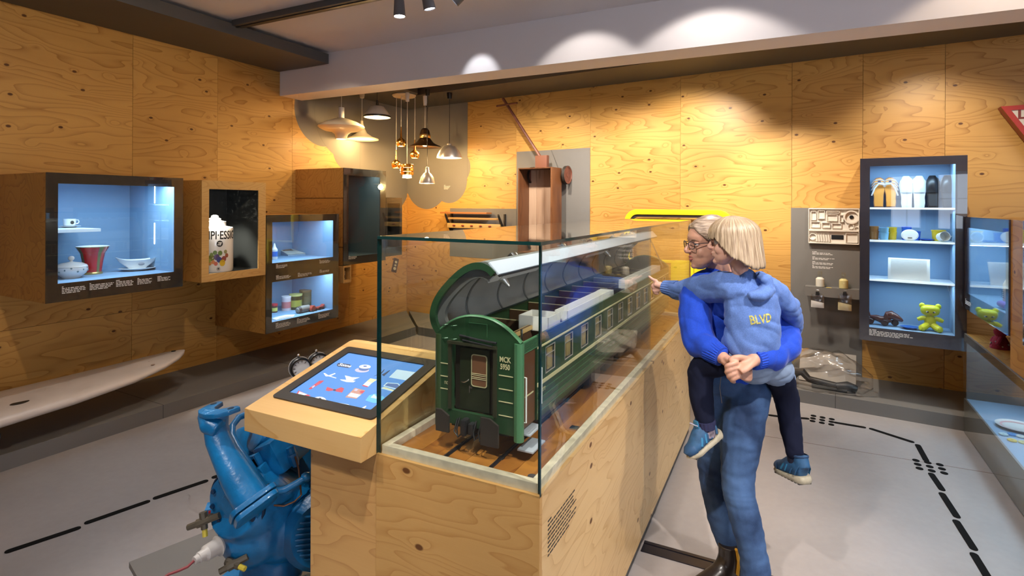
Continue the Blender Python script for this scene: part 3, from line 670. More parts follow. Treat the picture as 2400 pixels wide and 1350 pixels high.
m = MB(); m.lathe([(0, .001), (.05, .0), (.09, .012), (.112, .022), (.109, .024), (.06, .008), (0, .008)], 32, mx=Matrix.Diagonal((1.15, .75, 1, 1))); m.build('saucer', WHITEP, t)
m = MB(); m.ell((.02, -.050, .055), (.022, .006, .012), 10, 6); m.build('painted_flower', mat('flower_grey', (.25, .25, .28), .4), t)
t = place('teacup', 'small white cup with a dark emblem on the glass shelf', 'cup', LW, 163, 533, SHELF1)
m = MB(); m.lathe([(0, .012), (.03, .012), (.037, .018), (.04, .06), (.041, .064), (.038, .064), (.034, .022), (0, .018)], 28); m.build('cup', WHITEP, t)
m = MB(); m.tube([(.038, 0, .055), (.056, 0, .054), (.060, 0, .040), (.052, 0, .028), (.037, 0, .026)], .004, 8); m.build('handle', WHITEP, t)
m = MB(); m.prism(elp(.0, .038, .012, .013, 14), -.0415, -.039); m.build('emblem', PRINTK, t, smooth=0)
m = MB(); m.lathe([(0, .0005), (.035, .0), (.05, .006), (.07, .010), (.068, .012), (.035, .006), (0, .006)], 28); m.build('saucer', WHITEP, t)
# ============================================================ vinegar jug
jz = c2o[2]; jx = LW.px(503, 600, -DL+.16)[0]
t = thing('vinegar_jug', 'white lit stoneware vinegar jug with black lettering and a fruit picture', 'jug', LW, jx, -DL+.16, jz)
JW = mat('lit_stoneware', (.82, .80, .76), .25, coat=.4)
jr = .145; jh = LW.px(540, 533, -DL+.05)[1]-jz
m = MB(); m.lathe([(0, .0), (jr*.97, 0), (jr, .008), (jr, jh-.01), (jr*.97, jh), (jr*.62, jh+.012), (jr*.60, jh+.035), (jr*.60, jh+.05), (jr*.3, jh+.062), (0, jh+.064)], 48); m.build('jug_body', JW, t)
m = MB(); m.lathe([(0, jh+.06), (.05, jh+.062), (.05, jh+.075), (.03, jh+.085), (.028, jh+.10), (.012, jh+.108), (0, jh+.108)], 24); m.build('stopper', JW, t)
def wrap_text(txt, size, rad, z, a0, mt_, parent, name, sx=.72):
    me = text_mesh(txt, size, .0006, .0018); w0 = min(v.co.x for v in me.vertices); w1 = max(v.co.x for v in me.vertices)
    bm = bmesh.new(); bm.from_mesh(me); bmesh.ops.subdivide_edges(bm, edges=[e for e in bm.edges if abs(e.verts[0].co.x-e.verts[1].co.x) > .02], cuts=2); bm.to_mesh(me); bm.free()
    for v in me.vertices:
        a = a0+((v.co.x-(w0+w1)/2)*sx/(w1-w0))/rad; r = rad+.0006+v.co.z; v.co = Vector((r*math.sin(a), -r*math.cos(a), z+v.co.y))
    me.materials.append(mt_); return link(name, me, parent)
wrap_text('IPI·ESSIG', .098, jr, jh*.75, R(-4), PRINTK, t, 'lettering', .238)
def on_jug(a, z, rx, rz, mt_, name, d=.0008):
    m = MB(); pts = []
    for q in [2*math.pi*k/20 for k in range(20)]:
        aa = a+rx*math.cos(q)/jr; pts.append(((jr+d)*math.sin(aa), -(jr+d)*math.cos(aa), z+rz*math.sin(q)))
    m.add(pts, [tuple(range(20))]); return m.build(name, mt_, t, smooth=0)
on_jug(R(-18), jh*.645, .025, .027, PRINTK, 'round_mark'); on_jug(R(-17), jh*.665, .016, .006, JW, 'round_mark_line', .0014); on_jug(R(-20), jh*.625, .014, .005, JW, 'round_mark_line', .0014)
for k, (a, z, r, c) in enumerate(((8, .17, .03, (.20, .22, .04)), (20, .175, .028, (.10, .06, .16)), (26, .15, .026, (.05, .06, .22)), (38, .155, .026, (.30, .07, .06)), (46, .185, .02, (.28, .08, .05)), (34, .12, .03, (.65, .42, .03)), (12, .13, .018, (.6, .22, .06)), (4, .12, .018, (.65, .3, .1)), (18, .115, .018, (.55, .12, .06)), (2, .145, .02, (.4, .42, .08)), (16, .215, .02, (.14, .22, .05)), (28, .21, .022, (.16, .24, .06)), (42, .22, .018, (.30, .28, .12)), (8, .2, .016, (.22, .3, .08)))):
    on_jug(R(a*1.25-52), (z-.115)/.105*jh*.26+jh*.20, r*.78, r*.95, mat('fruit_print', c, .3), 'fruit_picture', .0008+.0002*k)
on_jug(R(-22), jh*.08, .015, .018, mat('tap_grey', (.4, .38, .36), .4), 'tap_rim'); on_jug(R(-22), jh*.085, .006, .007, PRINTK, 'tap_hole', .0016)
l = bpy.data.lights.new('jug_spot', 'SPOT'); l.energy = 55; l.spot_size = R(80); l.spot_blend = .6; l.color = (1, .95, .85); l.shadow_soft_size = .02
o = link('jug_spot', l, C2, (c2o[0]+1.231+.10, -DL+.05, c2o[3]-.998-.02)); o.rotation_euler = (R(20), R(-10), 0)
# ============================================================ two-tier case contents
za, zb = c3a[2], c3b[2]
t = place('photo_booklet', 'open printed booklet propped on a slanted rest', 'booklet', LW, 690, 597, za); t.rotation_euler = (0, 0, LW.a-R(15))
m = MB(); m.prism([(-.11, .0), (.11, .0), (.11, .055), (-.11, .012)], -.12, .12, plane='yz'); m.build('rest', mat('rest_grey', (.35, .42, .5), .5), t, smooth=0)
m = MB(); m.box(-.125, .125, -.11, .11, .0, .005); o = m.build('pages', mat('page_cream', (.62, .60, .52), .6, noise=.15, nscale=14), t, smooth=0); o.location = (0, 0, .036); o.rotation_euler = (R(11), 0, 0)
m = MB(); m.box(-.11, .0, .02, .1, .005, .0056); o = m.build('picture', mat('picture_brown', (.25, .16, .10), .6, noise=.6, nscale=40), t, smooth=0); o.location = (0, 0, .036); o.rotation_euler = (R(11), 0, 0)
t = place('squeeze_bottle', 'white and blue squeeze bottle at the edge of the upper tier', 'bottle', LW, 643, 608, za)
m = MB(); m.lathe([(0, 0), (.028, 0), (.03, .01), (.03, .10), (.014, .125), (.008, .15), (.006, .16), (0, .16)], 20); m.build('bottle_body', WHITEM, t)
m = MB(); m.lathe([(.0305, .03), (.0305, .08)], 20); m.build('label_band', mat('label_blue', (.05, .15, .5), .5), t)
def tin(label, u, v, r, h, c1_, c2_, cap_, name='tin', z=zb):
    t = place(name, label, 'tin', LW, u, v, z)
    m = MB(); m.lathe([(0, 0), (r, 0), (r, h), (0, h)], 24); m.build('tin_body', mat('tin_print', c1_, .35, .2), t)
    m = MB(); m.lathe([(r+.0006, h*.2), (r+.0006, h*.7)], 24); m.build('label_band', mat('tin_label', c2_, .4), t)
    m = MB(); m.lathe([(0, h-.001), (r+.002, h-.001), (r+.002, h+.018), (0, h+.018)], 24); m.build('lid', mat('tin_lid', cap_, .4), t); return t
tin('small jar with a bright red lid and yellow label', 642, 732, .034, .07, (.12, .05, .03), (.62, .55, .12), (.55, .03, .04), 'lidded_jar')
tin('white tin printed with pink and red', 671, 727, .046, .13, (.62, .52, .55), (.50, .16, .16), (.65, .6, .62))
tin('dark tin with a yellow pattern, middle of the three tins', 693, 724, .064, .14, (.06, .05, .02), (.34, .30, .05), (.45, .42, .14))
tin('olive-brown tin with a pale stripe, right of the patterned tin', 716, 718, .062, .16, (.13, .11, .06), (.16, .13, .07), (.20, .12, .06))
t = place('sausage_toy', 'grey-brown rolled sausage-shaped piece lying before the tins', 'toy', LW, 712, 732, zb)
m = MB(); m.tube([(-.085, 0, .032), (-.07, 0, .034), (0, 0, .036), (.06, 0, .034), (.08, 0, .032)], [.02, .034, .036, .034, .016], 16); m.build('roll', mat('roll_grey', (.24, .20, .17), .5), t)
m = MB(); m.tube([(-.075, 0, .033), (-.05, 0, .034)], [.0355, .037], 16); m.build('end_band', mat('roll_dark', (.06, .035, .03), .5), t)
t = place('red_toy_car', 'little red toy car with a trailer on the lower tier', 'toy car', LW, 742, 727, zb); t.rotation_euler = (0, 0, LW.a+R(8))
RED = mat('toy_red', (.42, .055, .03), .35)
m = MB(); m.prism([(-.10, .012), (-.02, .012), (-.02, .034), (-.04, .038), (-.05, .06), (-.085, .06), (-.10, .036)], -.024, .024); m.build('cab', RED, t, bevel=.004)
m = MB(); m.prism([(0, .014), (.10, .014), (.10, .05), (.07, .034), (.02, .034), (0, .03)], -.022, .022); m.build('trailer', RED, t, bevel=.004)
for x in (-.085, -.035, .03, .08):
    m = MB(); m.cyl((x, -.028, .012), (x, .028, .012), .012, n=14); m.build('wheel', BLACK, t)
t = place('paper_napkin', 'folded white paper napkin in front of the tins', 'napkin', LW, 662, 744, zb)
m = MB(); m.prism([(-.12, -.06), (.06, -.08), (.14, -.01), (.08, .06), (-.04, .05), (-.10, .03)], 0, .006, plane='xy'); m.build('lower_fold', mat('paper_white', (.75, .76, .78), .7), t, bevel=.002)
m = MB(); m.prism([(-.08, -.045), (.05, -.06), (.10, 0), (.02, .03)], .006, .012, plane='xy'); m.build('upper_fold', mat('paper_white2', (.70, .72, .76), .7), t, bevel=.002)
# ============================================================ pendant lamps in the corner
CORDW = mat('white_cord', (.7, .66, .58), .5); CREAM = mat('lamp_cream', (.72, .64, .48), .45); GOLDL = mat('lamp_gold', (.86, .48, .12), .2, 1.0); BRASS = mat('lamp_brass', (.72, .50, .20), .3, 1.0)
DKBR = mat('lamp_dark_bronze', (.07, .035, .018), .3, .6); GLOW = mat('lamp_glow', (1, .9, .7), .5, emit=(1.0, .80, .50), estr=14)
def pendant(label, u, vb, Y, parts, cord_mt, canopy, ztop=SOF, watts=10, glow=None, group=None, lightz=.0, soft=.03):
    """parts: list of (name, material, [(radius_px, v)]) as turned profiles in photo pixels at depth Y"""
    base = at(u, vb, Y); t = thing('pendant_lamp', label, 'lamp', WF, base.x, base.y, base.z); k = Y/F_PX
    top = 0
    for nm, mt_, prof in parts:
        m = MB(); pr = [(r*k, (vb-v)*k) for r, v in prof]; top = max(top, max(z for r, z in pr)); m.lathe(pr, 36); m.build(nm, mt_, t, smooth=50)
    m = MB(); m.tube([(0, 0, top-.005), (0, 0, ztop-base.z)], .0035, 8); m.build('cord', cord_mt, t)
    if canopy:
        cm, r, h = canopy; m = MB(); m.lathe([(0, ztop-base.z-h), (r*.8, ztop-base.z-h), (r, ztop-base.z-h*.3), (r, ztop-base.z), (0, ztop-base.z)], 24); m.build('canopy', cm, t)
    if glow:
        r, v = glow; m = MB(); m.ell((0, 0, (vb-v)*k), (r*k, r*k, r*k*.8), 14, 8); m.build('bulb', GLOW, t)
    if watts:
        l = bpy.data.lights.new('lamp_bulb', 'POINT'); l.energy = watts; l.color = (1, .66, .28); l.shadow_soft_size = soft
        link('lamp_bulb', l, t, (0, 0, (vb-glow[1])*k-(glow[0]*k*.9+.03) if glow else lightz))
    return t
pendant('wide flat cream disc lamp with a white neck', 800, 326, 6.3, [('neck', WHITEM, [(0, 252), (6.5, 252), (6.5, 277), (0, 278)]),
  ('shade', CREAM, [(8, 277), (16, 279), (36, 286), (52, 295), (53, 298), (50, 301), (40, 306), (24, 308), (15, 315), (12, 326), (11, 326), (13, 314), (20, 306), (38, 303), (48, 298), (14, 282), (6, 280)])], CORDW, None, watts=4, lightz=-.02)
pendant('cream trumpet-shaped lamp beside the disc lamp', 848, 327, 6.85, [('stem', CREAM, [(0, 283), (3, 283), (3.5, 296), (4, 300)]),
  ('shade', CREAM, [(3.5, 290), (6, 300), (12, 312), (24, 320), (38, 325), (38.5, 327.5), (36, 327), (22, 323), (10, 315), (4, 302)])], CORDW, (CORDW, .032, .05), watts=14, glow=(5, 316))
pendant('white cone lamp with a black top frame under the beam', 884, 275, 6.3, [('cap', BLACK, [(0, 235), (2.5, 235), (3, 246), (12, 249), (14, 251), (0, 252)]),
  ('shade', mat('lamp_grey_white', (.55, .52, .47), .5), [(12, 249), (15, 250), (31, 270), (31.5, 274), (30, 275), (28, 271), (13, 253)]), ('rim', BLACK, [(30.5, 271), (32, 272), (32, 275.5), (30.5, 276)])], mat('black_cord', (.02, .02, .02), .5), None, watts=16, glow=(11, 266))
# cluster of three gold drops under one canopy
ct = at(947, 222, 6.87); cl = thing('lamp_cluster', 'cluster of three small gold drop lamps under a round cream canopy', 'lamp', WF, ct.x, ct.y, SOF)
k = 6.87/F_PX
m = MB(); m.lathe([(0, 0), (27*k, 0), (28*k, -.012), (25*k, -.03), (9*k, -.045), (7*k, -.062), (0, -.064)], 32); m.build('canopy', CREAM, cl)
m = MB(); m.tube([(0, 0, -.06), (0, 0, -.10)], .006, 8); m.build('switch_pull', STEEL, cl)
for (u, vn, vball, rb, dy) in ((940, 297, 334, 11.5, -.10), (972, 327, 362, 11.5, .04), (928.5, 352, 385, 11.5, .02)):
    p = at(u, vball, 6.87+dy)-cl.location; zt = at(u, vn, 6.87+dy).z-SOF
    mm = MB(); mm.tube([(p.x, p.y, zt), (p.x, p.y, -.02)], .0032, 8); mm.build('cord', CORDW, cl)
    mm = MB(); zz = p.z; h = zt-zz
    mm.lathe([(.003, h), (.006, h-.01), (.014, .06), (.026, .048), (.05, .03), (.062, .0), (.06, -.02), (.048, -.045), (.046, -.047), (.05, -.03), (.055, 0), (.04, .03)], 24, mx=Matrix.Translation((p.x, p.y, zz))); mm.build('gold_shade', GOLDL, cl, smooth=60)
    mm = MB(); mm.ell((p.x, p.y, zz-.026), (.038, .038, .02), 14, 8); mm.build('bulb', GLOW, cl)
    l = bpy.data.lights.new('lamp_bulb', 'POINT'); l.energy = 5; l.color = (1, .66, .28); l.shadow_soft_size = .03; link('lamp_bulb', l, cl, (p.x, p.y, zz-.075))
pendant('gold lamp of stacked louvre rings, lowest of the gold lamps', 954, 418, 6.75, [('ring', GOLDL, [(14, 385), (15, 386), (15.5, 392), (14, 393), (13, 389)]), ('ring', GOLDL, [(14.5, 394), (15.8, 395), (15.8, 401), (14, 402), (13, 398)]), ('ring', GOLDL, [(14.5, 403), (15.8, 404), (15.8, 409), (14, 410), (13, 406)]), ('core', mat('lamp_core', (.9, .8, .6), .5, emit=(1, .75, .4), estr=2.2), [(0, 386), (9, 387), (10, 410), (11, 417), (0, 418)]), ('top_disc', GOLDL, [(0, 384), (14, 385), (14, 387), (0, 387)])], CORDW, (WHITEM, .028, .11), watts=6, lightz=-.05)
pendant('dark bronze bell lamp with a brass band', 996, 346, 6.95, [('dome', DKBR, [(0, 300), (6, 301), (10, 306), (12, 315)]), ('band', BRASS, [(12, 315), (13, 316), (13, 323), (12, 324)]),
  ('skirt', DKBR, [(12, 324), (16, 329), (22, 336), (37, 343), (38.5, 345), (36, 345.5), (20, 340), (12, 330)])], CORDW, (WHITEM, .028, .12), watts=14, glow=(9, 336))
pendant('polished aluminium dome lamp on a black cord, rightmost of the lamps', 1053, 370, 6.75, [('collar', ALU, [(0, 337), (6, 337), (7, 341), (0, 342)]), ('shade', ALU, [(5, 340), (14, 343), (23, 353), (28, 364), (29.5, 369), (29.8, 370.5), (28, 370), (26, 364), (20, 353), (10, 346)])], mat('black_cord2', (.02, .02, .02), .5), (BLACK, .034, .075), watts=16, glow=(9, 362))
pendant('small aluminium bell lamp hanging lowest on a black cord', 1001, 430, 6.55, [('shade', ALU, [(0, 391), (4, 392), (5, 404), (9, 407), (15, 415), (17.5, 426), (18, 430), (16.5, 430), (14, 418), (6, 409)])], mat('black_cord3', (.02, .02, .02), .5), (BLACK, .03, .075), watts=10, glow=(7, 425))
x, z = BW.px(1041, 434); o = caption(wb, x, -.0035, z, .11, 5, PRINTW, gap=.013)
# visible spot heads in front of the beam
for k, (u, v, Y, ax, lb) in enumerate(((936, 20, 3.95, (.03, 0, -1), 'grey ceiling spot with its lit lens facing down, left of three'), (1003, 2, 3.80, (.22, .12, -1), 'grey ceiling spot tilted to the right, middle of three'), (1078, -10, 3.75, (-.75, .1, -.65), 'grey ceiling spot turned to the left, right one of three'))):
    p = at(u, v, Y); t = thing('spot_head', lb, 'spotlight', WF, p.x, p.y, p.z); q = Vector(ax).to_track_quat('-Z', 'Y').to_matrix().to_4x4()
    m = MB(); m.lathe([(0, .062), (.030, .062), (.036, .056), (.043, -.05), (.043, -.058), (.039, -.058), (.038, -.04), (0, -.038)], 28, mx=q); m.build('can', mat('spot_grey', (.14, .13, .135), .45), t)
    m = MB(); m.lathe([(0, -.050), (.037, -.050), (.037, -.053), (0, -.053)], 24, mx=q); m.build('lens', mat('spot_lens', (.9, .9, 1), .3, emit=(.85, .9, 1.0), estr=30 if k == 0 else 4), t)
    m = MB(); m.tube([(0, 0, .05), (0, 0, CEIL-p.z)], .011, 10); m.build('stem', mat('spot_grey2', (.075, .070, .072), .45), t)
# ============================================================ handcart on the wall
WOODR = plywood('cart_wood', (.22, .085, .03), (.10, .035, .014), axis=2, knots=1, rings=4, fine=1.2); WOODP = plywood('cart_floor_wood', (.62, .43, .30), (.36, .21, .13), axis=2, knots=1.2, rings=4, fine=1.3)
REDB = mat('cart_red_brown', (.16, .05, .03), .5, noise=.25, nscale=20); IRON = mat('old_iron', (.05, .045, .04), .5, .6)
x0, zt = BW.px(1214, 394, -.40); x1, _ = BW.px(1293, 392, -.40); L_ = 1.0
t = thing('handcart', 'old brown wooden handcart hung upright on the wall, drawbar up', 'handcart', BW, x0, -.15, zt-L_); w = x1-x0
m = MB(); m.box(0, .014, -.25, 0, 0, L_); m.build('side_board', WOODR, t, bevel=.002)
m = MB(); m.box(w-.014, w, -.25, 0, 0, L_); m.build('side_board', WOODR, t, bevel=.002)
m = MB(); m.box(.014, w-.014, -.25, 0, L_-.014, L_); m.build('end_board', WOODR, t, bevel=.002)
m = MB(); m.box(.014, w-.014, -.25, 0, 0, .014); m.build('end_board', WOODR, t, bevel=.002)
for k in range(4):
    a = .014+(w-.028)*k/4; m = MB(); m.box(a+.001, a+(w-.028)/4-.001, -.016+.001*(k % 2), 0, .014, L_-.014); m.build('floor_plank', WOODP, t, smooth=0)
for zz in (L_-.08, .12):
    m = MB(); m.box(.02, w-.02, 0, .05, zz-.03, zz+.03); m.build('axle_beam', REDB, t, bevel=.003)
    for xx in (.03, w+.045):
        m = MB(); mx = Matrix.Translation((xx, .045, zz)) @ Matrix.Rotation(R(90), 4, 'Y')
        m.lathe([(.0, -.016), (.03, -.016), (.03, -.012), (.088, -.012), (.092, -.018), (.105, -.018), (.105, .018), (.092, .018), (.088, .012), (.03, .012), (.03, .016), (0, .016)], 32, mx=mx); wh = m.build('wheel', REDB, t)
        m = MB(); m.lathe([(.105, -.017), (.109, -.017), (.109, .017), (.105, .017)], 32, mx=mx); m.build('tyre', IRON, t)
hp = lambda u, v, y: (lambda q: Vector((q[0]-x0, y+.15, q[1]-(zt-L_))))(BW.px(u, v, y))
a, b_ = hp(1269, 372, -.16), hp(1179, 231, -.16)
m = MB(); m.tube([a, b_], [(.022, .018)]*2, 8); m.build('drawbar', REDB, t, smooth=40)
m = MB(); m.tube([hp(1164, 249, -.19), hp(1212, 241, -.19)], .011, 10); m.build('handle', REDB, t)
m = MB(); p, q = hp(1258, 391, -.16), hp(1285, 364, -.16); m.box(p.x, q.x, -.05, .01, L_, q.z); m.build('drawbar_block', mat('cart_block_wood', (.20, .075, .045), .6), t, bevel=.003)
m = MB(); m.tube([hp(1292, 352, -.1), hp(1308, 395, -.1)], .003, 6); m.build('hanging_wire', IRON, t)
# ============================================================ wooden rack left of the cart
x0, z0 = BW.px(1050, 535, -.10); x1, z1 = BW.px(1174, 506, -.10)
t = thing('wall_rack', 'wooden wall rack with iron brackets and a row of red pegs', 'rack', BW, x0, 0, z0); w, h = x1-x0, z1-z0+.02
for xx in (0, w):
    m = MB(); m.prism([(-.02, 0), (-.16, h), (-.16, h-.02), (-.04, -.06), (0, -.08), (0, h), (-.02, h)], xx-.012, xx+.012, plane='yz'); m.build('bracket', IRON, t, smooth=0)
m = MB(); m.box(-.10, w*.78, -.15, -.03, h, h+.022); m.build('top_rail', mat('rack_orange_wood', (.38, .14, .04), .5), t, bevel=.003)
m = MB(); m.box(.0, w, -.12, -.095, h*.62, h*.75); m.build('middle_rail', mat('rack_wood', (.40, .24, .09), .5), t, bevel=.003)
m = MB(); m.box(.0, w, -.12, -.09, h*.05, h*.36); m.build('lower_rail', mat('rack_wood2', (.50, .33, .12), .5), t, bevel=.003)
for k in range(5):
    m = MB(); m.ell((w*(.14+.17*k), -.126, h*.22), (.024, .010, .010), 10, 6); m.build('red_peg', mat('peg_red', (.25, .03, .02), .4), t)
# ============================================================ yellow car hatch
YEL = mat('car_yellow', (.78, .60, .02), .25, coat=.7); RUB = mat('rubber_seal', (.03, .022, .02), .5)
xa, za_ = BW.px(1463, 495, -.18); xb, _ = BW.px(1716, 495, -.18); zb_ = BW.px(1600, 700, -.18)[1]; zt = BW.px(1590, 491, -.18)[1]
t = thing('car_hatch', 'yellow car tail panel with rounded window frame behind the visitors', 'car part', BW, xa, -.18, zb_); w, h = xb-xa, zt-zb_
zw = BW.px(1600, 612, -.18)[1]-zb_
def arch(x0_, x1_, z0_, z1_, r, n=8):
    p = [(x0_, z0_)]+[(x0_+r-r*math.cos(R(90*k/n)), z1_-r+r*math.sin(R(90*k/n))) for k in range(n+1)]+[(x1_-r+r*math.sin(R(90*k/n)), z1_-r+r*math.cos(R(90*k/n))) for k in range(n+1)]+[(x1_, z0_)]
    return p
def strip(o_, i_, y0, y1, mi=0):
    m = MB(); n = len(o_); vs_ = [(a, y0, b) for a, b in o_]+[(a, y0, b) for a, b in i_]+[(a, y1, b) for a, b in i_]+[(a, y1, b) for a, b in o_]; fs_ = []
    for r in range(4):
        for j in range(n-1): fs_.append((r*n+j, r*n+j+1, ((r+1) % 4)*n+j+1, ((r+1) % 4)*n+j))
    fs_ += [(0, n, 2*n, 3*n), (n-1, 2*n-1, 3*n-1, 4*n-1)]
    return m.add(vs_, fs_)
oa, ia, ib = arch(0, w, zw, h, .14), arch(.062, w-.062, zw, h-.058, .085), arch(.085, w-.085, zw, h-.085, .07)
strip(oa, ia, 0, .10).build('window_frame', YEL, t, smooth=40, bevel=.008)
strip(ia, ib, .012, .03).build('window_seal', RUB, t, smooth=40)
xm = BW.px(1572, 640, -.18)[0]-xa; m = MB(); m.box(0, xm+.02, 0, .06, zw-.03, zw); m.build('sill', YEL, t, bevel=.006)
m = MB(); m.prism(rrect(xm, w, 0, zw+.004, .05), -.01, .12); m.build('body_panel', YEL, t, smooth=40, bevel=.012)
m = MB(); xj = BW.px(1626, 640, -.19)[0]-xa; m.box(xj, xj+.004, -.0125, -.0095, .02, zw-.03); m.box(xm+.03, w-.05, -.0125, -.0095, zw*.28, zw*.28+.004); m.build('panel_joint', mat('joint_yellow_dark', (.25, .17, .01), .5), t, smooth=0)
m = MB(); m.box(w*.2, w*.2+.05, .05, .18, zw-.03, zw); m.box(w*.8, w*.8+.05, .10, .18, zw*.4, zw*.5); m.build('wall_bracket', IRON, t, smooth=0)
# ============================================================ white moulded tray, bottles, bags on the grey field
x0, z1 = BW.px(1895, 488, -.03); x1, z0 = BW.px(2014, 574, -.03); w, h = x1-x0, z1-z0
t = thing('moulded_tray', 'white moulded plastic part with many compartments on the grey field', 'moulding', BW, x0, -.03, z0)
IV = mat('ivory_plastic', (.74, .68, .60), .4)
m = MB(); m.prism(rrect(0, w, 0, h, .02), .012, .03); m.build('back_plate', IV, t, smooth=0)
m = MB()
for (a, b_, c_, d_) in ((0, 1, .0, .03), (0, 1, .97, 1), (0, .015, 0, 1), (.985, 1, 0, 1), (0, 1, .35, .40)): m.box(a*w, b_*w, -.012, .012, c_*h, d_*h)
m.build('rim_walls', IV, t, bevel=.003)
rnd = random.Random(3)
for (a, b_, c_, d_) in ((.05, .24, .45, .62), (.05, .16, .66, .92), (.19, .33, .70, .94), (.27, .44, .45, .60), (.36, .62, .86, .93), (.37, .58, .64, .83), (.47, .66, .44, .58), (.62, .70, .62, .82), (.74, .97, .05, .32)):
    m = MB(); e_ = .004; d0 = -.002-.006*rnd.random()
    m.box(a*w, b_*w, d0, .012, c_*h, c_*h+e_); m.box(a*w, b_*w, d0, .012, d_*h-e_, d_*h); m.box(a*w, a*w+e_, d0, .012, c_*h, d_*h); m.box(b_*w-e_, b_*w, d0, .012, c_*h, d_*h); m.build('compartment', IV, t, smooth=0)
for k in range(6):
    m = MB(); m.prism([(.15*w+.052*k*w, .06*h), (.19*w+.05*k*w, .06*h), (.165*w+.05*k*w, .30*h)], -.006, .012); m.build('fin', IV, t, smooth=0)
m = MB(); m.lathe([(.05, 0), (.05, .02), (.062, .02), (.062, 0)], 24, mx=Matrix.Translation((.85*w, .012, .76*h)) @ Matrix.Rotation(R(90), 4, 'X')); m.build('round_boss', IV, t)
m = MB(); m.cyl((.85*w, .005, .76*h), (.85*w, .0125, .76*h), .017, n=20); m.build('boss_hole', BLACK, t)
m = MB(); m.lathe([(.026, 0), (.026, .016), (.031, .016), (.031, 0)], 24, mx=Matrix.Translation((.088*w, .012, .19*h)) @ Matrix.Rotation(R(90), 4, 'X')); m.build('round_boss', IV, t)
m = MB(); m.box(.46*w, .70*w, .008, .0125, .13*h, .25*h); m.build('slot', BLACK, t, smooth=0)
for (cx, cz, r) in ((.84, .5, .02), (.95, .43, .018)):
    m = MB(); m.lathe([(r, 0), (r, .014), (r+.005, .014), (r+.005, 0)], 18, mx=Matrix.Translation((cx*w, .012, cz*h)) @ Matrix.Rotation(R(90), 4, 'X')); m.build('small_boss', IV, t)
for k, v in enumerate((589, 601, 612, 621)):
    x, z = BW.px(1904, v); caption(wb, x, -.0035, z, .18, 3, PRINTW, h=.005, gap=.011, seed=k)
xs0, zs_ = BW.px(1886, 672, -.14); xs1, _ = BW.px(2014, 682, -.14)
sh = thing('bracket_shelf', 'small grey shelf with a turned-down front under the two bottles', 'shelf', BW, xs0, -.14, zs_-.11); w = xs1-xs0
m = MB(); m.box(0, w, 0, .14, .10, .112); m.build('shelf_board', GREY, sh, smooth=0)
m = MB(); m.box(.0, w, -.004, .012, .03, .112); m.build('front_lip', GREY, sh, smooth=0)
m = MB(); m.box(w*.40, w*.50, .02, .04, .112, .115); m.build('yellow_tag', mat('tag_yellow', (.6, .45, .1), .5), sh, smooth=0)
BG = glass_mat('bottle_glass', (.95, .97, .95), extra=.05)
for lb, u, c_ in (('small glass bottle of white powder, left one on the grey shelf', 1922, (.78, .74, .70)), ('small glass bottle of yellowish granulate, right one on the grey shelf', 1977, (.72, .60, .28))):
    x, _ = BW.px(u, 668, -.08); t = thing('glass_bottle', lb, 'bottle', BW, x, -.08, zs_+.002, group=None)
    m = MB(); m.lathe([(0, 0), (.036, 0), (.038, .006), (.038, .075), (.03, .09), (.02, .098), (.019, .118), (.027, .124), (.027, .130), (.017, .130)], 24); m.build('bottle', BG, t)
    m = MB(); m.lathe([(0, .004), (.0355, .004), (.0355, .074), (.02, .088), (0, .088)], 20); m.build('filling', mat('powder', c_, .9), t)
    m = MB(); m.lathe([(0, .115), (.017, .115), (.019, .14), (.019, .146), (0, .146)], 16); m.build('stopper', BG, t)
PLAST = glass_mat('plastic_film', (.93, .93, .93), ior=1.45, rough=.12, extra=.06)
for lb, u, v0, v1, c_ in (('clear sample bag of white powder clipped under the left bottle', 1916, 688, 721, (.72, .70, .70)), ('clear sample bag of yellow granulate clipped under the right bottle', 1980, 689, 728, (.62, .54, .32))):
    x, zt = BW.px(u, v0, -.155); zb_ = BW.px(u, v1, -.155)[1]; t = thing('sample_bag', lb, 'bag', BW, x, -.15, zb_); h = zt-zb_
    m = MB(); rs = []
    for f in (0, .1, .25, .45, .7, .9, 1.0):
        d = .014*math.sin(math.pi*min(f+.12, 1))+.0015; ww = .055*(1-.06*f)
        rs.append([(ww*math.cos(a), -d*math.sin(a)-.006, f*h) for a in [2*math.pi*q/16 for q in range(16)]])
    m.rings(rs); m.build('film', PLAST, t, smooth=60)
    m = MB(); rs = []
    for f in (.01, .12, .28, .42):
        d = (.012*math.sin(math.pi*min(f+.12, 1))+.001)*(.9 if f < .4 else .5); ww = .052
        rs.append([(ww*math.cos(a), -d*math.sin(a)-.006, f*h-.10*f*ww*math.cos(a)*4) for a in [2*math.pi*q/16 for q in range(16)]])
    m.rings(rs); m.build('filling', mat('powder2', c_, .9), t, smooth=60)
    m = MB(); m.prism([(-.016, h-.012), (.016, h-.012), (.012, h+.018), (-.012, h+.018)], -.022, .008); m.build('binder_clip', BLACK, t, smooth=0)
    m = MB(); m.tube([(-.009, -.010, h+.015), (-.011, -.010, h+.034), (.011, -.010, h+.034), (.009, -.010, h+.015)], .0015, 6); m.build('clip_wire', STEEL, t)
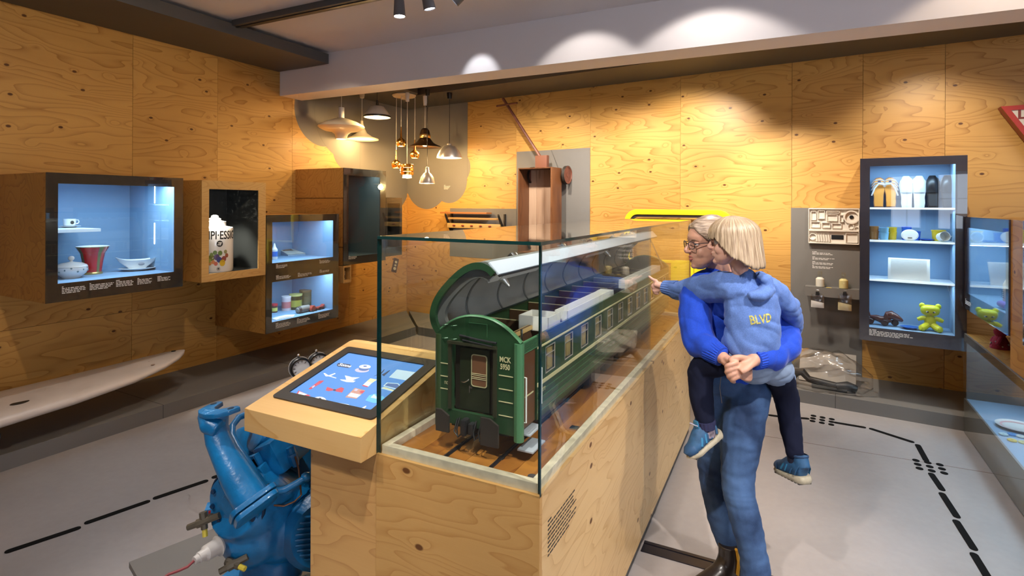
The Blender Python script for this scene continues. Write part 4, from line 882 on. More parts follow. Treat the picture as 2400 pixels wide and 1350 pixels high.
# ============================================================ wrapped bundle on the step
pb = BW.onz(1935, 905, .104); t = thing('wrapped_bundle', 'crumpled clear plastic bag with a board and black pipe parts on the grey step', 'plastic bag', BW, pb.x, pb.y, .105)
BR_ = mat('bundle_board', (.30, .26, .22), .6, noise=.1)
mx = Matrix.Translation((.02, .06, .0)) @ Matrix.Rotation(R(-38), 4, 'X')
m = MB(); m.box(-.23, .20, -.01, .01, .0, .30, mx=mx); m.build('board', BR_, t, smooth=0)
m = MB(); m.tube([(-.27, -.06, .03), (-.22, -.07, .10), (-.17, -.07, .11), (-.12, -.08, .06), (.02, -.09, .045), (.12, -.09, .04)], [.03, .034, .034, .028, .03, .026], 12); m.build('pipe', BLACK, t)
m = MB(); m.tube([(.08, -.10, .04), (.16, -.08, .05), (.22, -.06, .03)], [.03, .04, .035], 12); m.build('pipe_joint', BLACK, t)
m = MB(); m.box(-.10, .16, -.12, -.02, .01, .03); m.build('plate', mat('bundle_dark', (.08, .075, .07), .4), t, bevel=.004)
rnd = random.Random(5); m = MB(); rs = []
for i in range(15):
    f = i/14; sc_ = math.sin(math.pi*(.06+.9*f))**.5; row = []
    for q in range(26):
        a = 2*math.pi*q/26; rx, rz = .19*sc_, (.155+.10*math.sin(math.pi*f))*sc_
        nz = 1+.13*math.sin(5*a+9*f)+.10*math.sin(11*a-23*f)+.07*rnd.uniform(-1, 1)
        ca, sa_ = math.copysign(abs(math.cos(a))**.6, math.cos(a)), math.copysign(abs(math.sin(a))**.6, math.sin(a)); row.append((-.34+.68*f, -.04+rx*.85*ca*nz, max(.001, .10+rz*.80*sa_*nz)))
    rs.append(row)
m.rings(rs); m.build('plastic_film', glass_mat('crumpled_film', (.965, .96, .955), ior=1.4, rough=.16, extra=.035), t, smooth=180)
# ============================================================ contents of the tall case
def in6(name, label, cat, u, z, y, group=None): x = BW.px(u, 500, y)[0]; return thing(name, label, cat, BW, x, y, z, 0, group)
def shoe(label, u, u_w, c_out, kind, flip):
    t = in6(kind, label, 'shoe', u, SH6[0]+.001, -DB+.20); t.rotation_euler = (R(-12), 0, BW.a); s = flip
    o_ = [(-.036, .0), (-.042, .04), (-.040, .09), (-.050, .15), (-.056, .19), (-.046, .235), (-.020, .262), (.012, .268), (.036, .25), (.048, .21), (.046, .16), (.036, .11), (.034, .05), (.032, .0)]
    o_ = [(s*a*.95, b*.96) for a, b in o_]
    m = MB(); m.prism(o_, .0, .022); m.build('sole', c_out[0], t, bevel=.005)
    if kind == 'sandal':
        m = MB(); m.prism([(a*.86, b*.93+.008) for a, b in o_], -.004, .001); m.build('footbed', c_out[1], t, smooth=0)
        for (z0_, z1_, r) in ((.20, .215, .007), (.175, .195, .007), (.145, .18, .007), (.10, .185, .007)):
            m = MB(); m.tube([(s*-.05, .006, z0_), (s*-.03, -.03, (z0_+z1_)/2+.012), (s*.0, -.038, z1_+.008), (s*.03, -.028, z1_+.004), (s*.046, .006, z1_-.012)], [(r, .003)]*5, 8); m.build('strap', WHITEM, t)
        m = MB(); m.ell((s*.002, -.042, .208), (.012, .004, .007), 10, 6); m.build('buckle', mat('buckle_navy', (.02, .02, .08), .3), t)
    else:
        m = MB(); rs = []
        for f, d in ((.46, .018), (.56, .034), (.70, .040), (.85, .034), (.95, .018), (1.0, .004)):
            zz = .262*f; xs_ = [p for p in o_]; half = .045*(math.sin(math.pi*min(1, (1.04-f)/.9+.02))**.5)
            rs.append([(s*-.004+half*math.cos(a), .004-d*math.sin(a), zz) for a in [math.pi*q/12 for q in range(13)]])
        m.rings(rs, close=False, cap=False); m.build('upper', c_out[1], t, smooth=60)
        m = MB(); m.prism([(a*.78, b*.90+.012) for a, b in o_], -.003, .001); m.build('insole', c_out[2], t, smooth=0)
ORB = mat('sandal_orange', (.68, .26, .03), .5); ORS = mat('sandal_sole', (.25, .10, .05), .5)
WSH = mat('slipper_clear_white', (.66, .72, .78), .3); WSI = mat('slipper_insole', (.52, .60, .68), .4)
KSH = mat('slipper_black', (.012, .012, .014), .35); KSI = mat('slipper_black_insole', (.02, .02, .022), .6)
shoe('orange sandal with white straps, left of its pair', 2060, 40, (ORS, ORB), 'sandal', 1); shoe('orange sandal with white straps, right of its pair', 2087, 40, (ORS, ORB), 'sandal', -1)
shoe('translucent white slipper, left of its pair', 2126, 40, (WSH, WSH, WSI), 'slipper', 1); shoe('translucent white slipper, right of its pair', 2154, 40, (WSH, WSH, WSI), 'slipper', -1)
shoe('black slipper, left of its pair', 2188, 40, (KSH, KSH, KSI), 'slipper', 1); shoe('black slipper, right of its pair', 2221, 40, (KSH, KSH, KSI), 'slipper', -1)
def mug(label, u, y, r, h, c_, z=None, stack=1, handle=False, rot=None):
    t = in6('plastic_cup', label, 'cup', u, (SH6[1] if z is None else z)+.0005, y); mt_ = mat('cup_colour', c_, .3)
    for s_ in range(stack):
        m = MB(); zz = s_*h*.62; m.lathe([(0, zz), (r*.86, zz), (r, zz+h), (r*.94, zz+h), (r*.8, zz+.006), (0, zz+.006)], 24); m.build('cup_body', mt_, t)
        m = MB(); m.lathe([(r*1.0, zz+h*.9), (r*1.04, zz+h*.92), (r*1.04, zz+h), (r, zz+h)], 24); m.build('rim_band', mt_, t)
    if handle:
        m = MB(); m.tube([(r*.9, 0, h*.85), (r*1.45, 0, h*.8), (r*1.5, 0, h*.45), (r*.9, 0, h*.3)], .004, 8); m.build('handle', mt_, t)
    if rot: t.rotation_euler = (rot[0], rot[1], BW.a+rot[2])
    return t
mug('two stacked orange-brown cups at the left of the cup shelf', 2048, -DB+.14, .036, .066, (.42, .19, .05), stack=2)
mug('two stacked pale blue cups beside the orange ones', 2072, -DB+.12, .033, .060, (.22, .52, .75), stack=2)
mug('two stacked yellow cups right behind the pale blue ones', 2091, -DB+.16, .033, .062, (.62, .44, .02), stack=2)
mug('two stacked royal blue cups behind the white oval dish', 2125, -DB+.20, .034, .066, (.01, .10, .52), stack=2)
mug('single royal blue cup right of the stacked blue ones', 2146, -DB+.19, .034, .072, (.01, .10, .50))
mug('yellow cup behind the lying white cup', 2200, -DB+.19, .046, .085, (.62, .44, .02))
c = mug('white handled cup lying on its side on the shelf', 2204, -DB+.11, .036, .06, (.70, .76, .80), handle=True); c.rotation_euler = (R(80), R(0), BW.a+R(25)); c.location.z += .034
t = in6('oval_dish', 'white oval dish propped against the blue cups', 'dish', 2133, SH6[1]+.002, -DB+.10); t.rotation_euler = (R(-20), 0, BW.a)
m = MB(); m.lathe([(0, .0), (.046, 0), (.054, -.008), (.056, -.006), (.047, .004), (0, .004)], 32, mx=Matrix.Translation((0, 0, .046)) @ Matrix.Rotation(R(90), 4, 'X') @ Matrix.Diagonal((1.02, .84, 1, 1))); m.build('dish', WHITEM, t)
m = MB(); m.box(-.014, .014, -.009, -.004, .018, .022); m.build('slot', BLACK, t, smooth=0)
t = in6('blue_saucer', 'flat royal blue saucer at the back of the cup shelf', 'saucer', 2172, SH6[1]+.001, -DB+.17)
m = MB(); m.lathe([(0, 0), (.03, 0), (.05, .01), (.049, .013), (.03, .004), (0, .004)], 24); m.build('saucer', mat('saucer_blue', (.01, .08, .42), .3), t)
m = MB(); m.lathe([(.03, 0), (.033, .0), (.033, -.0008), (.03, -.0008)], 24); m.build('foot_ring', mat('saucer_blue2', (.01, .07, .36), .3), t)
t = in6('ruled_panel', 'white ribbed panel propped on the third shelf', 'panel', 2130, SH6[2]+.001, -DB+.09); t.rotation_euler = (R(-16), 0, BW.a-R(4))
m = MB(); m.box(-.135, .135, 0, .006, 0, .175); m.build('panel', WHITEM, t, bevel=.001)
for k in range(18):
    m = MB(); m.box(-.115, .115, -.0016, 0, .012+.0088*k, .0156+.0088*k); m.build('rib', WHITEM, t, smooth=0)
zf = c6o[2]
BRN = mat('toy_brown', (.10, .022, .014), .22, coat=.5)
t = in6('toy_dachshund', 'glossy brown toy dachshund on wheels', 'toy dog', 2072, zf+.001, -DB+.15); t.rotation_euler = (0, 0, BW.a-R(5))
m = MB(); m.tube([(-.09, 0, .058), (-.05, 0, .056), (-.02, 0, .045), (.02, 0, .05), (.05, 0, .06)], [.016, .024, .028, .03, .03], 16); m.build('body', BRN, t)
m = MB(); m.tube([(.02, 0, .085), (.05, 0, .092), (.08, 0, .078), (.115, 0, .058), (.128, 0, .05)], [.03, .034, .028, .017, .008], 16); m.build('head', BRN, t)
m = MB(); m.ell((.018, -.03, .072), (.016, .010, .036), 14, 8); m.build('ear', BRN, t); m = MB(); m.ell((.018, .03, .072), (.016, .010, .036), 14, 8); m.build('ear', BRN, t)
m = MB(); m.tube([(-.09, 0, .06), (-.10, 0, .10), (-.115, 0, .13)], [.006, .004, .0015], 8); m.build('tail', BRN, t)
for x_, y_ in ((-.09, -.026), (-.09, .026), (.01, -.03), (.075, .026)):
    m = MB(); m.lathe([(0, -.010), (.02, -.010), (.026, -.004), (.026, .004), (.02, .010), (0, .010)], 20, mx=Matrix.Translation((x_, y_, .027)) @ Matrix.Rotation(R(90), 4, 'X')); m.build('wheel', mat('toy_dark_brown', (.04, .012, .01), .25), t)
t = in6('blue_oval_dish', 'small shiny blue oval dish between the toy dog and the bear', 'dish', 2134, zf+.001, -DB+.10)
m = MB(); m.lathe([(0, 0), (.03, 0), (.05, .012), (.062, .018), (.060, .021), (.045, .015), (0, .008)], 28, mx=Matrix.Diagonal((1.05, .75, 1, 1))); m.build('dish', mat('dish_blue', (.01, .10, .42), .15, coat=.6), t)
m = MB(); m.lathe([(.02, .009), (.022, .0105), (.024, .0105), (.026, .0105)], 20); m.build('inner_ring', mat('dish_blue2', (.01, .14, .5), .15), t)
YB = mat('bear_yellow', (.62, .60, .015), .38)
t = in6('toy_bear', 'bright yellow sitting plastic bear with dark eyes', 'toy bear', 2181, zf+.001, -DB+.13)
m = MB(); m.ell((0, 0, .075), (.038, .032, .052), 20, 12); m.build('body', YB, t)
m = MB(); rs = []
for z_, r in ((.112, .014), (.118, .036), (.13, .052), (.15, .060), (.172, .060), (.188, .052), (.196, .034), (.199, .01)): rs.append([(r*1.04*(abs(math.cos(a))**.85*(1 if math.cos(a) > 0 else -1)), r*.78*math.sin(a), z_) for a in [2*math.pi*q/24 for q in range(24)]])
m.rings(rs); m.build('head', YB, t, smooth=80)
for s_ in (-1, 1):
    m = MB(); m.ell((s_*.050, 0, .190), (.020, .012, .022), 14, 8); m.build('ear', YB, t)
    m = MB(); m.tube([(s_*.03, -.005, .098), (s_*.055, -.01, .092), (s_*.080, -.012, .080)], [.017, .018, .013], 12); m.build('arm', YB, t)
    m = MB(); m.tube([(s_*.018, -.01, .045), (s_*.04, -.035, .028), (s_*.058, -.06, .022), (s_*.066, -.066, .024)], [.024, .025, .024, .015], 12); m.build('leg', YB, t)
    m = MB(); m.ell((s_*.020, -.043, .150), (.010, .004, .007), 12, 8); ey = m.build('eye', WHITEM, t)
    m = MB(); m.ell((s_*.018, -.046, .149), (.0065, .0025, .0055), 12, 8); m.build('pupil', BLACK, ey)
m = MB(); m.ell((0, -.045, .130), (.008, .005, .004), 10, 6); m.build('mouth', mat('bear_red', (.5, .2, .02), .4), t)
# ============================================================ right-hand cases: contents
t = thing('bleach_bottle', 'white printed plastic bottle with a handle in the right-hand case', 'bottle', RP, .62, .11, 1.021)
m = MB(); m.lathe([(0, 0), (.042, 0), (.045, .01), (.045, .14), (.03, .175), (.018, .19), (.018, .20), (0, .20)], 24); m.build('bottle_body', WHITEM, t)
m = MB(); m.lathe([(.021, .195), (.021, .225), (0, .226)], 20); m.build('cap', mat('cap_pale', (.6, .62, .66), .4), t)
m = MB(); m.tube([(.035, -.0, .165), (.07, 0, .155), (.075, 0, .11), (.045, 0, .09)], .009, 8); m.build('handle', WHITEM, t)
caption(t, -.03, -.0455, .11, .06, 5, PRINTK, h=.004, gap=.012, name='printed_label')
for lb, x_, y_, c_ in (('blue rolled cloth in the right-hand case', .72, .12, (.03, .14, .55)), ('purple rolled cloth nearest the glass in the right-hand case', .70, .05, (.22, .08, .45)), ('orange rolled cloth lying on top of the blue roll', .74, .12, (.62, .16, .05))):
    top = 'orange' in lb; t = thing('cloth_roll', lb, 'cloth', RP, x_, y_, 1.021+(.042 if top else 0))
    m = MB(); m.tube([(-.07, 0, .021), (-.05, 0, .0225), (.05, 0, .0225), (.07, 0, .021)], [.018, .021, .021, .018], 14); m.build('roll', mat('cloth_colour', c_, .8), t)
    m = MB(); m.tube([(-.078, 0, .021), (-.069, 0, .021)], .010, 12); m.build('roll_end', mat('cloth_dark', [q*.6 for q in c_], .8), t)
t = thing('puppet', 'crimson plush puppet standing on the plywood top of the low case', 'toy', RP, .43, .10, .7205)
CR = mat('plush_crimson', (.26, .015, .06), .9, bump=.4, bscale=200)
m = MB(); m.lathe([(0, 0), (.055, 0), (.05, .03), (.035, .065), (.025, .08), (.034, .095), (.036, .115), (.02, .132), (0, .134)], 20); m.build('body', CR, t)
for s_ in (-1, 1):
    m = MB(); m.tube([(s_*.03, 0, .075), (s_*.055, -.02, .05), (s_*.06, -.03, .03)], [.014, .014, .012], 10); m.build('arm', CR, t)
    m = MB(); m.ell((s_*.022, 0, .132), (.012, .008, .012), 10, 6); m.build('ear', CR, t)
m = MB()
for k in range(9): a = 2*math.pi*k/9; m.ell((.05*math.cos(a), .05*math.sin(a), .02+.014*(k % 3)), (.006, .006, .006), 8, 5)
m.build('spots', mat('plush_pale', (.5, .45, .5), .9), t)
t = thing('speaker_box', 'little pale wooden box with a round black speaker hole behind the puppet', 'box', RP, .47, .28, .7205)
m = MB(); m.box(0, .10, 0, .08, 0, .13); m.build('box', PLYL, t, bevel=.002)
m = MB(); m.cyl((.05, -.002, .07), (.05, .004, .07), .028, n=24); m.build('speaker_hole', BLACK, t)
NB = mat('notebook_blue', (.05, .12, .5), .35)
pn = RP.onz(2318, 965, .26); t = thing('spiral_notebook', 'blue spiral-bound notebook with a printed cover in the low case', 'notebook', RP, max(.10, pn.x-.03), .44, .244); t.rotation_euler = (0, 0, RP.a+R(4))
m = MB(); m.box(0, .34, -.11, .11, .0, .022); m.build('pages', NB, t, bevel=.001)
m = MB(); m.box(.02, .34, -.105, .105, .022, .0235); m.build('cover', mat('cover_pale', (.55, .58, .66), .4, noise=.3, nscale=25), t, smooth=0)
for k in range(14):
    m = MB(); a0 = -.10+.0154*k; m.tube([(.012, a0, .022), (.004, a0, .030), (-.008, a0, .022), (-.006, a0, .004), (.006, a0, .0)], .0022, 6); m.build('spiral_ring', BLACK, t)
t = thing('serving_plate', 'pale round plate with a pink pattern in the low case', 'plate', RP, RP.onz(2386, 1003, .25).x, RP.onz(2386, 1003, .25).y, .244)
m = MB(); m.lathe([(0, .003), (.06, .003), (.07, .006), (.11, .018), (.112, .021), (.07, .010), (0, .008)], 36); m.build('plate', WHITEP, t)
m = MB(); m.lathe([(.078, .0125), (.084, .0145), (.088, .016), (.088, .0165), (.078, .0135)], 36); m.build('pattern_ring', mat('plate_pink', (.6, .3, .32), .4), t)
rnd = random.Random(11)
for k, (c_, lb, x_, y_) in enumerate((((.62, .45, .05), 'yellow button disc nearest the glass in the low case', *RP.onz(2372, 1031, .25)[:2]), ((.05, .25, .6), 'blue button disc beside the pale plate', *RP.onz(2372, 1017, .25)[:2]), ((.55, .55, .25), 'olive button disc furthest right of the discs', *RP.onz(2398, 1036, .25)[:2]), ((.6, .62, .6), 'white button disc between the coloured discs', *RP.onz(2392, 1022, .25)[:2]), ((.45, .6, .65), 'pale blue button disc left of the coloured discs', *RP.onz(2352, 1017, .25)[:2]))):
    t = thing('button_disc', lb, 'disc', RP, x_, y_, .244); m = MB(); m.lathe([(0, 0), (.022, 0), (.024, .004), (.022, .008), (.012, .007), (0, .007)], 20); m.build('disc', mat('disc_colour', c_, .3), t)
    m = MB(); m.cyl((0, 0, .0068), (0, 0, .0074), .006, n=12); m.build('dimple', mat('disc_dimple', [q*.5 for q in c_], .3), t)
# ============================================================ triangular sign top right
x0, z0 = BW.px(2345, 250, -.16); t = thing('triangle_sign', 'white downward triangle sign with red border and the letter L', 'sign', BW, x0, -.16, z0)
S_ = .62; tri = [(0, 0), (S_, 0), (S_/2, -S_*.866)]; cen = (S_/2, -S_*.2887); sc_ = lambda k: [(cen[0]+(a-cen[0])*k, cen[1]+(b-cen[1])*k) for a, b in tri]
m = MB(); m.prism(tri, .0, .12); m.build('sign_body', mat('sign_red_side', (.20, .02, .015), .4), t, smooth=0)
m = MB(); a_, b_ = tri, sc_(.80); m.add([(p[0], -.012, p[1]) for p in a_]+[(p[0], -.012, p[1]) for p in b_]+[(p[0], 0, p[1]) for p in a_]+[(p[0], 0, p[1]) for p in b_], [(j, (j+1) % 3, 3+(j+1) % 3, 3+j) for j in range(3)]+[(j, 6+j, 6+(j+1) % 3, (j+1) % 3) for j in range(3)]+[(3+j, 3+(j+1) % 3, 9+(j+1) % 3, 9+j) for j in range(3)]); m.build('red_border', mat('sign_red', (.38, .03, .02), .35), t, smooth=0)
m = MB(); m.prism(sc_(.81), -.004, 0); m.build('white_face', mat('sign_cream', (.62, .55, .45), .5), t, smooth=0)
text_obj('letter', 'L', .11, mat('sign_letter', (.20, .03, .02), .4), t, (.125, -.005, -.105), bold=.003)
# ============================================================ railway carriage model under the glass
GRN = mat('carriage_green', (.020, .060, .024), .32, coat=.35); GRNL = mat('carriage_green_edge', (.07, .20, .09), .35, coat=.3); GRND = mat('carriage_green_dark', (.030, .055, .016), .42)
CRM = mat('carriage_cream', (.62, .55, .30), .4); BRW = mat('carriage_brown', (.075, .028, .012), .4); DKM = mat('carriage_underframe', (.012, .012, .014), .45); ROOFI = mat('roof_inside', (.34, .33, .30), .5, noise=.15, nscale=6); ROOFE = mat('roof_edge_silver', (.58, .62, .70), .35)
WHB = mat('duct_white', (.70, .68, .62), .45); INTB = mat('interior_brown', (.10, .05, .025), .5); WDY = mat('interior_wood', (.55, .36, .14), .45)
CX0, CW, CY0, CLEN, CB, CE = .138, .316, .14, 2.45, .93, 1.213
tr = thing('model_carriage', 'large green model railway carriage with its roof hinged open', 'model train', PF, CX0, CY0, PH+.005); zb0 = PH+.005
Z = lambda z: z-zb0
# end wall with arched top, doorway left open
def endwall(y0, y1, nm):
    n = 24; top = [(CW*k/n, Z(CE)+.070*(1-abs(2*k/n-1)**2.2)) for k in range(n+1)]
    xl, xr, zd = CW*.20, CW*.70, Z(1.185)
    m = MB(); m.box(0, xl, y0, y1, Z(CB-.01), Z(1.185)); m.box(xr, CW, y0, y1, Z(CB-.01), Z(1.185))
    m.prism([(0, zd)]+[(CW, zd)]+top[::-1], y0, y1); m.box(xl, xr, y0, y1, Z(CB-.01), Z(.965))
    m.build(nm, GRN, tr, smooth=20)
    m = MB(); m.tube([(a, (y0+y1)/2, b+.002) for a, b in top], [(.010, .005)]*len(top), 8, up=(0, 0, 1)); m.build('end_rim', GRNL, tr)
    return xl, xr, top
xl, xr, top = endwall(0, .016, 'end_wall'); endwall(CLEN-.016, CLEN, 'end_wall')
m = MB(); m.box(xl, xr, .022, .028, Z(.965), Z(1.185)); m.build('gangway_recess', mat('gangway_dark', (.022, .018, .012), .5), tr, smooth=0)
# end door
dr = MB(); dr.box(CW*.27, CW*.63, .013, .022, Z(.97), Z(1.175)); door = dr.build('end_door', mat('door_dark_green', (.020, .028, .012), .4), tr, bevel=.002)
wx0, wx1, wz0, wz1 = CW*.425, CW*.595, Z(1.055), Z(1.155)
m = MB(); m.prism(rrect(wx0, wx1, wz0, wz1, .008), .0115, .0135); m.build('door_pane', mat('door_pane_brown', (.22, .10, .05), .2), door, smooth=0)
o1, o2 = rrect(wx0-.003, wx1+.003, wz0-.003, wz1+.003, .010), rrect(wx0, wx1, wz0, wz1, .008)
m = MB(); n = len(o1); m.add([(a, .0095, b) for a, b in o1]+[(a, .0095, b) for a, b in o2]+[(a, .0125, b) for a, b in o1], [(j, (j+1) % n, n+(j+1) % n, n+j) for j in range(n)]+[(j, 2*n+j, 2*n+(j+1) % n, (j+1) % n) for j in range(n)]); m.build('door_window_frame', CRM, door, smooth=0)
for zz in (.030, .037, .046, .053):
    m = MB(); m.tube([(wx0, .0105, wz0+zz*.75), (wx1, .0105, wz0+zz*.75)], .0011, 6); m.build('window_bar', CRM, door)
m = MB(); m.tube([(CW*.30, .008, Z(1.062)), (CW*.34, .006, Z(1.062)), (CW*.385, .006, Z(1.070)), (CW*.385, .010, Z(1.072))], .0022, 8); m.build('door_handle', STEEL, door)
m = MB(); m.box(CW*.39, CW*.40, .010, .014, Z(1.028), Z(1.052)); m.box(CW*.40, CW*.43, .009, .013, Z(1.044), Z(1.048)); m.build('door_lock', STEEL, door, smooth=0)
m = MB(); m.box(CW*.16, CW*.74, -.012, .0, Z(1.188), Z(1.197)); m.box(CW*.16, CW*.20, -.006, 0, Z(.97), Z(1.188)); m.box(CW*.70, CW*.74, -.006, 0, Z(.97), Z(1.188)); m.build('gangway_frame', mat('gangway_frame', (.030, .030, .014), .5), tr, smooth=0)
for f0, f1, zs_ in ((.76, .92, (1.105, 1.062, 1.022, .978)), (.03, .15, (1.115, 1.072, 1.03))):
    for zz in zs_:
        m = MB(); m.box(CW*f0, CW*f1, -.0015, 0, Z(zz), Z(zz)+.0028); m.build('end_stripe', CRM, tr, smooth=0)
text_obj('lettering', 'MCK', .024, CRM, tr, (CW*.83, -.0012, Z(1.150)), scale=(.78, 1, 1), bold=.0005)
text_obj('lettering', '5950', .024, CRM, tr, (CW*.83, -.0012, Z(1.127)), scale=(.72, 1, 1), bold=.0005)
text_obj('lettering', 'ПСР', .013, CRM, tr, (CW*.14, -.0012, Z(1.048)), scale=(.8, 1, 1))
m = MB(); m.tube([(CW*.30, -.004, Z(1.218)), (CW*.52, -.008, Z(1.212)), (CW*.74, -.006, Z(1.208))], .004, 8); m.tube([(CW*.34, -.008, Z(1.205)), (CW*.70, -.010, Z(1.196))], .003, 8); m.build('roof_step', DKM, tr)
m = MB(); m.box(CW*.40, CW*.62, -.0008, 0, Z(1.262), Z(1.2635)); m.box(CW*.619, CW*.623, -.0008, 0, Z(1.222), Z(1.2635)); m.build('hatch_line', GRNL, tr, smooth=0)
for x_ in (.08, .19):
    for z_ in (1.20, 1.245):
        m = MB(); m.tube([(CW*x_, -.001, Z(z_)), (CW*(x_+.04), -.008, Z(z_)+.003), (CW*(x_+.07), -.001, Z(z_)+.004)], .0015, 6); m.build('end_grip', GRNL, tr)
# buffers and coupling
for x0_, x1_, lo in ((CW*.06, CW*.22, .90), (CW*.60, CW*.80, .885)):
    m = MB(); m.prism([(x0_, Z(lo)), (x1_, Z(lo)), (x1_, Z(.955)), (x1_-.03, Z(.972)), (x0_, Z(.972))], -.030, -.022); m.build('buffer_plate', mat('buffer_black', (.030, .024, .02), .45), tr, smooth=0)
    m = MB(); m.cyl(((x0_+x1_)/2, -.024, Z(.935)), ((x0_+x1_)/2, .01, Z(.935)), .012); m.build('buffer_stem', DKM, tr)
m = MB(); m.box(CW*.36, CW*.42, -.03, .02, Z(.90), Z(.95)); m.box(CW*.44, CW*.50, -.024, .02, Z(.905), Z(.94)); m.build('coupler', DKM, tr, bevel=.003)
for a, b_ in ((.30, .36), (.40, .27), (.50, .56), (.56, .62)):
    m = MB(); m.tube([(CW*a, .0, Z(.945)), (CW*a, -.02, Z(.915)), (CW*(a+b_)/2, -.028, Z(.893)), (CW*b_, -.02, Z(.905)), (CW*b_, .0, Z(.94))], .0028, 8); m.build('brake_hose', BLACK, tr)
# corner posts and side walls
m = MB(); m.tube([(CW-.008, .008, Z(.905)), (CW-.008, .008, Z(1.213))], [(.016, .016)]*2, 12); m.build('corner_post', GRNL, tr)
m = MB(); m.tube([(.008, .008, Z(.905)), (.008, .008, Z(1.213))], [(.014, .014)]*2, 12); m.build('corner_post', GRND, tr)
WZ0, WZ1 = 1.066, 1.158; wins = [.20+.185*k for k in range(12)]; WW = .088
def side(x0_, x1_, out):
    m = MB(); y0 = .13 if out > 0 else .016
    m.box(x0_, x1_, y0, CLEN-.016, Z(CB), Z(WZ0)); m.box(x0_, x1_, y0, CLEN-.016, Z(WZ1), Z(CE))
    ys = [y0]+[v for w_ in wins for v in (w_, w_+WW)]+[CLEN-.016]
    for k in range(0, len(ys), 2): m.box(x0_, x1_, ys[k], ys[k+1], Z(WZ0), Z(WZ1))
    sw = m.build('side_wall', GRN, tr, smooth=0); xo = x1_ if out > 0 else x0_
    a, b_ = sorted((xo, xo+out*.0025))
    m = MB(); m.box(a, b_, y0, CLEN-.02, Z(1.168), Z(1.174)); m.build('cream_stripe', CRM, sw, smooth=0)
    m = MB(); m.box(a, b_, y0, CLEN-.02, Z(1.040), Z(1.053)); m.build('cream_stripe', CRM, sw, smooth=0)
    for zz in (1.018, .996, .974, .952):
        m = MB(); m.box(*sorted((xo, xo+out*.0015)), y0, CLEN-.02, Z(zz), Z(zz)+.002); m.build('side_rib', GRNL, sw, smooth=0)
    for w_ in wins:
        a, b_ = sorted((xo-out*.002, xo+out*.0012))
        m = MB(); t_ = .003
        m.box(a, b_, w_, w_+t_, Z(WZ0), Z(WZ1)); m.box(a, b_, w_+WW-t_, w_+WW, Z(WZ0), Z(WZ1)); m.box(a, b_, w_, w_+WW, Z(WZ0), Z(WZ0)+t_); m.box(a, b_, w_, w_+WW, Z(WZ1)-t_, Z(WZ1)); m.box(a, b_, w_, w_+WW, Z(WZ0+.062), Z(WZ0+.064))
        wf = m.build('side_window', ALU, sw, smooth=0)
        m = MB(); m.box(xo-out*.004, xo-out*.0035, w_, w_+WW, Z(WZ0), Z(WZ1)); m.build('window_glass', GLASS, wf, smooth=0)
        m = MB(); m.box(*sorted((xo-out*.012, xo-out*.008)), w_+WW*.45, w_+WW-.006, Z(WZ0)+.004, Z(WZ1)-.002); m.build('curtain', WDY, wf, smooth=0)
    return sw
side(CW-.008, CW, 1); side(0, .008, -1)
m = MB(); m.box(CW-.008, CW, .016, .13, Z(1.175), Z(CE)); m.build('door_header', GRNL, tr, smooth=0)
for k in range(7):
    m = MB(); m.box(CW, CW+.0012, .02, .125, Z(1.180)+.0045*k, Z(1.182)+.0045*k); m.build('header_louvre', GRN, tr, smooth=0)
m = MB(); m.box(CW-.012, CW-.006, .030, .125, Z(.935), Z(1.175)); sd = m.build('side_door', mat('side_door_brown', (.11, .042, .015), .4), tr, smooth=0)
m = MB(); m.box(CW-.006, CW-.004, .045, .110, Z(1.03), Z(1.034)); m.build('door_batten', CRM, sd, smooth=0)
m = MB(); m.ell((CW-.004, .055, Z(1.045)), (.003, .003, .003), 8, 6); m.build('door_knob', BRASS, sd)
for y_, z0_, z1_ in ((.018, .963, 1.105), (.140, .985, 1.105)):
    m = MB(); m.tube([(CW+.002, y_, Z(z0_)), (CW+.012, y_, Z(z0_)), (CW+.012, y_, Z(z1_)), (CW+.002, y_, Z(z1_))], .0028, 8); m.build('grab_rail', WHITEM, tr)
m = MB(); m.box(CW-.03, CW+.020, .03, .125, Z(.915), Z(.921)); m.box(CW-.02, CW+.035, .02, .12, Z(.868), Z(.874)); m.build('entry_step', mat('step_pale', (.42, .45, .50), .4), tr, bevel=.001)
text_obj('lettering', '№9', .020, CRM, tr, (CW+.0008, .185, Z(1.012)), rot=(R(90), 0, R(90)))
# floor, underframe, bogies
m = MB(); m.box(.008, CW-.008, .016, CLEN-.016, Z(.930), Z(.938)); m.build('carriage_floor', INTB, tr, smooth=0)
m = MB(); m.box(.05, CW-.05, .02, CLEN-.02, Z(.905), Z(.930)); m.box(.0, CW, .14, CLEN-.14, Z(.918), Z(.930)); m.build('underframe', DKM, tr, smooth=0)
for y0, y1 in ((.74, .90), (.98, 1.12), (1.20, 1.46), (1.56, 1.70)):
    m = MB(); m.box(.02, CW-.02, y0, y1, Z(.862), Z(.918)); m.build('battery_box', DKM, tr, bevel=.004)
for yc in (.34, CLEN-.34):
    m = MB(); m.box(.045, .060, yc-.18, yc+.18, Z(.875), Z(.905)); m.box(CW-.060, CW-.045, yc-.18, yc+.18, Z(.875), Z(.905)); m.box(.05, CW-.05, yc-.02, yc+.02, Z(.88), Z(.905)); bg = m.build('bogie_frame', DKM, tr, bevel=.003)
    for dy in (-.125, .125):
        m = MB(); m.cyl((.05, yc+dy, Z(.889)), (CW-.05, yc+dy, Z(.889)), .007, n=10); m.build('axle', STEEL, bg)
        for x_ in (.074, CW-.074):
            m = MB(); m.lathe([(0, -.007), (.044, -.007), (.044, .003), (.048, .003), (.048, .007), (0, .007)], 28, mx=Matrix.Translation((x_, yc+dy, Z(.8935))) @ Matrix.Rotation(R(90 if x_ < .1 else -90), 4, 'Y')); m.build('wheel', mat('wheel_iron', (.06, .058, .055), .4, .7), bg)
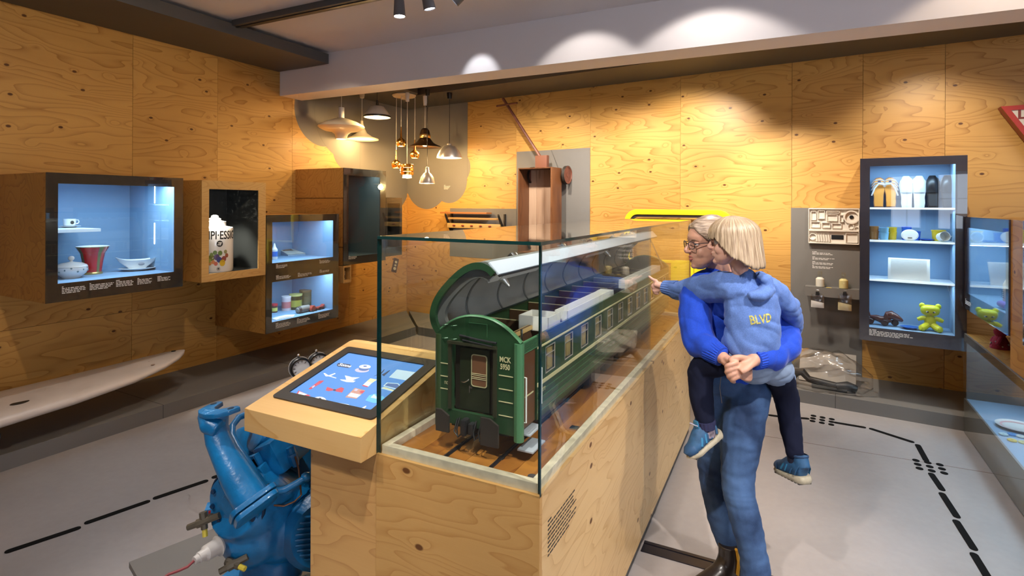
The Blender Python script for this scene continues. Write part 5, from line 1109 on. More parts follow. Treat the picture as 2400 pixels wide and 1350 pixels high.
# interior: compartment partitions, corridor, ducts
for k in range(12):
    y_ = .15+.19*k; m = MB(); m.box(.010, CW*.66, y_, y_+.008, Z(.938), Z(1.205)); m.build('partition', INTB, tr, smooth=0)
    m = MB(); m.box(.010, CW*.66, y_+.001, y_+.007, Z(1.205), Z(1.2075)); m.build('partition_cap', CRM, tr, smooth=0)
    if k < 11:
        m = MB(); m.box(.012, CW*.6, y_+.02, y_+.07, Z(.938), Z(1.02)); m.build('bench', mat('bench_brown', (.12, .06, .035), .6), tr, bevel=.004)
m = MB(); m.box(CW*.66, CW*.68, .15, CLEN-.1, Z(.938), Z(1.205)); m.build('corridor_wall', INTB, tr, smooth=0)
m = MB(); m.box(CW*.36, CW*.72, .055, .075, Z(1.190), Z(1.202)); m.box(CW*.64, CW*.70, .02, .30, Z(1.190), Z(1.204)); m.build('roof_batten', WDY, tr, smooth=0)
m = MB(); m.lathe([(.012, 0), (.008, .004), (.004, .008), (.004, .045), (.0, .046)], 12, mx=Matrix.Translation((CW*.86, .10, Z(1.19)))); m.build('vent_pipe', STEEL, tr)
def duct(y0, y1, x0_, x1_, z0_, z1_):
    m = MB(); t_ = .003
    m.box(x0_, x0_+t_, y0, y1, Z(z0_), Z(z1_)); m.box(x1_-t_, x1_, y0, y1, Z(z0_), Z(z1_)); m.box(x0_, x1_, y0, y0+t_, Z(z0_), Z(z1_)); m.box(x0_, x1_, y1-t_, y1, Z(z0_), Z(z1_)); m.box(x0_, x1_, y0, y1, Z(z0_), Z(z0_)+t_)
    m.build('duct', WHB, tr, smooth=0)
duct(.30, .42, CW*.52, CW*.90, 1.185, 1.238); duct(.44, 1.02, CW*.80, CW*.97, 1.200, 1.240); duct(1.03, 1.10, CW*.74, CW*.95, 1.20, 1.232); duct(1.36, 2.20, CW*.80, CW*.97, 1.200, 1.246)
# hinged roof
rf = link('roof', None)
def roofprof(r, off, n=22): return [(CW*.5+(CW*.5-off)*math.copysign(abs(math.cos(R(180-180*k/n)))**.8, math.cos(R(180-180*k/n))), (.10-off)*math.sin(R(180-180*k/n))**.85) for k in range(n+1)]
m = MB(); po, pi_ = roofprof(0, 0), roofprof(0, .010); n = len(po)
m.add([(a, 0, b) for a, b in po]+[(a, CLEN, b) for a, b in po]+[(a, 0, b) for a, b in pi_]+[(a, CLEN, b) for a, b in pi_],
 [(j, j+1, n+j+1, n+j) for j in range(n-1)])
m.add([(a, 0, b) for a, b in pi_]+[(a, CLEN, b) for a, b in pi_], [(j, n+j, n+j+1, j+1) for j in range(n-1)], 1)
m.add([(po[0][0], 0, po[0][1]), (po[0][0], CLEN, po[0][1]), (pi_[0][0], CLEN, pi_[0][1]), (pi_[0][0], 0, pi_[0][1])], [(0, 1, 2, 3)], 0)
bpy.data.objects.remove(rf)
rf = m.build('roof', [mat('roof_outside', (.30, .33, .33), .35), ROOFI], tr, smooth=40, fix=False)
rf.location = (0, 0, Z(CE)); rf.rotation_euler = (0, R(-44.4), 0)
for y_ in (0, CLEN-.03):
    m = MB(); q = roofprof(0, .022); n = len(po); m.add([(a, y_-.002, b) for a, b in po]+[(a, y_-.002, b) for a, b in q]+[(a, y_+.03, b) for a, b in po]+[(a, y_+.03, b) for a, b in q], [(j, j+1, n+j+1, n+j) for j in range(n-1)]+[(2*n+j, 2*n+j+1, j+1, j) for j in range(n-1)]+[(n+j, n+j+1, 3*n+j+1, 3*n+j) for j in range(n-1)])
    m.build('roof_end_rim', GRN, rf, smooth=40)
    m = MB(); q2 = roofprof(0, .05); m.add([(a, y_+.012, b) for a, b in q]+[(a, y_+.012, b) for a, b in q2]+[(a, y_+.03, b) for a, b in q]+[(a, y_+.03, b) for a, b in q2], [(j, j+1, n+j+1, n+j) for j in range(n-1)]+[(n+j, n+j+1, 3*n+j+1, 3*n+j) for j in range(n-1)]); m.build('roof_end_web', mat('roof_web_grey', (.10, .10, .095), .5), rf, smooth=40)
m = MB(); m.box(CW-.004, CW+.004, .005, CLEN-.005, -.012, .040); m.build('cornice', ROOFE, rf, bevel=.002)
m = MB(); m.box(CW-.006, CW-.004, .01, CLEN-.01, -.018, -.010); m.build('cornice_seal', BLACK, rf, smooth=0)
for y0, y1 in ((.03, .10), (.11, .42), (1.02, 1.30), (1.7, 1.9)):
    m = MB(); m.box(CW-.060, CW-.012, y0, y1, .000, .004); m.build('light_panel', WHITEM, rf, smooth=0)
for y_ in (.17, 1.42):
    m = MB(); m.lathe([(.022, .0), (.018, -.01), (.004, -.055), (0, -.057)], 20, mx=Matrix.Translation((CW-.075, y_, .03))); m.build('ceiling_cone', ALU, rf)
for y_ in (.28, .80, 1.20, 1.62, 1.85, 1.95, 2.05, 2.15):
    m = MB(); m.box(CW-.065, CW-.035, y_, y_+.035, .060, .088); m.lathe([(.012, 0), (.012, .014), (0, .015)], 12, mx=Matrix.Translation((CW-.05, y_+.05, .075))); m.build('roof_vent', STEEL, rf, bevel=.002)
for k in range(9):
    y_ = .22+.25*k; q = roofprof(0, .012); m = MB(); m.tube([(a, y_, b) for a, b in q], [(.006, .003)]*len(q), 6, up=(0, 0, 1)); m.build('roof_rib', mat('rib_grey', (.12, .12, .11), .5), rf)
ex = CW*math.cos(R(44.4)); ez = Z(CE)+CW*math.sin(R(44.4))
m = MB(); m.tube([(ex-.02, CLEN-.12, ez-.01), (CW-.03, CLEN-.05, Z(CE))], [(.012, .003)]*2, 8, up=(1, 0, 0)); m.build('roof_prop', mat('prop_grey', (.20, .20, .20), .4, .5), tr)
# rails on the case floor
for (u, v) in ((1035, 1075), (1140, 1103)):
    x_ = PF.onz(u, v, .842).x; t = thing('model_rail', 'dark rail under the model carriage, %s one' % ('left' if u < 1100 else 'right'), 'rail', PF, x_, .06, PH+.0045)
    m = MB(); m.box(-.006, .006, 0, 2.6, 0, .002); m.box(-.0025, .0025, 0, 2.6, .002, .007); m.build('rail', DKM, t, smooth=0)
    for k in range(14):
        m = MB(); m.box(-.009, .009, .08+.19*k, .095+.19*k, 0, .003); m.build('rail_chair', DKM, t, smooth=0)
# ============================================================ surfboard above the step
t = thing('surfboard', 'long off-white surfboard lying on brackets above the grey step', 'surfboard', LW, -1.237, -.52, 0)
SBM = mat('board_white', (.62, .55, .50), .38, noise=.10, nscale=3, coat=.2)
m = MB(); rs = []
for x_, w_, z_, th in ((0, .012, .415, .008), (-.03, .05, .405, .02), (-.10, .11, .392, .03), (-.25, .18, .37, .04), (-.5, .25, .345, .048), (-.9, .305, .325, .055), (-1.4, .335, .312, .06), (-2.0, .335, .306, .06), (-2.5, .29, .308, .055), (-2.8, .20, .315, .04), (-2.92, .08, .322, .02)):
    rs.append([(x_, w_*math.copysign(abs(math.cos(a))**.75, math.cos(a)), z_+th*math.copysign(abs(math.sin(a))**.85, math.sin(a))) for a in [2*math.pi*k/24 for k in range(24)]])
m.rings(rs); m.build('hull', SBM, t, smooth=50)
for x_, y_ in ((-.075, .02), ):
    m = MB(); m.tube([(x_, y_, .415), (x_, y_, .428)], [.018, .016], 12); m.build('nose_plug', BLACK, t)
for x_, y_ in ((-1.12, -.05), (-1.15, -.17)):
    m = MB(); m.lathe([(0, .02), (.05, .02), (.052, .0), (0, 0)], 24, mx=Matrix.Translation((x_, y_, .352)) @ Matrix.Diagonal((1, .55, 1, 1))); m.build('foot_plug', BLACK, t)
for (x_, y_, s_) in ((-.42, .06, .05), (-.30, -.05, .02), (-.18, -.09, .014), (-.33, -.15, .016)):
    m = MB(); m.ell((x_, y_, .402 if s_ < .03 else .392), (s_, s_*.5, .004), 12, 6); m.build('repair_patch', mat('patch_tan', (.38, .27, .2), .5), t)
for x_ in (-1.30, -2.2):
    m = MB(); m.box(x_-.015, x_+.015, -.30, .50, .22, .25); m.box(x_-.015, x_+.015, -.02, .02, .105, .22); m.build('bracket', DKM, t, bevel=.002)
# ============================================================ pale hull on a stand behind the camera, mirrored in the glass front
HB = Frame(-4.5, -.2, math.atan2(-1.6, .7))
t = thing('boat_hull', 'pale boat hull with black letters, seen mirrored in the glass front', 'boat', HB, 0, 0, 0)
m = MB(); rs = []
for x_, w_, h_ in ((0, .01, .02), (.12, .05, .06), (.4, .10, .09), (.9, .14, .12), (1.5, .17, .145), (2.2, .18, .16)): rs.append([(x_, w_*math.cos(a), .68+h_*math.sin(a)) for a in [2*math.pi*k/20 for k in range(20)]])
m.rings(rs); m.build('hull', mat('hull_cream', (.66, .58, .40), .4), t, smooth=60)
for ch, x_ in (('P', .72), ('O', 1.18), ('V', 1.62)): text_obj('letter', ch, .16, PRINTK, t, (x_, -.19, .66), bold=.004)
for x_ in (.8, 1.8):
    m = MB(); m.box(x_-.03, x_+.03, -.15, .15, .0, .03); m.box(x_-.02, x_+.02, -.02, .02, .03, .57); m.build('stand', DKM, t, smooth=0)
# ============================================================ compressor base and compressor
EB = at(302, 1318, 2.283); EA = R(47); EF = Frame(EB.x, EB.y, EA)
t = thing('floor_platform', 'low grey platform under the blue compressor', 'platform', EF)
m = MB(); m.box(0, .95, -.95, 0, .125, .15); m.build('top_slab', GREY, t, bevel=.002)
m = MB(); m.box(.04, .91, -.91, -.04, 0, .125); m.build('plinth_block', GREYD, t, smooth=0)
BLU, nt, b = nodes('machine_blue'); L = nt.links.new
tc = nd(nt, 'ShaderNodeTexCoord'); nz = nd(nt, 'ShaderNodeTexNoise'); nz.inputs['Scale'].default_value = 9; nz.inputs['Detail'].default_value = 6; L(tc.outputs['Object'], nz.inputs['Vector'])
mr = nd(nt, 'ShaderNodeMapRange'); mr.inputs[1].default_value = .35; mr.inputs[2].default_value = .75; L(nz.outputs['Fac'], mr.inputs[0]); mx = nd(nt, 'ShaderNodeMix', data_type='RGBA'); L(mr.outputs[0], mx.inputs['Factor'])
mx.inputs['A'].default_value = (.006, .17, .42, 1); mx.inputs['B'].default_value = (.003, .085, .22, 1); L(mx.outputs['Result'], b.inputs['Base Color']); b.inputs['Roughness'].default_value = .34
b.inputs['Coat Weight'].default_value = .25; bp = nd(nt, 'ShaderNodeBump'); bp.inputs['Strength'].default_value = .25; bp.inputs['Distance'].default_value = .006; n2 = nd(nt, 'ShaderNodeTexNoise'); n2.inputs['Scale'].default_value = 55; L(tc.outputs['Object'], n2.inputs['Vector']); L(n2.outputs['Fac'], bp.inputs['Height']); L(bp.outputs[0], b.inputs['Normal'])
def remesh(name, mb, mt_, parent, voxel=.008, smooth_it=6, fac=.5):
    """fuse overlapping closed shapes of a builder into one smooth skin"""
    me = bpy.data.meshes.new(name); me.from_pydata(mb.v, [], mb.f); bm = bmesh.new(); bm.from_mesh(me); bmesh.ops.recalc_face_normals(bm, faces=bm.faces); bm.to_mesh(me); bm.free()
    ob = bpy.data.objects.new(name, me); COL.objects.link(ob)
    r = ob.modifiers.new('r', 'REMESH'); r.mode = 'VOXEL'; r.voxel_size = voxel; r.adaptivity = 0
    if smooth_it: s_ = ob.modifiers.new('s', 'SMOOTH'); s_.iterations = smooth_it; s_.factor = fac
    bpy.context.view_layer.update()
    out = bpy.data.meshes.new_from_object(ob.evaluated_get(bpy.context.evaluated_depsgraph_get())); bpy.data.objects.remove(ob); bpy.data.meshes.remove(me)
    out.name = name
    for q in (mt_ if isinstance(mt_, (list, tuple)) else [mt_]): out.materials.append(q)
    out.polygons.foreach_set('use_smooth', [True]*len(out.polygons))
    return link(name, out, parent)
eo = at(610, 1335, 2.22); eo.z = .1505
en = thing('compressor', 'bright blue cast-iron compressor with pipes and valves on the grey platform', 'compressor', WF, eo.x, eo.y, eo.z)
E = lambda u, v, Y: at(u, v, Y)-eo
m = MB()
m.tube([E(556, 1176, 2.0), E(600, 1182, 2.08), E(690, 1195, 2.28)], [.118, .14, .155], 28)
m.ell(E(600, 1238, 2.08), (.13, .13, .125), 24, 16); m.ell(E(665, 1215, 2.16), (.15, .15, .15), 24, 16)
m.tube([E(560, 1290, 2.06), E(600, 1270, 2.14)], [.06, .09], 16)
p = E(640, 1300, 2.2); m.tube([(p.x, p.y, .01), (p.x, p.y, .16)], [.13, .10], 16)
remesh('crankcase', m, BLU, en, .009, 5)
m = MB(); m.prism([(p.x-.16, p.y-.15), (p.x+.14, p.y-.15), (p.x+.18, p.y-.05), (p.x+.18, p.y+.12), (p.x-.14, p.y+.12), (p.x-.19, p.y-.06)], 0, .03, plane='xy'); m.build('foot_flange', BLU, en, bevel=.008)
for dx, dy in ((-.12, -.11), (.10, -.11), (.13, .08)):
    m = MB(); m.cyl((p.x+dx, p.y+dy, .03), (p.x+dx, p.y+dy, .036), .015, n=14); m.build('foot_bolt', BLACK, en)
# cover disc with bolts, facing left and to the camera
c0 = E(556, 1176, 1.985); ax = Vector((-.26, -.96, -.06)).normalized(); q = ax.to_track_quat('Z', 'Y').to_matrix().to_4x4(); M0 = Matrix.Translation(c0) @ q
m = MB(); m.lathe([(0, .026), (.045, .028), (.05, .02), (.075, .018), (.106, .016), (.109, .004), (.102, -.03)], 40, mx=M0); m.build('cover_disc', BLU, en, smooth=40)
m = MB(); m.lathe([(.116, -.01), (.117, .002), (.112, .004), (.110, -.01)], 40, mx=M0); m.build('cover_gasket', mat('gasket_dark', (.003, .02, .06), .5), en)
for k in range(10):
    a = 2*math.pi*k/10+.2; m = MB(); m.cyl(M0 @ Vector((.092*math.cos(a), .092*math.sin(a), .012)), M0 @ Vector((.092*math.cos(a), .092*math.sin(a), .026)), .0085, n=6); m.build('cover_bolt', mat('bolt_dark_blue', (.003, .03, .09), .4), en)
m = MB(); m.tube([M0 @ Vector((-.02, .04, .02)), M0 @ Vector((.01, .045, .035)), M0 @ Vector((.03, .02, .03))], [.015, .018, .012], 10); m.build('cast_mark', BLU, en)
# wide elbow pipe with yoke flange
pp = [E(507, 972, 2.0), E(506, 1000, 1.99), E(512, 1030, 1.97), E(529, 1068, 1.95), E(554, 1115, 1.92), E(578, 1155, 1.90), E(590, 1174, 1.89)]
m = MB(); m.tube(pp, [.042, .041, .043, .046, .053, .057, .058], 24); m.build('wide_pipe', BLU, en, smooth=60)
fl_d = (pp[-1]-pp[-2]).normalized(); q = fl_d.to_track_quat('Z', 'Y').to_matrix().to_4x4()
for k_, (zz, sz) in enumerate(((0, 1.0), (.022, .94))):
    m = MB(); m.prism(rrect(-.080*sz, .080*sz, -.060*sz, .060*sz, .026), zz, zz+.018, plane='xy', mx=Matrix.Translation(pp[-1]) @ q @ Matrix.Rotation(R(25), 4, 'Z')); m.build('pipe_flange', BLU, en, bevel=.004)
m = MB(); yo = E(514, 966, 2.0); q = Matrix.Translation(yo) @ Matrix.Rotation(R(-8), 4, 'Y') @ Matrix.Rotation(R(-38), 4, 'Z')
out_, inn = [], []
for k_ in range(17):
    a = R(200-220*k_/16-0); out_.append((.088*math.cos(a)*1.1, .078*math.sin(a)-.01)); inn.append((.052*math.cos(a), .050*math.sin(a)+.016))
m = MB(); poly = [(-.105, .045), (-.105, -.005), (-.075, -.055), (-.03, -.072), (.03, -.072), (.075, -.055), (.105, -.005), (.105, .045), (.07, .05), (.052, .022), (.03, -.004), (0, -.014), (-.03, -.004), (-.052, .022), (-.07, .05)]
m.prism([(a*.84, b*.84) for a, b in poly], .0, .018, plane='xy', mx=q); m.build('yoke_flange', BLU, en, bevel=.005)
for x_ in (-.083, .083):
    m = MB(); m.cyl(q @ Vector((x_*.84, .012, .0182)), q @ Vector((x_*.84, .012, .0190)), .011, n=16); m.build('bolt_hole', mat('hole_dark', (.002, .012, .03), .6), en)
m = MB(); m.tube([q @ Vector((-.05, -.03, .0)), q @ Vector((0, -.04, -.03)), q @ Vector((.04, -.02, -.05))], [.026, .034, .034], 16); remesh('yoke_neck', m, BLU, en, .008, 4)
# thin pipes
m = MB(); m.tube([E(612, 955, 2.25), E(585, 968, 2.22), E(560, 978, 2.18), E(545, 998, 2.14), E(544, 1020, 2.11), E(556, 1045, 2.08), E(580, 1080, 2.04), E(606, 1120, 2.02), E(622, 1142, 2.01), E(640, 1152, 2.01), E(668, 1148, 2.02), E(700, 1130, 2.04), E(735, 1108, 2.07)], .0125, 12); m.build('oil_pipe', BLU, en, smooth=60)
for u, v, Y in ((718, 1118, 2.055), (628, 1146, 2.01)):
    m = MB(); m.ell(E(u, v, Y), (.022, .018, .018), 10, 6); m.build('pipe_union', BLU, en)
m = MB(); m.tube([E(612, 1176, 2.0), E(640, 1184, 2.0), E(665, 1186, 2.01), (E(690, 1176, 2.03)), E(706, 1160, 2.05), E(700, 1100, 2.08), E(692, 1070, 2.1)], .0035, 8); m.build('copper_line', mat('old_copper', (.16, .07, .035), .4, .6), en)
# cylinder block, valve chest and second cylinder
m = MB()
m.tube([E(640, 1140, 2.25), E(630, 1080, 2.3), E(618, 1010, 2.35), E(612, 985, 2.36)], [.13, .12, .115, .10], 24); m.tube([E(690, 1140, 2.3), E(705, 1060, 2.35), E(715, 990, 2.4)], [.14, .13, .12], 24)
remesh('cylinder_block', m, BLU, en, .009, 4)
qv = Matrix.Translation(E(640, 1072, 2.12)) @ Matrix.Rotation(R(-28), 4, 'Y') @ Matrix.Rotation(R(-22), 4, 'Z')
m = MB(); m.box(-.05, .055, -.03, .12, -.065, .065, mx=qv); m.build('valve_chest', BLU, en, bevel=.012)
m = MB()
for a in ((-.040, -.028, -.05, .05), (.020, .032, -.05, .05), (-.028, .020, -.05, -.036), (-.028, .020, .036, .05)): m.box(a[0]-.045, a[1]-.045, -.055, -.03, a[2], a[3], mx=qv)
m.build('chest_frame', BLU, en, bevel=.004)
m = MB(); m.box(-.075, -.02, -.034, -.031, -.04, .04, mx=qv); m.build('chest_opening', BLACK, en, smooth=0)
qv2 = Matrix.Translation(E(612, 1120, 2.06)) @ Matrix.Rotation(R(-30), 4, 'Y')
m = MB(); m.box(-.03, .03, -.02, .10, -.045, .04, mx=qv2); m.build('side_chest', BLU, en, bevel=.008)
m = MB(); m.box(-.014, .012, -.0235, -.02, -.03, .028, mx=qv2); m.build('chest_opening', BLACK, en, smooth=0)
m = MB(); m.tube([E(602, 1010, 2.2), E(640, 1020, 2.24)], [.075, .08], 20); m.build('cylinder_head', BLU, en, bevel=.008)
m = MB(); m.tube([E(680, 1048, 2.12), E(690, 1080, 2.12), E(694, 1092, 2.12)], [.016, .018, .012], 10); m.build('injector', BLU, en)
m = MB(); m.tube([E(685, 1062, 2.12), E(686, 1068, 2.12)], .021, 6); m.build('injector_nut', BLU, en)
# ribbed motor housing at the right
mc = E(765, 1240, 2.10); m = MB(); axm = Vector((.45, -.89, 0)).normalized(); qm = Matrix.Translation(mc) @ axm.to_track_quat('Z', 'Y').to_matrix().to_4x4()
m.lathe([(0, .02), (.10, .02), (.13, .03), (.16, .0), (.165, -.12), (.0, -.12)], 32, mx=qm); m.build('motor_housing', BLU, en, smooth=40)
for k_ in range(11):
    m = MB(); yy = -.10+.02*k_; hw = math.sqrt(max(.0004, .115**2-yy**2)); m.tube([qm @ Vector((-hw, yy, .024)), qm @ Vector((0, yy-.012, .034)), qm @ Vector((hw, yy, .024))], .0045, 6); m.build('cooling_rib', BLU, en)
# fittings
REDP = mat('fitting_red', (.50, .02, .02), .4); YELP = mat('cap_yellow', (.62, .50, .06), .4); BRZ = mat('dirty_brass', (.13, .11, .08), .45, .5)
g0 = E(537, 1270, 1.98); ag = Vector((-.25, -.95, -.1)).normalized(); qg = Matrix.Translation(g0) @ ag.to_track_quat('Z', 'Y').to_matrix().to_4x4()
m = MB(); m.lathe([(.030, -.06), (.032, .0), (.030, .006), (.022, .008), (.020, .0), (0, -.002)], 24, mx=qg); m.build('sight_glass_body', BLU, en)
m = MB(); m.lathe([(.019, .007), (.027, .0095), (.029, .007), (.021, .004)], 24, mx=qg @ Matrix.Diagonal((.85, 1.1, 1, 1))); m.build('red_ring', REDP, en)
m = MB(); m.lathe([(0, .004), (.019, .004)], 24, mx=qg); m.build('sight_glass', mat('sight_dark', (.03, .03, .025), .1), en)
g1 = E(572, 1298, 2.0); qg = Matrix.Translation(g1) @ ag.to_track_quat('Z', 'Y').to_matrix().to_4x4()
m = MB(); m.lathe([(.04, -.06), (.042, .0), (.036, .008), (0, .010)], 24, mx=qg); m.build('drain_boss', BLU, en)
m = MB(); m.lathe([(.013, .008), (.013, .024), (0, .026)], 16, mx=qg @ Matrix.Translation((-.006, 0, 0))); m.build('red_plug', REDP, en)
m = MB(); m.ell(E(596, 1206, 2.0), (.03, .022, .03), 16, 10); m.build('boss', BLU, en)
def valve(u, v, Y, d1, d2, nm='valve'):
    c_ = E(u, v, Y); m = MB(); d1 = Vector(d1); d2 = Vector(d2)
    m.tube([c_-d1*.5, c_-d1*.1, c_, c_+d1*.2, c_+d1*.21, c_+d1*.5], [.012, .012, .016, .016, .012, .011], 8); m.tube([c_-d2*.5, c_-d2*.3, c_, c_+d2*.4], [.014, .014, .012, .012], 8); m.build(nm, BRZ, en, smooth=30)
    m = MB(); m.tube([c_+d2*.4, c_+d2*.8], [.009, .009], 8); m.build('yellow_cap', YELP, en)
valve(478, 1222, 1.98, (-.115, .0, -.045), (.012, -.01, -.062)); valve(548, 1322, 1.94, (-.085, -.03, -.035), (.06, -.02, -.008))
m = MB(); m.tube([E(486, 1214, 1.98), E(520, 1208, 2.02)], .013, 10); m.build('valve_stub', BRZ, en)
m = MB(); m.box(-.03, .03, -.03, .03, -.02, .02, mx=Matrix.Translation(E(503, 1195, 2.08)) @ Matrix.Rotation(R(20), 4, 'Z')); m.build('cast_lug', BLU, en, bevel=.005)
m = MB(); m.box(-.016, .016, -.034, -.030, -.012, .012, mx=Matrix.Translation(E(503, 1193, 2.08)) @ Matrix.Rotation(R(20), 4, 'Z')); m.build('red_badge', REDP, en, smooth=0)
pl_ = [E(514, 1278, 1.95), E(511, 1280, 1.945), E(509, 1281, 1.943), E(482, 1297, 1.90), E(478, 1299, 1.895), E(466, 1307, 1.88), E(464, 1308, 1.878), E(455, 1314, 1.865)]
m = MB(); m.tube(pl_, [.030, .036, .028, .026, .018, .018, .014, .012], 20); m.build('white_plug', mat('plug_white', (.52, .49, .46), .4), en, smooth=30)
m = MB(); m.tube([E(455, 1314, 1.865), E(440, 1328, 1.85), E(420, 1337, 1.84), E(395, 1346, 1.82), E(370, 1365, 1.8)], .0045, 8); m.build('red_cable', mat('cable_red', (.22, .02, .025), .5), en)
# two round gauges on the compressor, behind the desk
for k_, (u, v) in enumerate(((704, 862), (746, 850))):
    c_ = E(u, v, 2.62+.12*k_); ax = Vector((.55, -.82, .12)).normalized(); qg = Matrix.Translation(c_) @ ax.to_track_quat('Z', 'Y').to_matrix().to_4x4()
    m = MB(); m.lathe([(0, -.03), (.040, -.03), (.050, -.022), (.052, -.012), (.0, -.012)], 28, mx=qg); gg = m.build('gauge_back', WHITEM, en)
    m = MB(); m.lathe([(.050, -.013), (.050, .018), (.046, .022), (.040, .020)], 28, mx=qg); m.build('gauge_ring', BLACK, gg)
    m = MB(); m.lathe([(0, .012), (.043, .012), (.043, .014), (0, .015)], 28, mx=qg); m.build('gauge_dial', mat('dial_white', (.66, .66, .68), .35), gg)
    for j in range(9):
        a = R(-40+32*j); m = MB(); m.box(-.0012, .0012, .026, .036, .015, .0158, mx=qg @ Matrix.Rotation(a, 4, 'Z')); m.build('dial_tick', PRINTK, gg, smooth=0)
    m = MB(); m.ell(c_+Vector((-.01, 0, .058)), (.008, .008, .010), 10, 6); m.build('gauge_screw', STEEL, gg)
    m = MB(); m.tube([c_+Vector((0, .01, -.04)), c_+Vector((0.0, .02, -.14)), E(690-20*k_, 990, 2.42)], .012, 10); m.build('gauge_stem', BLU, en)
# ============================================================ the two visitors
from mathutils import noise as mnoise
def P_(q): return at(q[0], q[1], q[2])
def limb(m, js, up=None, n=16):
    """js: (u, v, depth, radius or (a, b)); joints are joined by a smooth chain"""
    pts = [P_(j) for j in js]; rad = [j[3] if isinstance(j[3], tuple) else (j[3], j[3]) for j in js]; P2, R2 = [], []
    for i in range(len(pts)-1):
        p0, p1, p2, p3 = pts[max(i-1, 0)], pts[i], pts[i+1], pts[min(i+2, len(pts)-1)]
        for s_ in range(4):
            f = s_/4; P2.append(.5*((2*p1)+(p2-p0)*f+(2*p0-5*p1+4*p2-p3)*f*f+(3*p1-p0-3*p2+p3)*f**3))
            g = f*f*(3-2*f); R2.append((rad[i][0]*(1-g)+rad[i+1][0]*g, rad[i][1]*(1-g)+rad[i+1][1]*g))
    P2.append(pts[-1]); R2.append(rad[-1]); m.tube(P2, R2, n, up=up); e0, e1 = R2[0], R2[-1]
    for c_, r in ((pts[0], e0), (pts[-1], e1)):
        q = min(r); m.ell(c_, (q*.98, q*.98, q*.98), 12, 8)
    return m
def wrinkle(ob, amp, sc_, seed=0, aniso=(1, 1, 1), folds=0.0, fs=9.0):
    me = ob.data; nrm = [v.normal.copy() for v in me.vertices]
    for v, nn in zip(me.vertices, nrm):
        c_ = Vector((v.co.x*aniso[0], v.co.y*aniso[1], v.co.z*aniso[2]))*sc_+Vector((seed, seed*2.1, 0))
        d = mnoise.noise(c_)*amp
        if folds:
            q = mnoise.noise(c_*.55+Vector((9, 4, 1)))*2.2+c_.z*fs/sc_*.16
            d += folds*(abs(math.sin(q*3.1))**.6-.6)
        v.co += nn*d
    me.update()
def head_shape(m, M, k=1.0, child=False):
    """skull, jaw and nose in a head frame: x forward, y to its left, z up from the chin"""
    tab = [(-.002, .060, .030, .012), (.010, .080, .012, .032), (.028, .086, -.012, .050), (.044, .089, -.038, .058), (.054, .086, -.05, .061), (.064, .091, -.058, .064), (.075, .088, -.068, .067), (.09, .088, -.078, .070), (.116, .081, -.087, .073), (.134, .090, -.092, .0755), (.15, .092, -.096, .0765), (.178, .080, -.092, .070), (.203, .056, -.074, .053), (.220, .026, -.052, .031), (.228, -.012, -.028, .010)]
    if child: tab = [(h, f*.93 if h < .12 else f, b, w*1.12) for h, f, b, w in tab]
    rs = []
    for h, f, b, w in tab:
        c_, a_ = (f+b)/2, (f-b)/2
        rs.append([tuple(M @ Vector((k*(c_+a_*math.cos(t)), k*w*math.sin(t)*(1-.18*max(0, math.cos(t))**2), k*h))) for t in [2*math.pi*j/36 for j in range(36)]])
    m.rings(rs)
    ns = .8 if child else 1.0
    m.tube([M @ Vector((k*a, 0, k*h)) for a, h in ((.082, .128), (.088, .118), (.089+.011*ns, .102), (.091+.019*ns, .090), (.088+.019*ns, .084), (.086+.008*ns, .078))], [k*.0065, k*.0075, k*.0088, k*.0095, k*.0088, k*.006], 10)
    for s_ in (-1, 1):
        m.ell(M @ Vector((k*.096, s_*k*.0095, k*.083)), (k*.0075, k*.007, k*.0062), 10, 6)                 # nostril wings
        m.tube([M @ Vector((k*x, s_*k*y, k*h)) for x, y, h in ((.0, .071, .075), (-.012, .077, .09), (-.014, .079, .105), (.0, .074, .118), (.006, .070, .10))], k*.006, 8)  # ear
        m.ell(M @ Vector((k*.050, s_*k*.038, k*.076)), (k*.026, k*.0185, k*.026), 12, 8)                # cheek
    m.tube([M @ Vector((k*.078, -k*.022, k*.058)), M @ Vector((k*.090, 0, k*.0605)), M @ Vector((k*.078, k*.022, k*.058))], k*.0062, 8)
    m.tube([M @ Vector((k*.077, -k*.020, k*.047)), M @ Vector((k*.089, 0, k*.0465)), M @ Vector((k*.077, k*.020, k*.047))], k*.0068, 8)
    m.ell(M @ Vector((k*.074, 0, k*.016)), (k*.016, k*.02, k*.014), 12, 8)
def frame_of(o, f, up=(0, 0, 1)):
    f = Vector(f).normalized(); u_ = (Vector(up)-f*Vector(up).dot(f)).normalized(); s_ = u_.cross(f)
    return Matrix.Translation(o) @ Matrix(((f.x, s_.x, u_.x, 0), (f.y, s_.y, u_.y, 0), (f.z, s_.z, u_.z, 0), (0, 0, 0, 1)))
def skin_m(name, c1_, c2_):
    m_, nt, b = nodes(name); L = nt.links.new; tc = nd(nt, 'ShaderNodeTexCoord'); nz = nd(nt, 'ShaderNodeTexNoise'); nz.inputs['Scale'].default_value = 22; nz.inputs['Detail'].default_value = 4
    L(tc.outputs['Object'], nz.inputs['Vector']); mx = nd(nt, 'ShaderNodeMix', data_type='RGBA'); L(nz.outputs['Fac'], mx.inputs['Factor']); mx.inputs['A'].default_value = col4(c1_); mx.inputs['B'].default_value = col4(c2_)
    L(mx.outputs['Result'], b.inputs['Base Color']); b.inputs['Roughness'].default_value = .48; b.inputs['Subsurface Weight'].default_value = .12; b.inputs['Subsurface Radius'].default_value = (.012, .005, .003); return m_
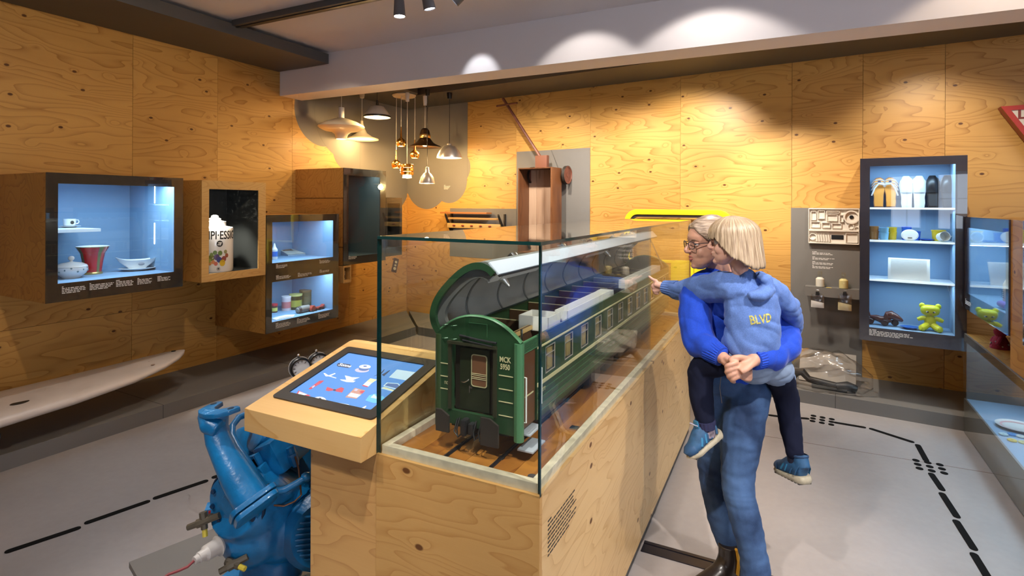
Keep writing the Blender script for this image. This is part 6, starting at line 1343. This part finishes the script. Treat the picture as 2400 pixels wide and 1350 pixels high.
def hair_m(name, c1_, c2_, sc_=(60, 60, 3), attr=None):
    m_, nt, b = nodes(name); L = nt.links.new; tc = nd(nt, 'ShaderNodeTexCoord'); mp = nd(nt, 'ShaderNodeVectorMath', operation='MULTIPLY'); mp.inputs[1].default_value = sc_
    at_ = nd(nt, 'ShaderNodeAttribute', attribute_name=attr or ''); L(at_.outputs['Vector'] if attr else tc.outputs['Object'], mp.inputs[0])
    nz = nd(nt, 'ShaderNodeTexNoise'); nz.inputs['Scale'].default_value = 1; nz.inputs['Detail'].default_value = 3; L(mp.outputs[0], nz.inputs['Vector']); mr = nd(nt, 'ShaderNodeMapRange'); mr.inputs[1].default_value = .3; mr.inputs[2].default_value = .7; L(nz.outputs['Fac'], mr.inputs[0])
    mx = nd(nt, 'ShaderNodeMix', data_type='RGBA'); L(mr.outputs[0], mx.inputs['Factor']); mx.inputs['A'].default_value = col4(c1_); mx.inputs['B'].default_value = col4(c2_); L(mx.outputs['Result'], b.inputs['Base Color']); b.inputs['Roughness'].default_value = .38
    bp = nd(nt, 'ShaderNodeBump'); bp.inputs['Strength'].default_value = .5; bp.inputs['Distance'].default_value = .004; L(nz.outputs['Fac'], bp.inputs['Height']); L(bp.outputs[0], b.inputs['Normal']); return m_
SKIN = skin_m('skin', (.50, .255, .17), (.56, .30, .21)); SKINC = skin_m('skin_child', (.60, .33, .25), (.66, .38, .29))
LIPS = mat('lips', (.42, .12, .10), .4)
def denim(name, c1_, c2_, sc_=2.4):
    """twill: large worn patches, fine slanted thread noise"""
    m_ = mat(name, c1_, .85, bump=.05, bscale=900); nt = m_.node_tree; b = nt.nodes['Principled BSDF']; L = nt.links.new
    tc = nd(nt, 'ShaderNodeTexCoord'); nz = nd(nt, 'ShaderNodeTexNoise'); nz.inputs['Scale'].default_value = sc_*3; nz.inputs['Detail'].default_value = 5; L(tc.outputs['Object'], nz.inputs['Vector'])
    mp = nd(nt, 'ShaderNodeVectorMath', operation='MULTIPLY'); mp.inputs[1].default_value = (800, 800, 420); L(tc.outputs['Object'], mp.inputs[0]); n2 = nd(nt, 'ShaderNodeTexNoise'); n2.inputs['Scale'].default_value = 1; n2.inputs['Detail'].default_value = 3; L(mp.outputs[0], n2.inputs['Vector'])
    ad = nd(nt, 'ShaderNodeMath', operation='MULTIPLY_ADD'); L(n2.outputs['Fac'], ad.inputs[0]); ad.inputs[1].default_value = .25; L(nz.outputs['Fac'], ad.inputs[2])
    mr = nd(nt, 'ShaderNodeMapRange'); mr.inputs[1].default_value = .46; mr.inputs[2].default_value = .84; L(ad.outputs[0], mr.inputs[0])
    mx = nd(nt, 'ShaderNodeMix', data_type='RGBA'); L(mr.outputs[0], mx.inputs['Factor']); mx.inputs['A'].default_value = col4(c1_); mx.inputs['B'].default_value = col4(c2_); L(mx.outputs['Result'], b.inputs['Base Color']); return m_
JEANS = denim('jeans_blue', (.008, .027, .082), (.060, .13, .29)); SKIRT = denim('skirt_denim', (.17, .24, .38), (.28, .36, .50)); LEGG = mat('leggings_navy', (.006, .008, .024), .9, spec=.2)
KNIT = mat('sweater_royal_blue', (.003, .050, .46), .85, sheen=.15, bump=.10, bscale=500, noise=.12, nscale=180); HOOD = mat('sweatshirt_light_blue', (.10, .185, .47), .9, sheen=.1, bump=.06, bscale=600, noise=.14, nscale=220)
def crestline(pts, r, mt_, parent, nm, n=6):
    m = MB(); m.tube(pts, r, n); return m.build(nm, mt_, parent, smooth=60)
# ---------------------------------------------------------------- woman
WH = frame_of(at(1665, 627, 2.47), (-.985, -.10, -.10), (.10, 0, 1)); kh = 1.0
m = MB(); head_shape(m, WH, kh)
limb(m, [(1674, 605, 2.48, .046), (1690, 640, 2.49, .048), (1696, 668, 2.50, .060)])
limb(m, [(1728, 890, 2.48, (.15, .09)), (1712, 800, 2.51, (.125, .085)), (1696, 720, 2.51, (.14, .09)), (1690, 668, 2.50, (.11, .07))], up=(0, 1, 0), n=24)
limb(m, [(1640, 682, 2.47, .045), (1624, 740, 2.43, .042), (1632, 800, 2.38, .040), (1665, 822, 2.30, .034), (1694, 838, 2.225, .026)])
limb(m, [(1795, 690, 2.52, .045), (1826, 750, 2.46, .042), (1832, 806, 2.36, .040), (1808, 828, 2.26, .034), (1766, 843, 2.185, .027)])
limb(m, [(1690, 905, 2.51, .080), (1672, 1000, 2.51, .072), (1676, 1110, 2.50, .052), (1690, 1200, 2.45, .048), (1710, 1295, 2.41, .034), (1711, 1340, 2.39, .034)])
limb(m, [(1756, 908, 2.45, .080), (1742, 1010, 2.39, .072), (1730, 1125, 2.33, .052), (1747, 1220, 2.27, .048), (1774, 1330, 2.22, .036), (1778, 1420, 2.2, .036)])
# front hand: back of the hand to the camera, four fingers curling to the left
limb(m, [(1766, 843, 2.185, (.027, .022)), (1752, 850, 2.165, (.036, .020)), (1736, 860, 2.150, (.041, .019)), (1727, 866, 2.147, (.038, .017))], n=16)
for i, (ku, kv, pu, pv, tu, tv) in enumerate(((1726, 850, 1703, 859, 1709, 866), (1727, 861, 1703, 871, 1710, 877), (1729, 872, 1708, 882, 1714, 887), (1733, 881, 1716, 891, 1721, 894))):
    limb(m, [(ku, kv, 2.140, .0112), ((ku+pu)/2, (kv+pv)/2-1, 2.132, .0100), (pu, pv, 2.138, .0095), (tu-3, tv, 2.165, .0085), (tu, tv+1, 2.185, .0075)], n=10)
limb(m, [(1752, 842, 2.165, .014), (1736, 838, 2.152, .0125), (1722, 838, 2.148, .0105), (1711, 843, 2.150, .009)], n=10)
# other hand behind it, fingers passing under
limb(m, [(1694, 838, 2.225, (.026, .02)), (1708, 848, 2.20, (.034, .02)), (1722, 860, 2.19, (.034, .018))], n=16)
for i in range(3): limb(m, [(1722, 858+9*i, 2.19, .0098), (1742, 868+9*i, 2.185, .0092), (1756, 874+8*i, 2.19, .0085), (1760, 868+8*i, 2.205, .0075)], n=10)
limb(m, [(1702, 842, 2.19, .012), (1711, 846, 2.165, .0105), (1718, 852, 2.158, .009)], n=10)
woman = remesh('person', m, SKIN, None, .0042, 2, .4)
tag(woman, 'person in royal blue sweater and jeans, carrying the child beside the glass case', 'person')
LH = lambda x, y, z: WH @ Vector((x, y, z))
for s_ in (-1, 1):
    m = MB(); m.ell(LH(.0635, s_*.031, .116), (.0115, .0115, .0115), 14, 10); ey = m.build('eye', mat('eye_white', (.75, .72, .70), .2), woman)
    m = MB(); m.ell(LH(.0735, s_*.0325, .116), (.0028, .0052, .0052), 10, 8); m.build('iris', mat('iris_grey', (.05, .07, .09), .2), ey)
    crestline([LH(.0855, s_*.014, .133), LH(.085, s_*.024, .1365), LH(.078, s_*.038, .137), LH(.067, s_*.049, .132)], [.001, .0022, .002, .0006], mat('brow', (.16, .10, .06), .7), woman, 'eyebrow')
    crestline([LH(.071, s_*.016, .117), LH(.0738, s_*.024, .1222), LH(.0735, s_*.033, .1230), LH(.066, s_*.042, .120), LH(.060, s_*.047, .116)], [.0015, .0045, .005, .004, .001], SKIN, woman, 'eyelid', 10); crestline([LH(.071, s_*.017, .113), LH(.0732, s_*.025, .1090), LH(.0725, s_*.034, .1085), LH(.064, s_*.043, .112)], [.001, .0042, .0042, .001], SKIN, woman, 'eyelid', 10)
crestline([LH(.0825, -.021, .0560), LH(.090, -.010, .0600), LH(.0945, 0, .0605), LH(.090, .010, .0600), LH(.0825, .021, .0560)], [.0008, .003, .0034, .003, .0008], LIPS, woman, 'upper_lip', 8)
crestline([LH(.0825, -.020, .0515), LH(.0895, -.010, .0475), LH(.0935, 0, .0460), LH(.0895, .010, .0475), LH(.0825, .020, .0515)], [.0008, .0034, .004, .0034, .0008], LIPS, woman, 'lower_lip', 8)
crestline([LH(.0835, -.015, .053), LH(.0905, 0, .0535), LH(.0835, .015, .053)], [.001, .0028, .001], mat('teeth', (.7, .66, .6), .3), woman, 'teeth', 8)
FRM = mat('spectacle_frame', (.015, .012, .016), .3)
gl = link('spectacles', None, woman)
bpy.data.objects.remove(gl)
m = MB()
for s_ in (-1, 1):
    ring = [LH(.101-.010*abs(.034+.021*math.cos(a))/.05, s_*(.034+.021*math.cos(a)), .113+.0165*(abs(math.sin(a))**.55)*math.copysign(1, math.sin(a))) for a in [2*math.pi*k/24 for k in range(25)]]
    m.tube(ring, .0017, 6, cap=False)
    m.tube([LH(.089, s_*.056, .121), LH(.05, s_*.072, .122), LH(.0, s_*.079, .120), LH(-.012, s_*.080, .104)], .0018, 6)
m.tube([LH(.098, -.013, .118), LH(.101, 0, .122), LH(.098, .013, .118)], .0018, 6)
gl = m.build('spectacles', FRM, woman)
for s_ in (-1, 1):
    pts = [LH(.1008-.010*abs(.034+.020*math.cos(a))/.05, s_*(.034+.020*math.cos(a)), .113+.0158*(abs(math.sin(a))**.55)*math.copysign(1, math.sin(a))) for a in [2*math.pi*k/24 for k in range(24)]]
    m = MB(); m.add(pts, [tuple(range(24))]); m.build('lens', glass_mat('lens_glass', (.86, .88, .90), extra=.02), gl, smooth=0)
# hair drawn back to a knot
m = MB(); rs = []
for h, f, b, w in ((.052, -.040, -.066, .030), (.075, -.018, -.088, .066), (.095, -.004, -.100, .079), (.115, .006, -.106, .084), (.135, .022, -.110, .086), (.155, .050, -.112, .086), (.172, .070, -.110, .082), (.190, .076, -.104, .073), (.207, .068, -.092, .060), (.222, .050, -.076, .045), (.234, .022, -.054, .026), (.239, -.006, -.030, .008)):
    c_, a_ = (f+b)/2, (f-b)/2; rs.append([LH(c_+a_*math.cos(t), w*math.sin(t), h) for t in [2*math.pi*j/48 for j in range(48)]])
m.rings(rs)
for k_ in range(7): m.ell(LH(-.118-.012*math.cos(k_), .022*math.sin(k_*1.8), .15+.022*math.cos(k_*1.8)), (.034, .034, .034), 12, 8)
for s_ in (-1, 1):
    for j in range(9):
        y0 = s_*(.020+.007*j); hz = .196-.0075*j
        m.tube([LH(.074-.0045*j*j*.14, y0, hz), LH(.035, y0*1.12+s_*.012, hz+.014-.001*j), LH(-.03, y0*1.0+s_*.016, hz+.006-.003*j), LH(-.10, y0*.4, .165-.004*j)], [.006, .0085, .008, .005], 8)
hw = remesh('hair', m, hair_m('hair_ash_blond', (.13, .082, .055), (.46, .35, .26), (11, 60, 170)), woman, .0045, 2, .4)
# sweater
m = MB()
limb(m, [(1724, 858, 2.48, (.185, .125)), (1714, 800, 2.51, (.175, .13)), (1700, 730, 2.51, (.175, .125)), (1692, 680, 2.50, (.14, .095)), (1690, 660, 2.50, (.085, .075))], up=(0, 1, 0), n=28)
limb(m, [(1698, 668, 2.50, .066), (1687, 645, 2.49, .058), (1684, 638, 2.49, .058)])
limb(m, [(1664, 664, 2.50, .068), (1638, 676, 2.48, .070), (1626, 740, 2.42, .072), (1640, 800, 2.36, .066), (1662, 818, 2.29, .058), (1676, 826, 2.262, .045)])
limb(m, [(1760, 676, 2.52, .075), (1802, 705, 2.52, .072), (1828, 760, 2.45, .072), (1832, 805, 2.35, .074), (1810, 828, 2.27, .062), (1788, 838, 2.225, .046)])
sw = remesh('sweater', m, KNIT, woman, .006, 4, .5); wrinkle(sw, .014, 8.0, 1.3, folds=.0035, fs=18); wrinkle(sw, .006, 22, 3.3)
def cuff(j0, j1, r0, r1, mt_, parent, ribs=26, nm='ribbed_cuff'):
    a, b_ = P_(j0), P_(j1); t = (b_-a).normalized(); ref = Vector((0, 0, 1))-t*t.z; ref.normalize(); s_ = ref.cross(t); rs = []
    for i in range(5):
        f = i/4; c_ = a.lerp(b_, f); r = r0*(1-f)+r1*f; rs.append([c_+(ref*math.cos(2*math.pi*k/(ribs*4))+s_*math.sin(2*math.pi*k/(ribs*4)))*(r*(1+.045*math.cos(k*math.pi/2))) for k in range(ribs*4)])
    m = MB(); m.rings(rs); return m.build(nm, mt_, parent, smooth=60)
cuff((1666, 820, 2.28), (1692, 836, 2.23), .050, .040, KNIT, woman); cuff((1800, 832, 2.25), (1766, 844, 2.19), .050, .039, KNIT, woman)
# jeans
m = MB()
limb(m, [(1722, 862, 2.48, (.150, .100)), (1722, 890, 2.48, (.155, .108)), (1722, 915, 2.48, (.150, .105))], up=(0, 1, 0), n=28)
limb(m, [(1694, 905, 2.51, .100), (1676, 990, 2.51, .092), (1674, 1110, 2.50, .068), (1688, 1200, 2.45, .060), (1702, 1256, 2.42, .054), (1708, 1276, 2.415, .052)])
limb(m, [(1754, 908, 2.45, .098), (1740, 1000, 2.39, .090), (1729, 1125, 2.33, .068), (1745, 1210, 2.28, .063), (1766, 1300, 2.24, .055), (1773, 1385, 2.21, .062)])
je = remesh('jeans', m, JEANS, woman, .006, 3, .5); wrinkle(je, .004, 20.0, 4.2, aniso=(.6, .6, 1.3), folds=.0014, fs=40); wrinkle(je, .003, 26, 8.3, aniso=(.7, .7, 1.3))
ORS_ = mat('seam_thread', (.30, .24, .18), .7)
crestline([P_((1690, 880, 2.345)), P_((1687, 910, 2.355)), P_((1692, 945, 2.375))], .0012, ORS_, woman, 'fly_seam')
crestline([P_((1800, 900, 2.42)), P_((1788, 960, 2.38)), P_((1774, 1040, 2.35)), P_((1762, 1110, 2.32))], .0012, ORS_, woman, 'side_seam')
# ankle boots: dark leather, yellow elastic
BOOT = mat('boot_leather', (.020, .013, .010), .32, coat=.3); ELAS = mat('boot_elastic_yellow', (.62, .30, .02), .6)
def boot(u, v, Y, d, elastic=True):
    o_ = P_((u, v, Y)); o_.z = 0; d = Vector(d).normalized(); M = frame_of(o_, d)
    m = MB(); m.tube([M @ Vector(q) for q in ((.0, 0, .175 if elastic else .125), (.0, 0, .12), (.02, 0, .075), (.06, 0, .052), (.12, 0, .040), (.17, 0, .034), (.195, 0, .03))], [(.046, .052), (.045, .05), (.045, .05), (.043, .045), (.044, .034), (.038, .026), (.02, .016)], 18, up=tuple(d))
    m.ell(M @ Vector((-.01, 0, .05)), (.05, .045, .05), 14, 10); bo = remesh('boot', m, BOOT, woman, .006, 4)
    m = MB(); m.prism([(-.062, -.032), (-.03, -.042), (.06, -.038), (.13, -.046), (.19, -.034), (.212, 0), (.19, .034), (.13, .046), (.06, .038), (-.03, .042), (-.062, .032)], .0, .018, plane='xy', mx=M); m.build('boot_sole', BLACK, bo, bevel=.003)
    if not elastic: return bo
    m = MB()
    for s_ in (-1, 1):
        m.tube([M @ Vector((.006, s_*.043, .176)), M @ Vector((-.004, s_*.049, .13)), M @ Vector((.004, s_*.050, .070))], [(.010, .006), (.012, .006), (.008, .004)], 8, up=(0, 0, 1))
    m.build('elastic_panel', ELAS, bo)
    return bo
boot(1710, 1380, 2.385, (-.93, -.36, 0)); boot(1780, 1440, 2.2, (-.62, -.78, 0), False)
# ---------------------------------------------------------------- child
CH = frame_of(at(1716, 620, 2.255), (-.90, .42, -.05), (.02, 0, 1)); kc = .84
m = MB(); head_shape(m, CH, kc, True)
limb(m, [(1726, 600, 2.25, .036), (1738, 645, 2.265, .034), (1748, 680, 2.275, .034)])
limb(m, [(1758, 840, 2.285, (.085, .06)), (1762, 770, 2.275, (.075, .052)), (1756, 710, 2.275, (.08, .05)), (1750, 685, 2.28, (.055, .035))], up=(0, 1, 0), n=24)
limb(m, [(1710, 675, 2.29, .034), (1656, 682, 2.41, .031), (1600, 678, 2.53, .026), (1556, 672, 2.61, .020)])
limb(m, [(1806, 678, 2.29, .034), (1846, 715, 2.33, .030), (1862, 765, 2.42, .026), (1850, 790, 2.49, .02)])
limb(m, [(1738, 842, 2.29, .055), (1680, 850, 2.30, .052), (1645, 868, 2.34, .046), (1645, 930, 2.33, .040), (1656, 1000, 2.30, .027), (1658, 1020, 2.30, .025)])
limb(m, [(1775, 842, 2.29, .055), (1815, 870, 2.34, .052), (1838, 920, 2.40, .044), (1852, 990, 2.39, .038), (1862, 1062, 2.36, .027), (1864, 1085, 2.36, .025)])
# pointing hand
limb(m, [(1556, 672, 2.61, (.020, .016)), (1547, 668, 2.625, (.026, .016)), (1538, 667, 2.64, (.026, .014))], n=14)
limb(m, [(1538, 658, 2.642, .0082), (1530, 655, 2.655, .0076), (1525, 651, 2.665, .0070), (1521, 648, 2.672, .0060)], n=10)
for i, (u, v) in enumerate(((1534, 667), (1535, 674), (1538, 680))):
    limb(m, [(u+3, v-2, 2.645, .0082), (u-4, v+1, 2.650, .0078), (u-3, v+7, 2.640, .0072), (u+4, v+8, 2.630, .0066)], n=10)
limb(m, [(1552, 674, 2.615, .0085), (1546, 680, 2.622, .0078), (1539, 682, 2.628, .0068)], n=10)
limb(m, [(1850, 790, 2.49, .02), (1842, 800, 2.52, .022), (1834, 806, 2.54, .016)], n=10)
child = remesh('person', m, SKINC, None, .0042, 2, .4)
tag(child, 'blond child in a light blue sweatshirt, carried on the arm and pointing at the glass', 'person')
CL = lambda x, y, z: CH @ Vector((x*kc, y*kc, z*kc))
for s_ in (-1, 1):
    m = MB(); m.ell(CL(.0625, s_*.032, .114), (.0125, .0125, .0125), 14, 10); ey = m.build('eye', mat('eye_white_c', (.75, .72, .70), .2), child)
    m = MB(); m.ell(CL(.0735, s_*.0335, .114), (.0028, .0052, .0052), 10, 8); m.build('iris', mat('iris_c', (.05, .07, .09), .2), ey)
    crestline([CL(.071, s_*.017, .117), CL(.0735, s_*.030, .1222), CL(.062, s_*.046, .117)], [.001, .005, .001], SKINC, child, 'eyelid')
crestline([CL(.077, -.018, .0525), CL(.0905, 0, .0535), CL(.077, .018, .0525)], [.0008, .0055, .0008], LIPS, child, 'lips', 8)
# bob hair: shell with strand ridges, fringe over the face
rnd = random.Random(21); NPH, NR = 150, 26; outer, inner = [], []
def lowest(ph):
    a = abs((math.degrees(ph)+180) % 360-180)
    if a < 50: return .132
    if a < 92: return .132-(a-50)/42*.092
    return .040-min(1, (a-92)/40)*.055
phs = [2*math.pi*j/NPH for j in range(NPH)]; jag = [rnd.uniform(-1, 1) for _ in phs]; strand = [rnd.uniform(-1, 1) for _ in phs]
for i in range(NR):
    f = i/(NR-1); ro, ri = [], []
    for j, ph in enumerate(phs):
        lo = lowest(ph)+.006*jag[j]; h = .240*(1-f)+lo*f
        # profile radius by height: dome above .15, slightly flaring curtain below
        if h > .15: rr = math.sqrt(max(0, 1-((h-.15)/.0905)**2))
        else: rr = 1+.10*(.15-h)/.15-(.10 if h < .0 else 0)*(-h/.04)
        ax_ = .112 if math.cos(ph) > 0 else .128
        rr *= 1+.022*strand[j]*min(1, f*2)+.016*math.sin(ph*27+f*2.5)*min(1, f*3)
        ro.append(CL(-.008+ax_*rr*math.cos(ph), .110*rr*math.sin(ph), h)); q = max(0.0, rr-.14)
        ri.append(CL(-.008+ax_*q*math.cos(ph), .110*q*math.sin(ph), h-.006*(1-f)))
    outer.append(ro); inner.append(ri)
m = MB(); m.rings(outer+inner[::-1], cap=False)
ch_ = m.build('hair', hair_m('hair_blond', (.17, .105, .058), (.60, .46, .31), (36, 2.2, 1), 'strand'), child, smooth=180)
sa = ch_.data.attributes.new('strand', 'FLOAT_VECTOR', 'POINT')
for i in range(2*NR):
    f = (i if i < NR else 2*NR-1-i)/(NR-1)
    for j in range(NPH): sa.data[i*NPH+j].vector = (phs[j], f, 0)
# sweatshirt
m = MB()
limb(m, [(1752, 826, 2.282, (.108, .090)), (1758, 806, 2.272, (.114, .092)), (1764, 770, 2.262, (.112, .085)), (1760, 715, 2.262, (.112, .082)), (1752, 676, 2.27, (.090, .065))], up=(0, 1, 0), n=28)
limb(m, [(1742, 652, 2.262, .048), (1748, 668, 2.268, .062), (1752, 690, 2.27, .075)])
limb(m, [(1726, 680, 2.27, .068), (1700, 672, 2.31, .066), (1656, 677, 2.41, .061), (1600, 680, 2.53, .049), (1572, 676, 2.585, .039)])
limb(m, [(1780, 672, 2.27, .060), (1812, 682, 2.29, .050), (1846, 718, 2.33, .045), (1862, 765, 2.42, .040), (1856, 782, 2.46, .034)])
m.tube([P_((1775, 648, 2.22)), P_((1795, 655, 2.20)), P_((1802, 676, 2.195)), P_((1782, 694, 2.178)), P_((1755, 696, 2.175))], [.016, .026, .030, .026, .014], 12)
hd = remesh('sweatshirt', m, HOOD, child, .0052, 3, .5); wrinkle(hd, .009, 11, 2.2, aniso=(.8, .8, 1.5), folds=.0045, fs=45); wrinkle(hd, .005, 30, 5.1, aniso=(1.3, .8, .8))
cuff((1586, 678, 2.555), (1556, 673, 2.608), .040, .031, HOOD, child, 20)
# print on the back
bpl = at(1787, 749, 2.165)
from mathutils.bvhtree import BVHTree
bvh = BVHTree.FromPolygons([v.co for v in hd.data.vertices], [tuple(p.vertices) for p in hd.data.polygons])
me = text_mesh('BLVD', .046, 0, .0012); bm = bmesh.new(); bm.from_mesh(me); bmesh.ops.triangulate(bm, faces=bm.faces); bmesh.ops.subdivide_edges(bm, edges=bm.edges, cuts=2, use_grid_fill=True); bm.to_mesh(me); bm.free()
ct_, st_ = math.cos(R(9)), math.sin(R(9))
for v in me.vertices:
    x_, z_ = v.co.x*.80, (v.co.y-.016)*1.05; p = bpl+Vector((x_*ct_-z_*st_, 0, x_*st_+z_*ct_)); hit = bvh.ray_cast(Vector((p.x, 1.9, p.z)), Vector((0, 1, 0)))
    v.co = Vector((p.x, (hit[0].y if hit[0] else p.y)-.0012, p.z))
me.materials.append(mat('print_yellow', (.48, .44, .12), .7, noise=.5, nscale=120)); link('print', me, hd)
# denim skirt, leggings, sneakers
m = MB()
limb(m, [(1760, 808, 2.278, (.108, .088)), (1762, 832, 2.285, (.118, .095)), (1765, 850, 2.30, (.115, .09))], up=(0, 1, 0), n=28)
limb(m, [(1745, 835, 2.29, .074), (1712, 838, 2.30, .066)]); limb(m, [(1785, 842, 2.30, .078), (1815, 862, 2.345, .074), (1826, 878, 2.37, .066)])
sk = remesh('skirt', m, SKIRT, child, .0068, 3, .5); wrinkle(sk, .005, 16, 7.7, folds=.0035, fs=30)
m = MB()
limb(m, [(1735, 842, 2.30, .062), (1682, 848, 2.30, .062), (1645, 866, 2.34, .056), (1643, 925, 2.33, .050), (1654, 990, 2.30, .037), (1656, 1000, 2.30, .036)])
limb(m, [(1780, 846, 2.30, .062), (1818, 868, 2.34, .062), (1840, 920, 2.40, .054), (1852, 990, 2.39, .047), (1861, 1052, 2.36, .036), (1862, 1062, 2.36, .035)])
lg = remesh('leggings', m, LEGG, child, .0068, 3, .5); wrinkle(lg, .004, 16, 3.1, folds=.002, fs=30)
cuff((1653, 985, 2.30), (1656, 1003, 2.30), .040, .037, mat('legging_cuff', (.020, .022, .075), .8), child, 16, 'legging_cuff')
crestline([P_((1657, 1003, 2.30)), P_((1658, 1020, 2.30))], [.034, .034], mat('sock_grey', (.22, .18, .22), .85, noise=.6, nscale=70), child, 'sock', 14)
crestline([P_((1862, 1060, 2.36)), P_((1864, 1082, 2.36))], [.032, .031], mat('sock_navy', (.012, .012, .03), .85), child, 'sock', 14)
SNB = mat('sneaker_blue', (.022, .085, .19), .6, noise=.25, nscale=40); SNL = mat('sneaker_cyan', (.03, .19, .36), .5); SOLE = mat('sneaker_sole', (.42, .37, .27), .6, noise=.15, nscale=50)
def sneaker(o_, d, up, nm):
    M = frame_of(o_, d, up); m = MB(); V = lambda *q: M @ Vector(q); zu = tuple(M.to_3x3() @ Vector((0, 0, 1)))
    m.tube([V(-.058, 0, .046), V(-.040, 0, .054), V(-.01, 0, .054), V(.025, 0, .046), V(.060, 0, .034), V(.090, 0, .027), V(.108, 0, .022)], [(.022, .030), (.032, .048), (.035, .050), (.036, .040), (.036, .028), (.032, .020), (.018, .012)], 20, up=zu)
    m.tube([V(-.045, 0, .06), V(-.036, 0, .108)], [(.030, .034), (.030, .033)], 16, up=tuple(d)); m.tube([V(-.066, 0, .07), V(-.064, 0, .108)], [(.014, .008), (.012, .006)], 10, up=tuple(d))
    up_ = remesh('sneaker', m, SNB, child, .004, 4)
    m = MB(); m.tube([V(.014, 0, .084), V(.004, 0, .102), V(.0, 0, .112)], [(.020, .006), (.021, .006), (.017, .004)], 12, up=tuple(d)); m.build('tongue', SNL, up_)
    m = MB(); m.tube([V(.072, 0, .030), V(.092, 0, .029), V(.110, 0, .023)], [(.0375, .0255), (.034, .0215), (.019, .013)], 18, up=zu); m.build('toe_cap', mat('toe_cap_blue', (.02, .075, .18), .6), up_, smooth=60)
    m = MB(); m.lathe([(.031, 0), (.034, .004), (.034, .010), (.029, .012)], 20, mx=Matrix.Translation(V(-.036, 0, .100)) @ M.to_3x3().to_4x4()); m.build('collar', mat('collar_dark', (.012, .04, .10), .8), up_)
    for s_ in (-1, 1):
        for (xa, za, xb, zb2, r) in ((.045, .030, .012, .078, .006), (.020, .030, -.006, .084, .005), (-.010, .030, -.030, .070, .006), (-.040, .032, -.060, .080, .006)):
            m = MB(); m.tube([V(xa, s_*.0355, za), V((xa+xb)/2, s_*.0350, (za+zb2)/2), V(xb, s_*.0225, zb2)], [(.0012, r*.8), (.0012, r*.8), (.001, r*.5)], 8, up=tuple(d)); m.build('side_overlay', SNL if s_ < 0 or xa > 0 else SNB, up_)
    ol_ = [(-.070, -.018), (-.060, -.032), (-.02, -.036), (.03, -.036), (.07, -.041), (.10, -.028), (.118, 0), (.10, .028), (.07, .041), (.03, .036), (-.02, .036), (-.060, .032), (-.070, .018)]
    m = MB(); m.rings([[V(a*.95, b*.92, .0+(.010 if a > .1 else 0)) for a, b in ol_], [V(a, b, .006+(.008 if a > .1 else 0)) for a, b in ol_], [V(a*1.0, b, .013+(.008 if a < -.05 else 0)) for a, b in ol_], [V(a*.96, b*.93, .019+(.010 if a < -.05 else 0)) for a, b in ol_]]); m.build('sole', SOLE, up_, smooth=50)
    m = MB()
    for k_ in range(8): m.box(-.058+.020*k_, -.047+.020*k_, -.030, .030, -.004, .002, mx=M)
    m.build('tread', mat('tread_dark', (.05, .05, .055), .7), up_, smooth=0)
    LP = mat('lace_pale', (.42, .40, .52), .7)
    for k_ in range(5):
        x_ = .010+.014*k_; z_ = .094-.0105*k_; m = MB(); m.tube([V(x_-.004, -.024, z_-.014), V(x_+.002, -.010, z_-.001), V(x_+.002, .010, z_-.001), V(x_-.004, .024, z_-.014)], .0024, 6); m.build('lace', LP, up_)
    for s_ in (-1, 1):
        m = MB(); m.tube([V(.012, 0, .100), V(.022, s_*.014, .112), V(.014, s_*.028, .104), V(.010, s_*.01, .098)], .002, 6); m.build('lace_loop', LP, up_)
    return up_
sneaker(at(1662, 1040, 2.30), (-.80, -.25, -.48), (-.50, .0, .86), 'left'); sneaker(at(1864, 1122, 2.36), (-.22, .95, -.12), (.0, .14, .99), 'right')
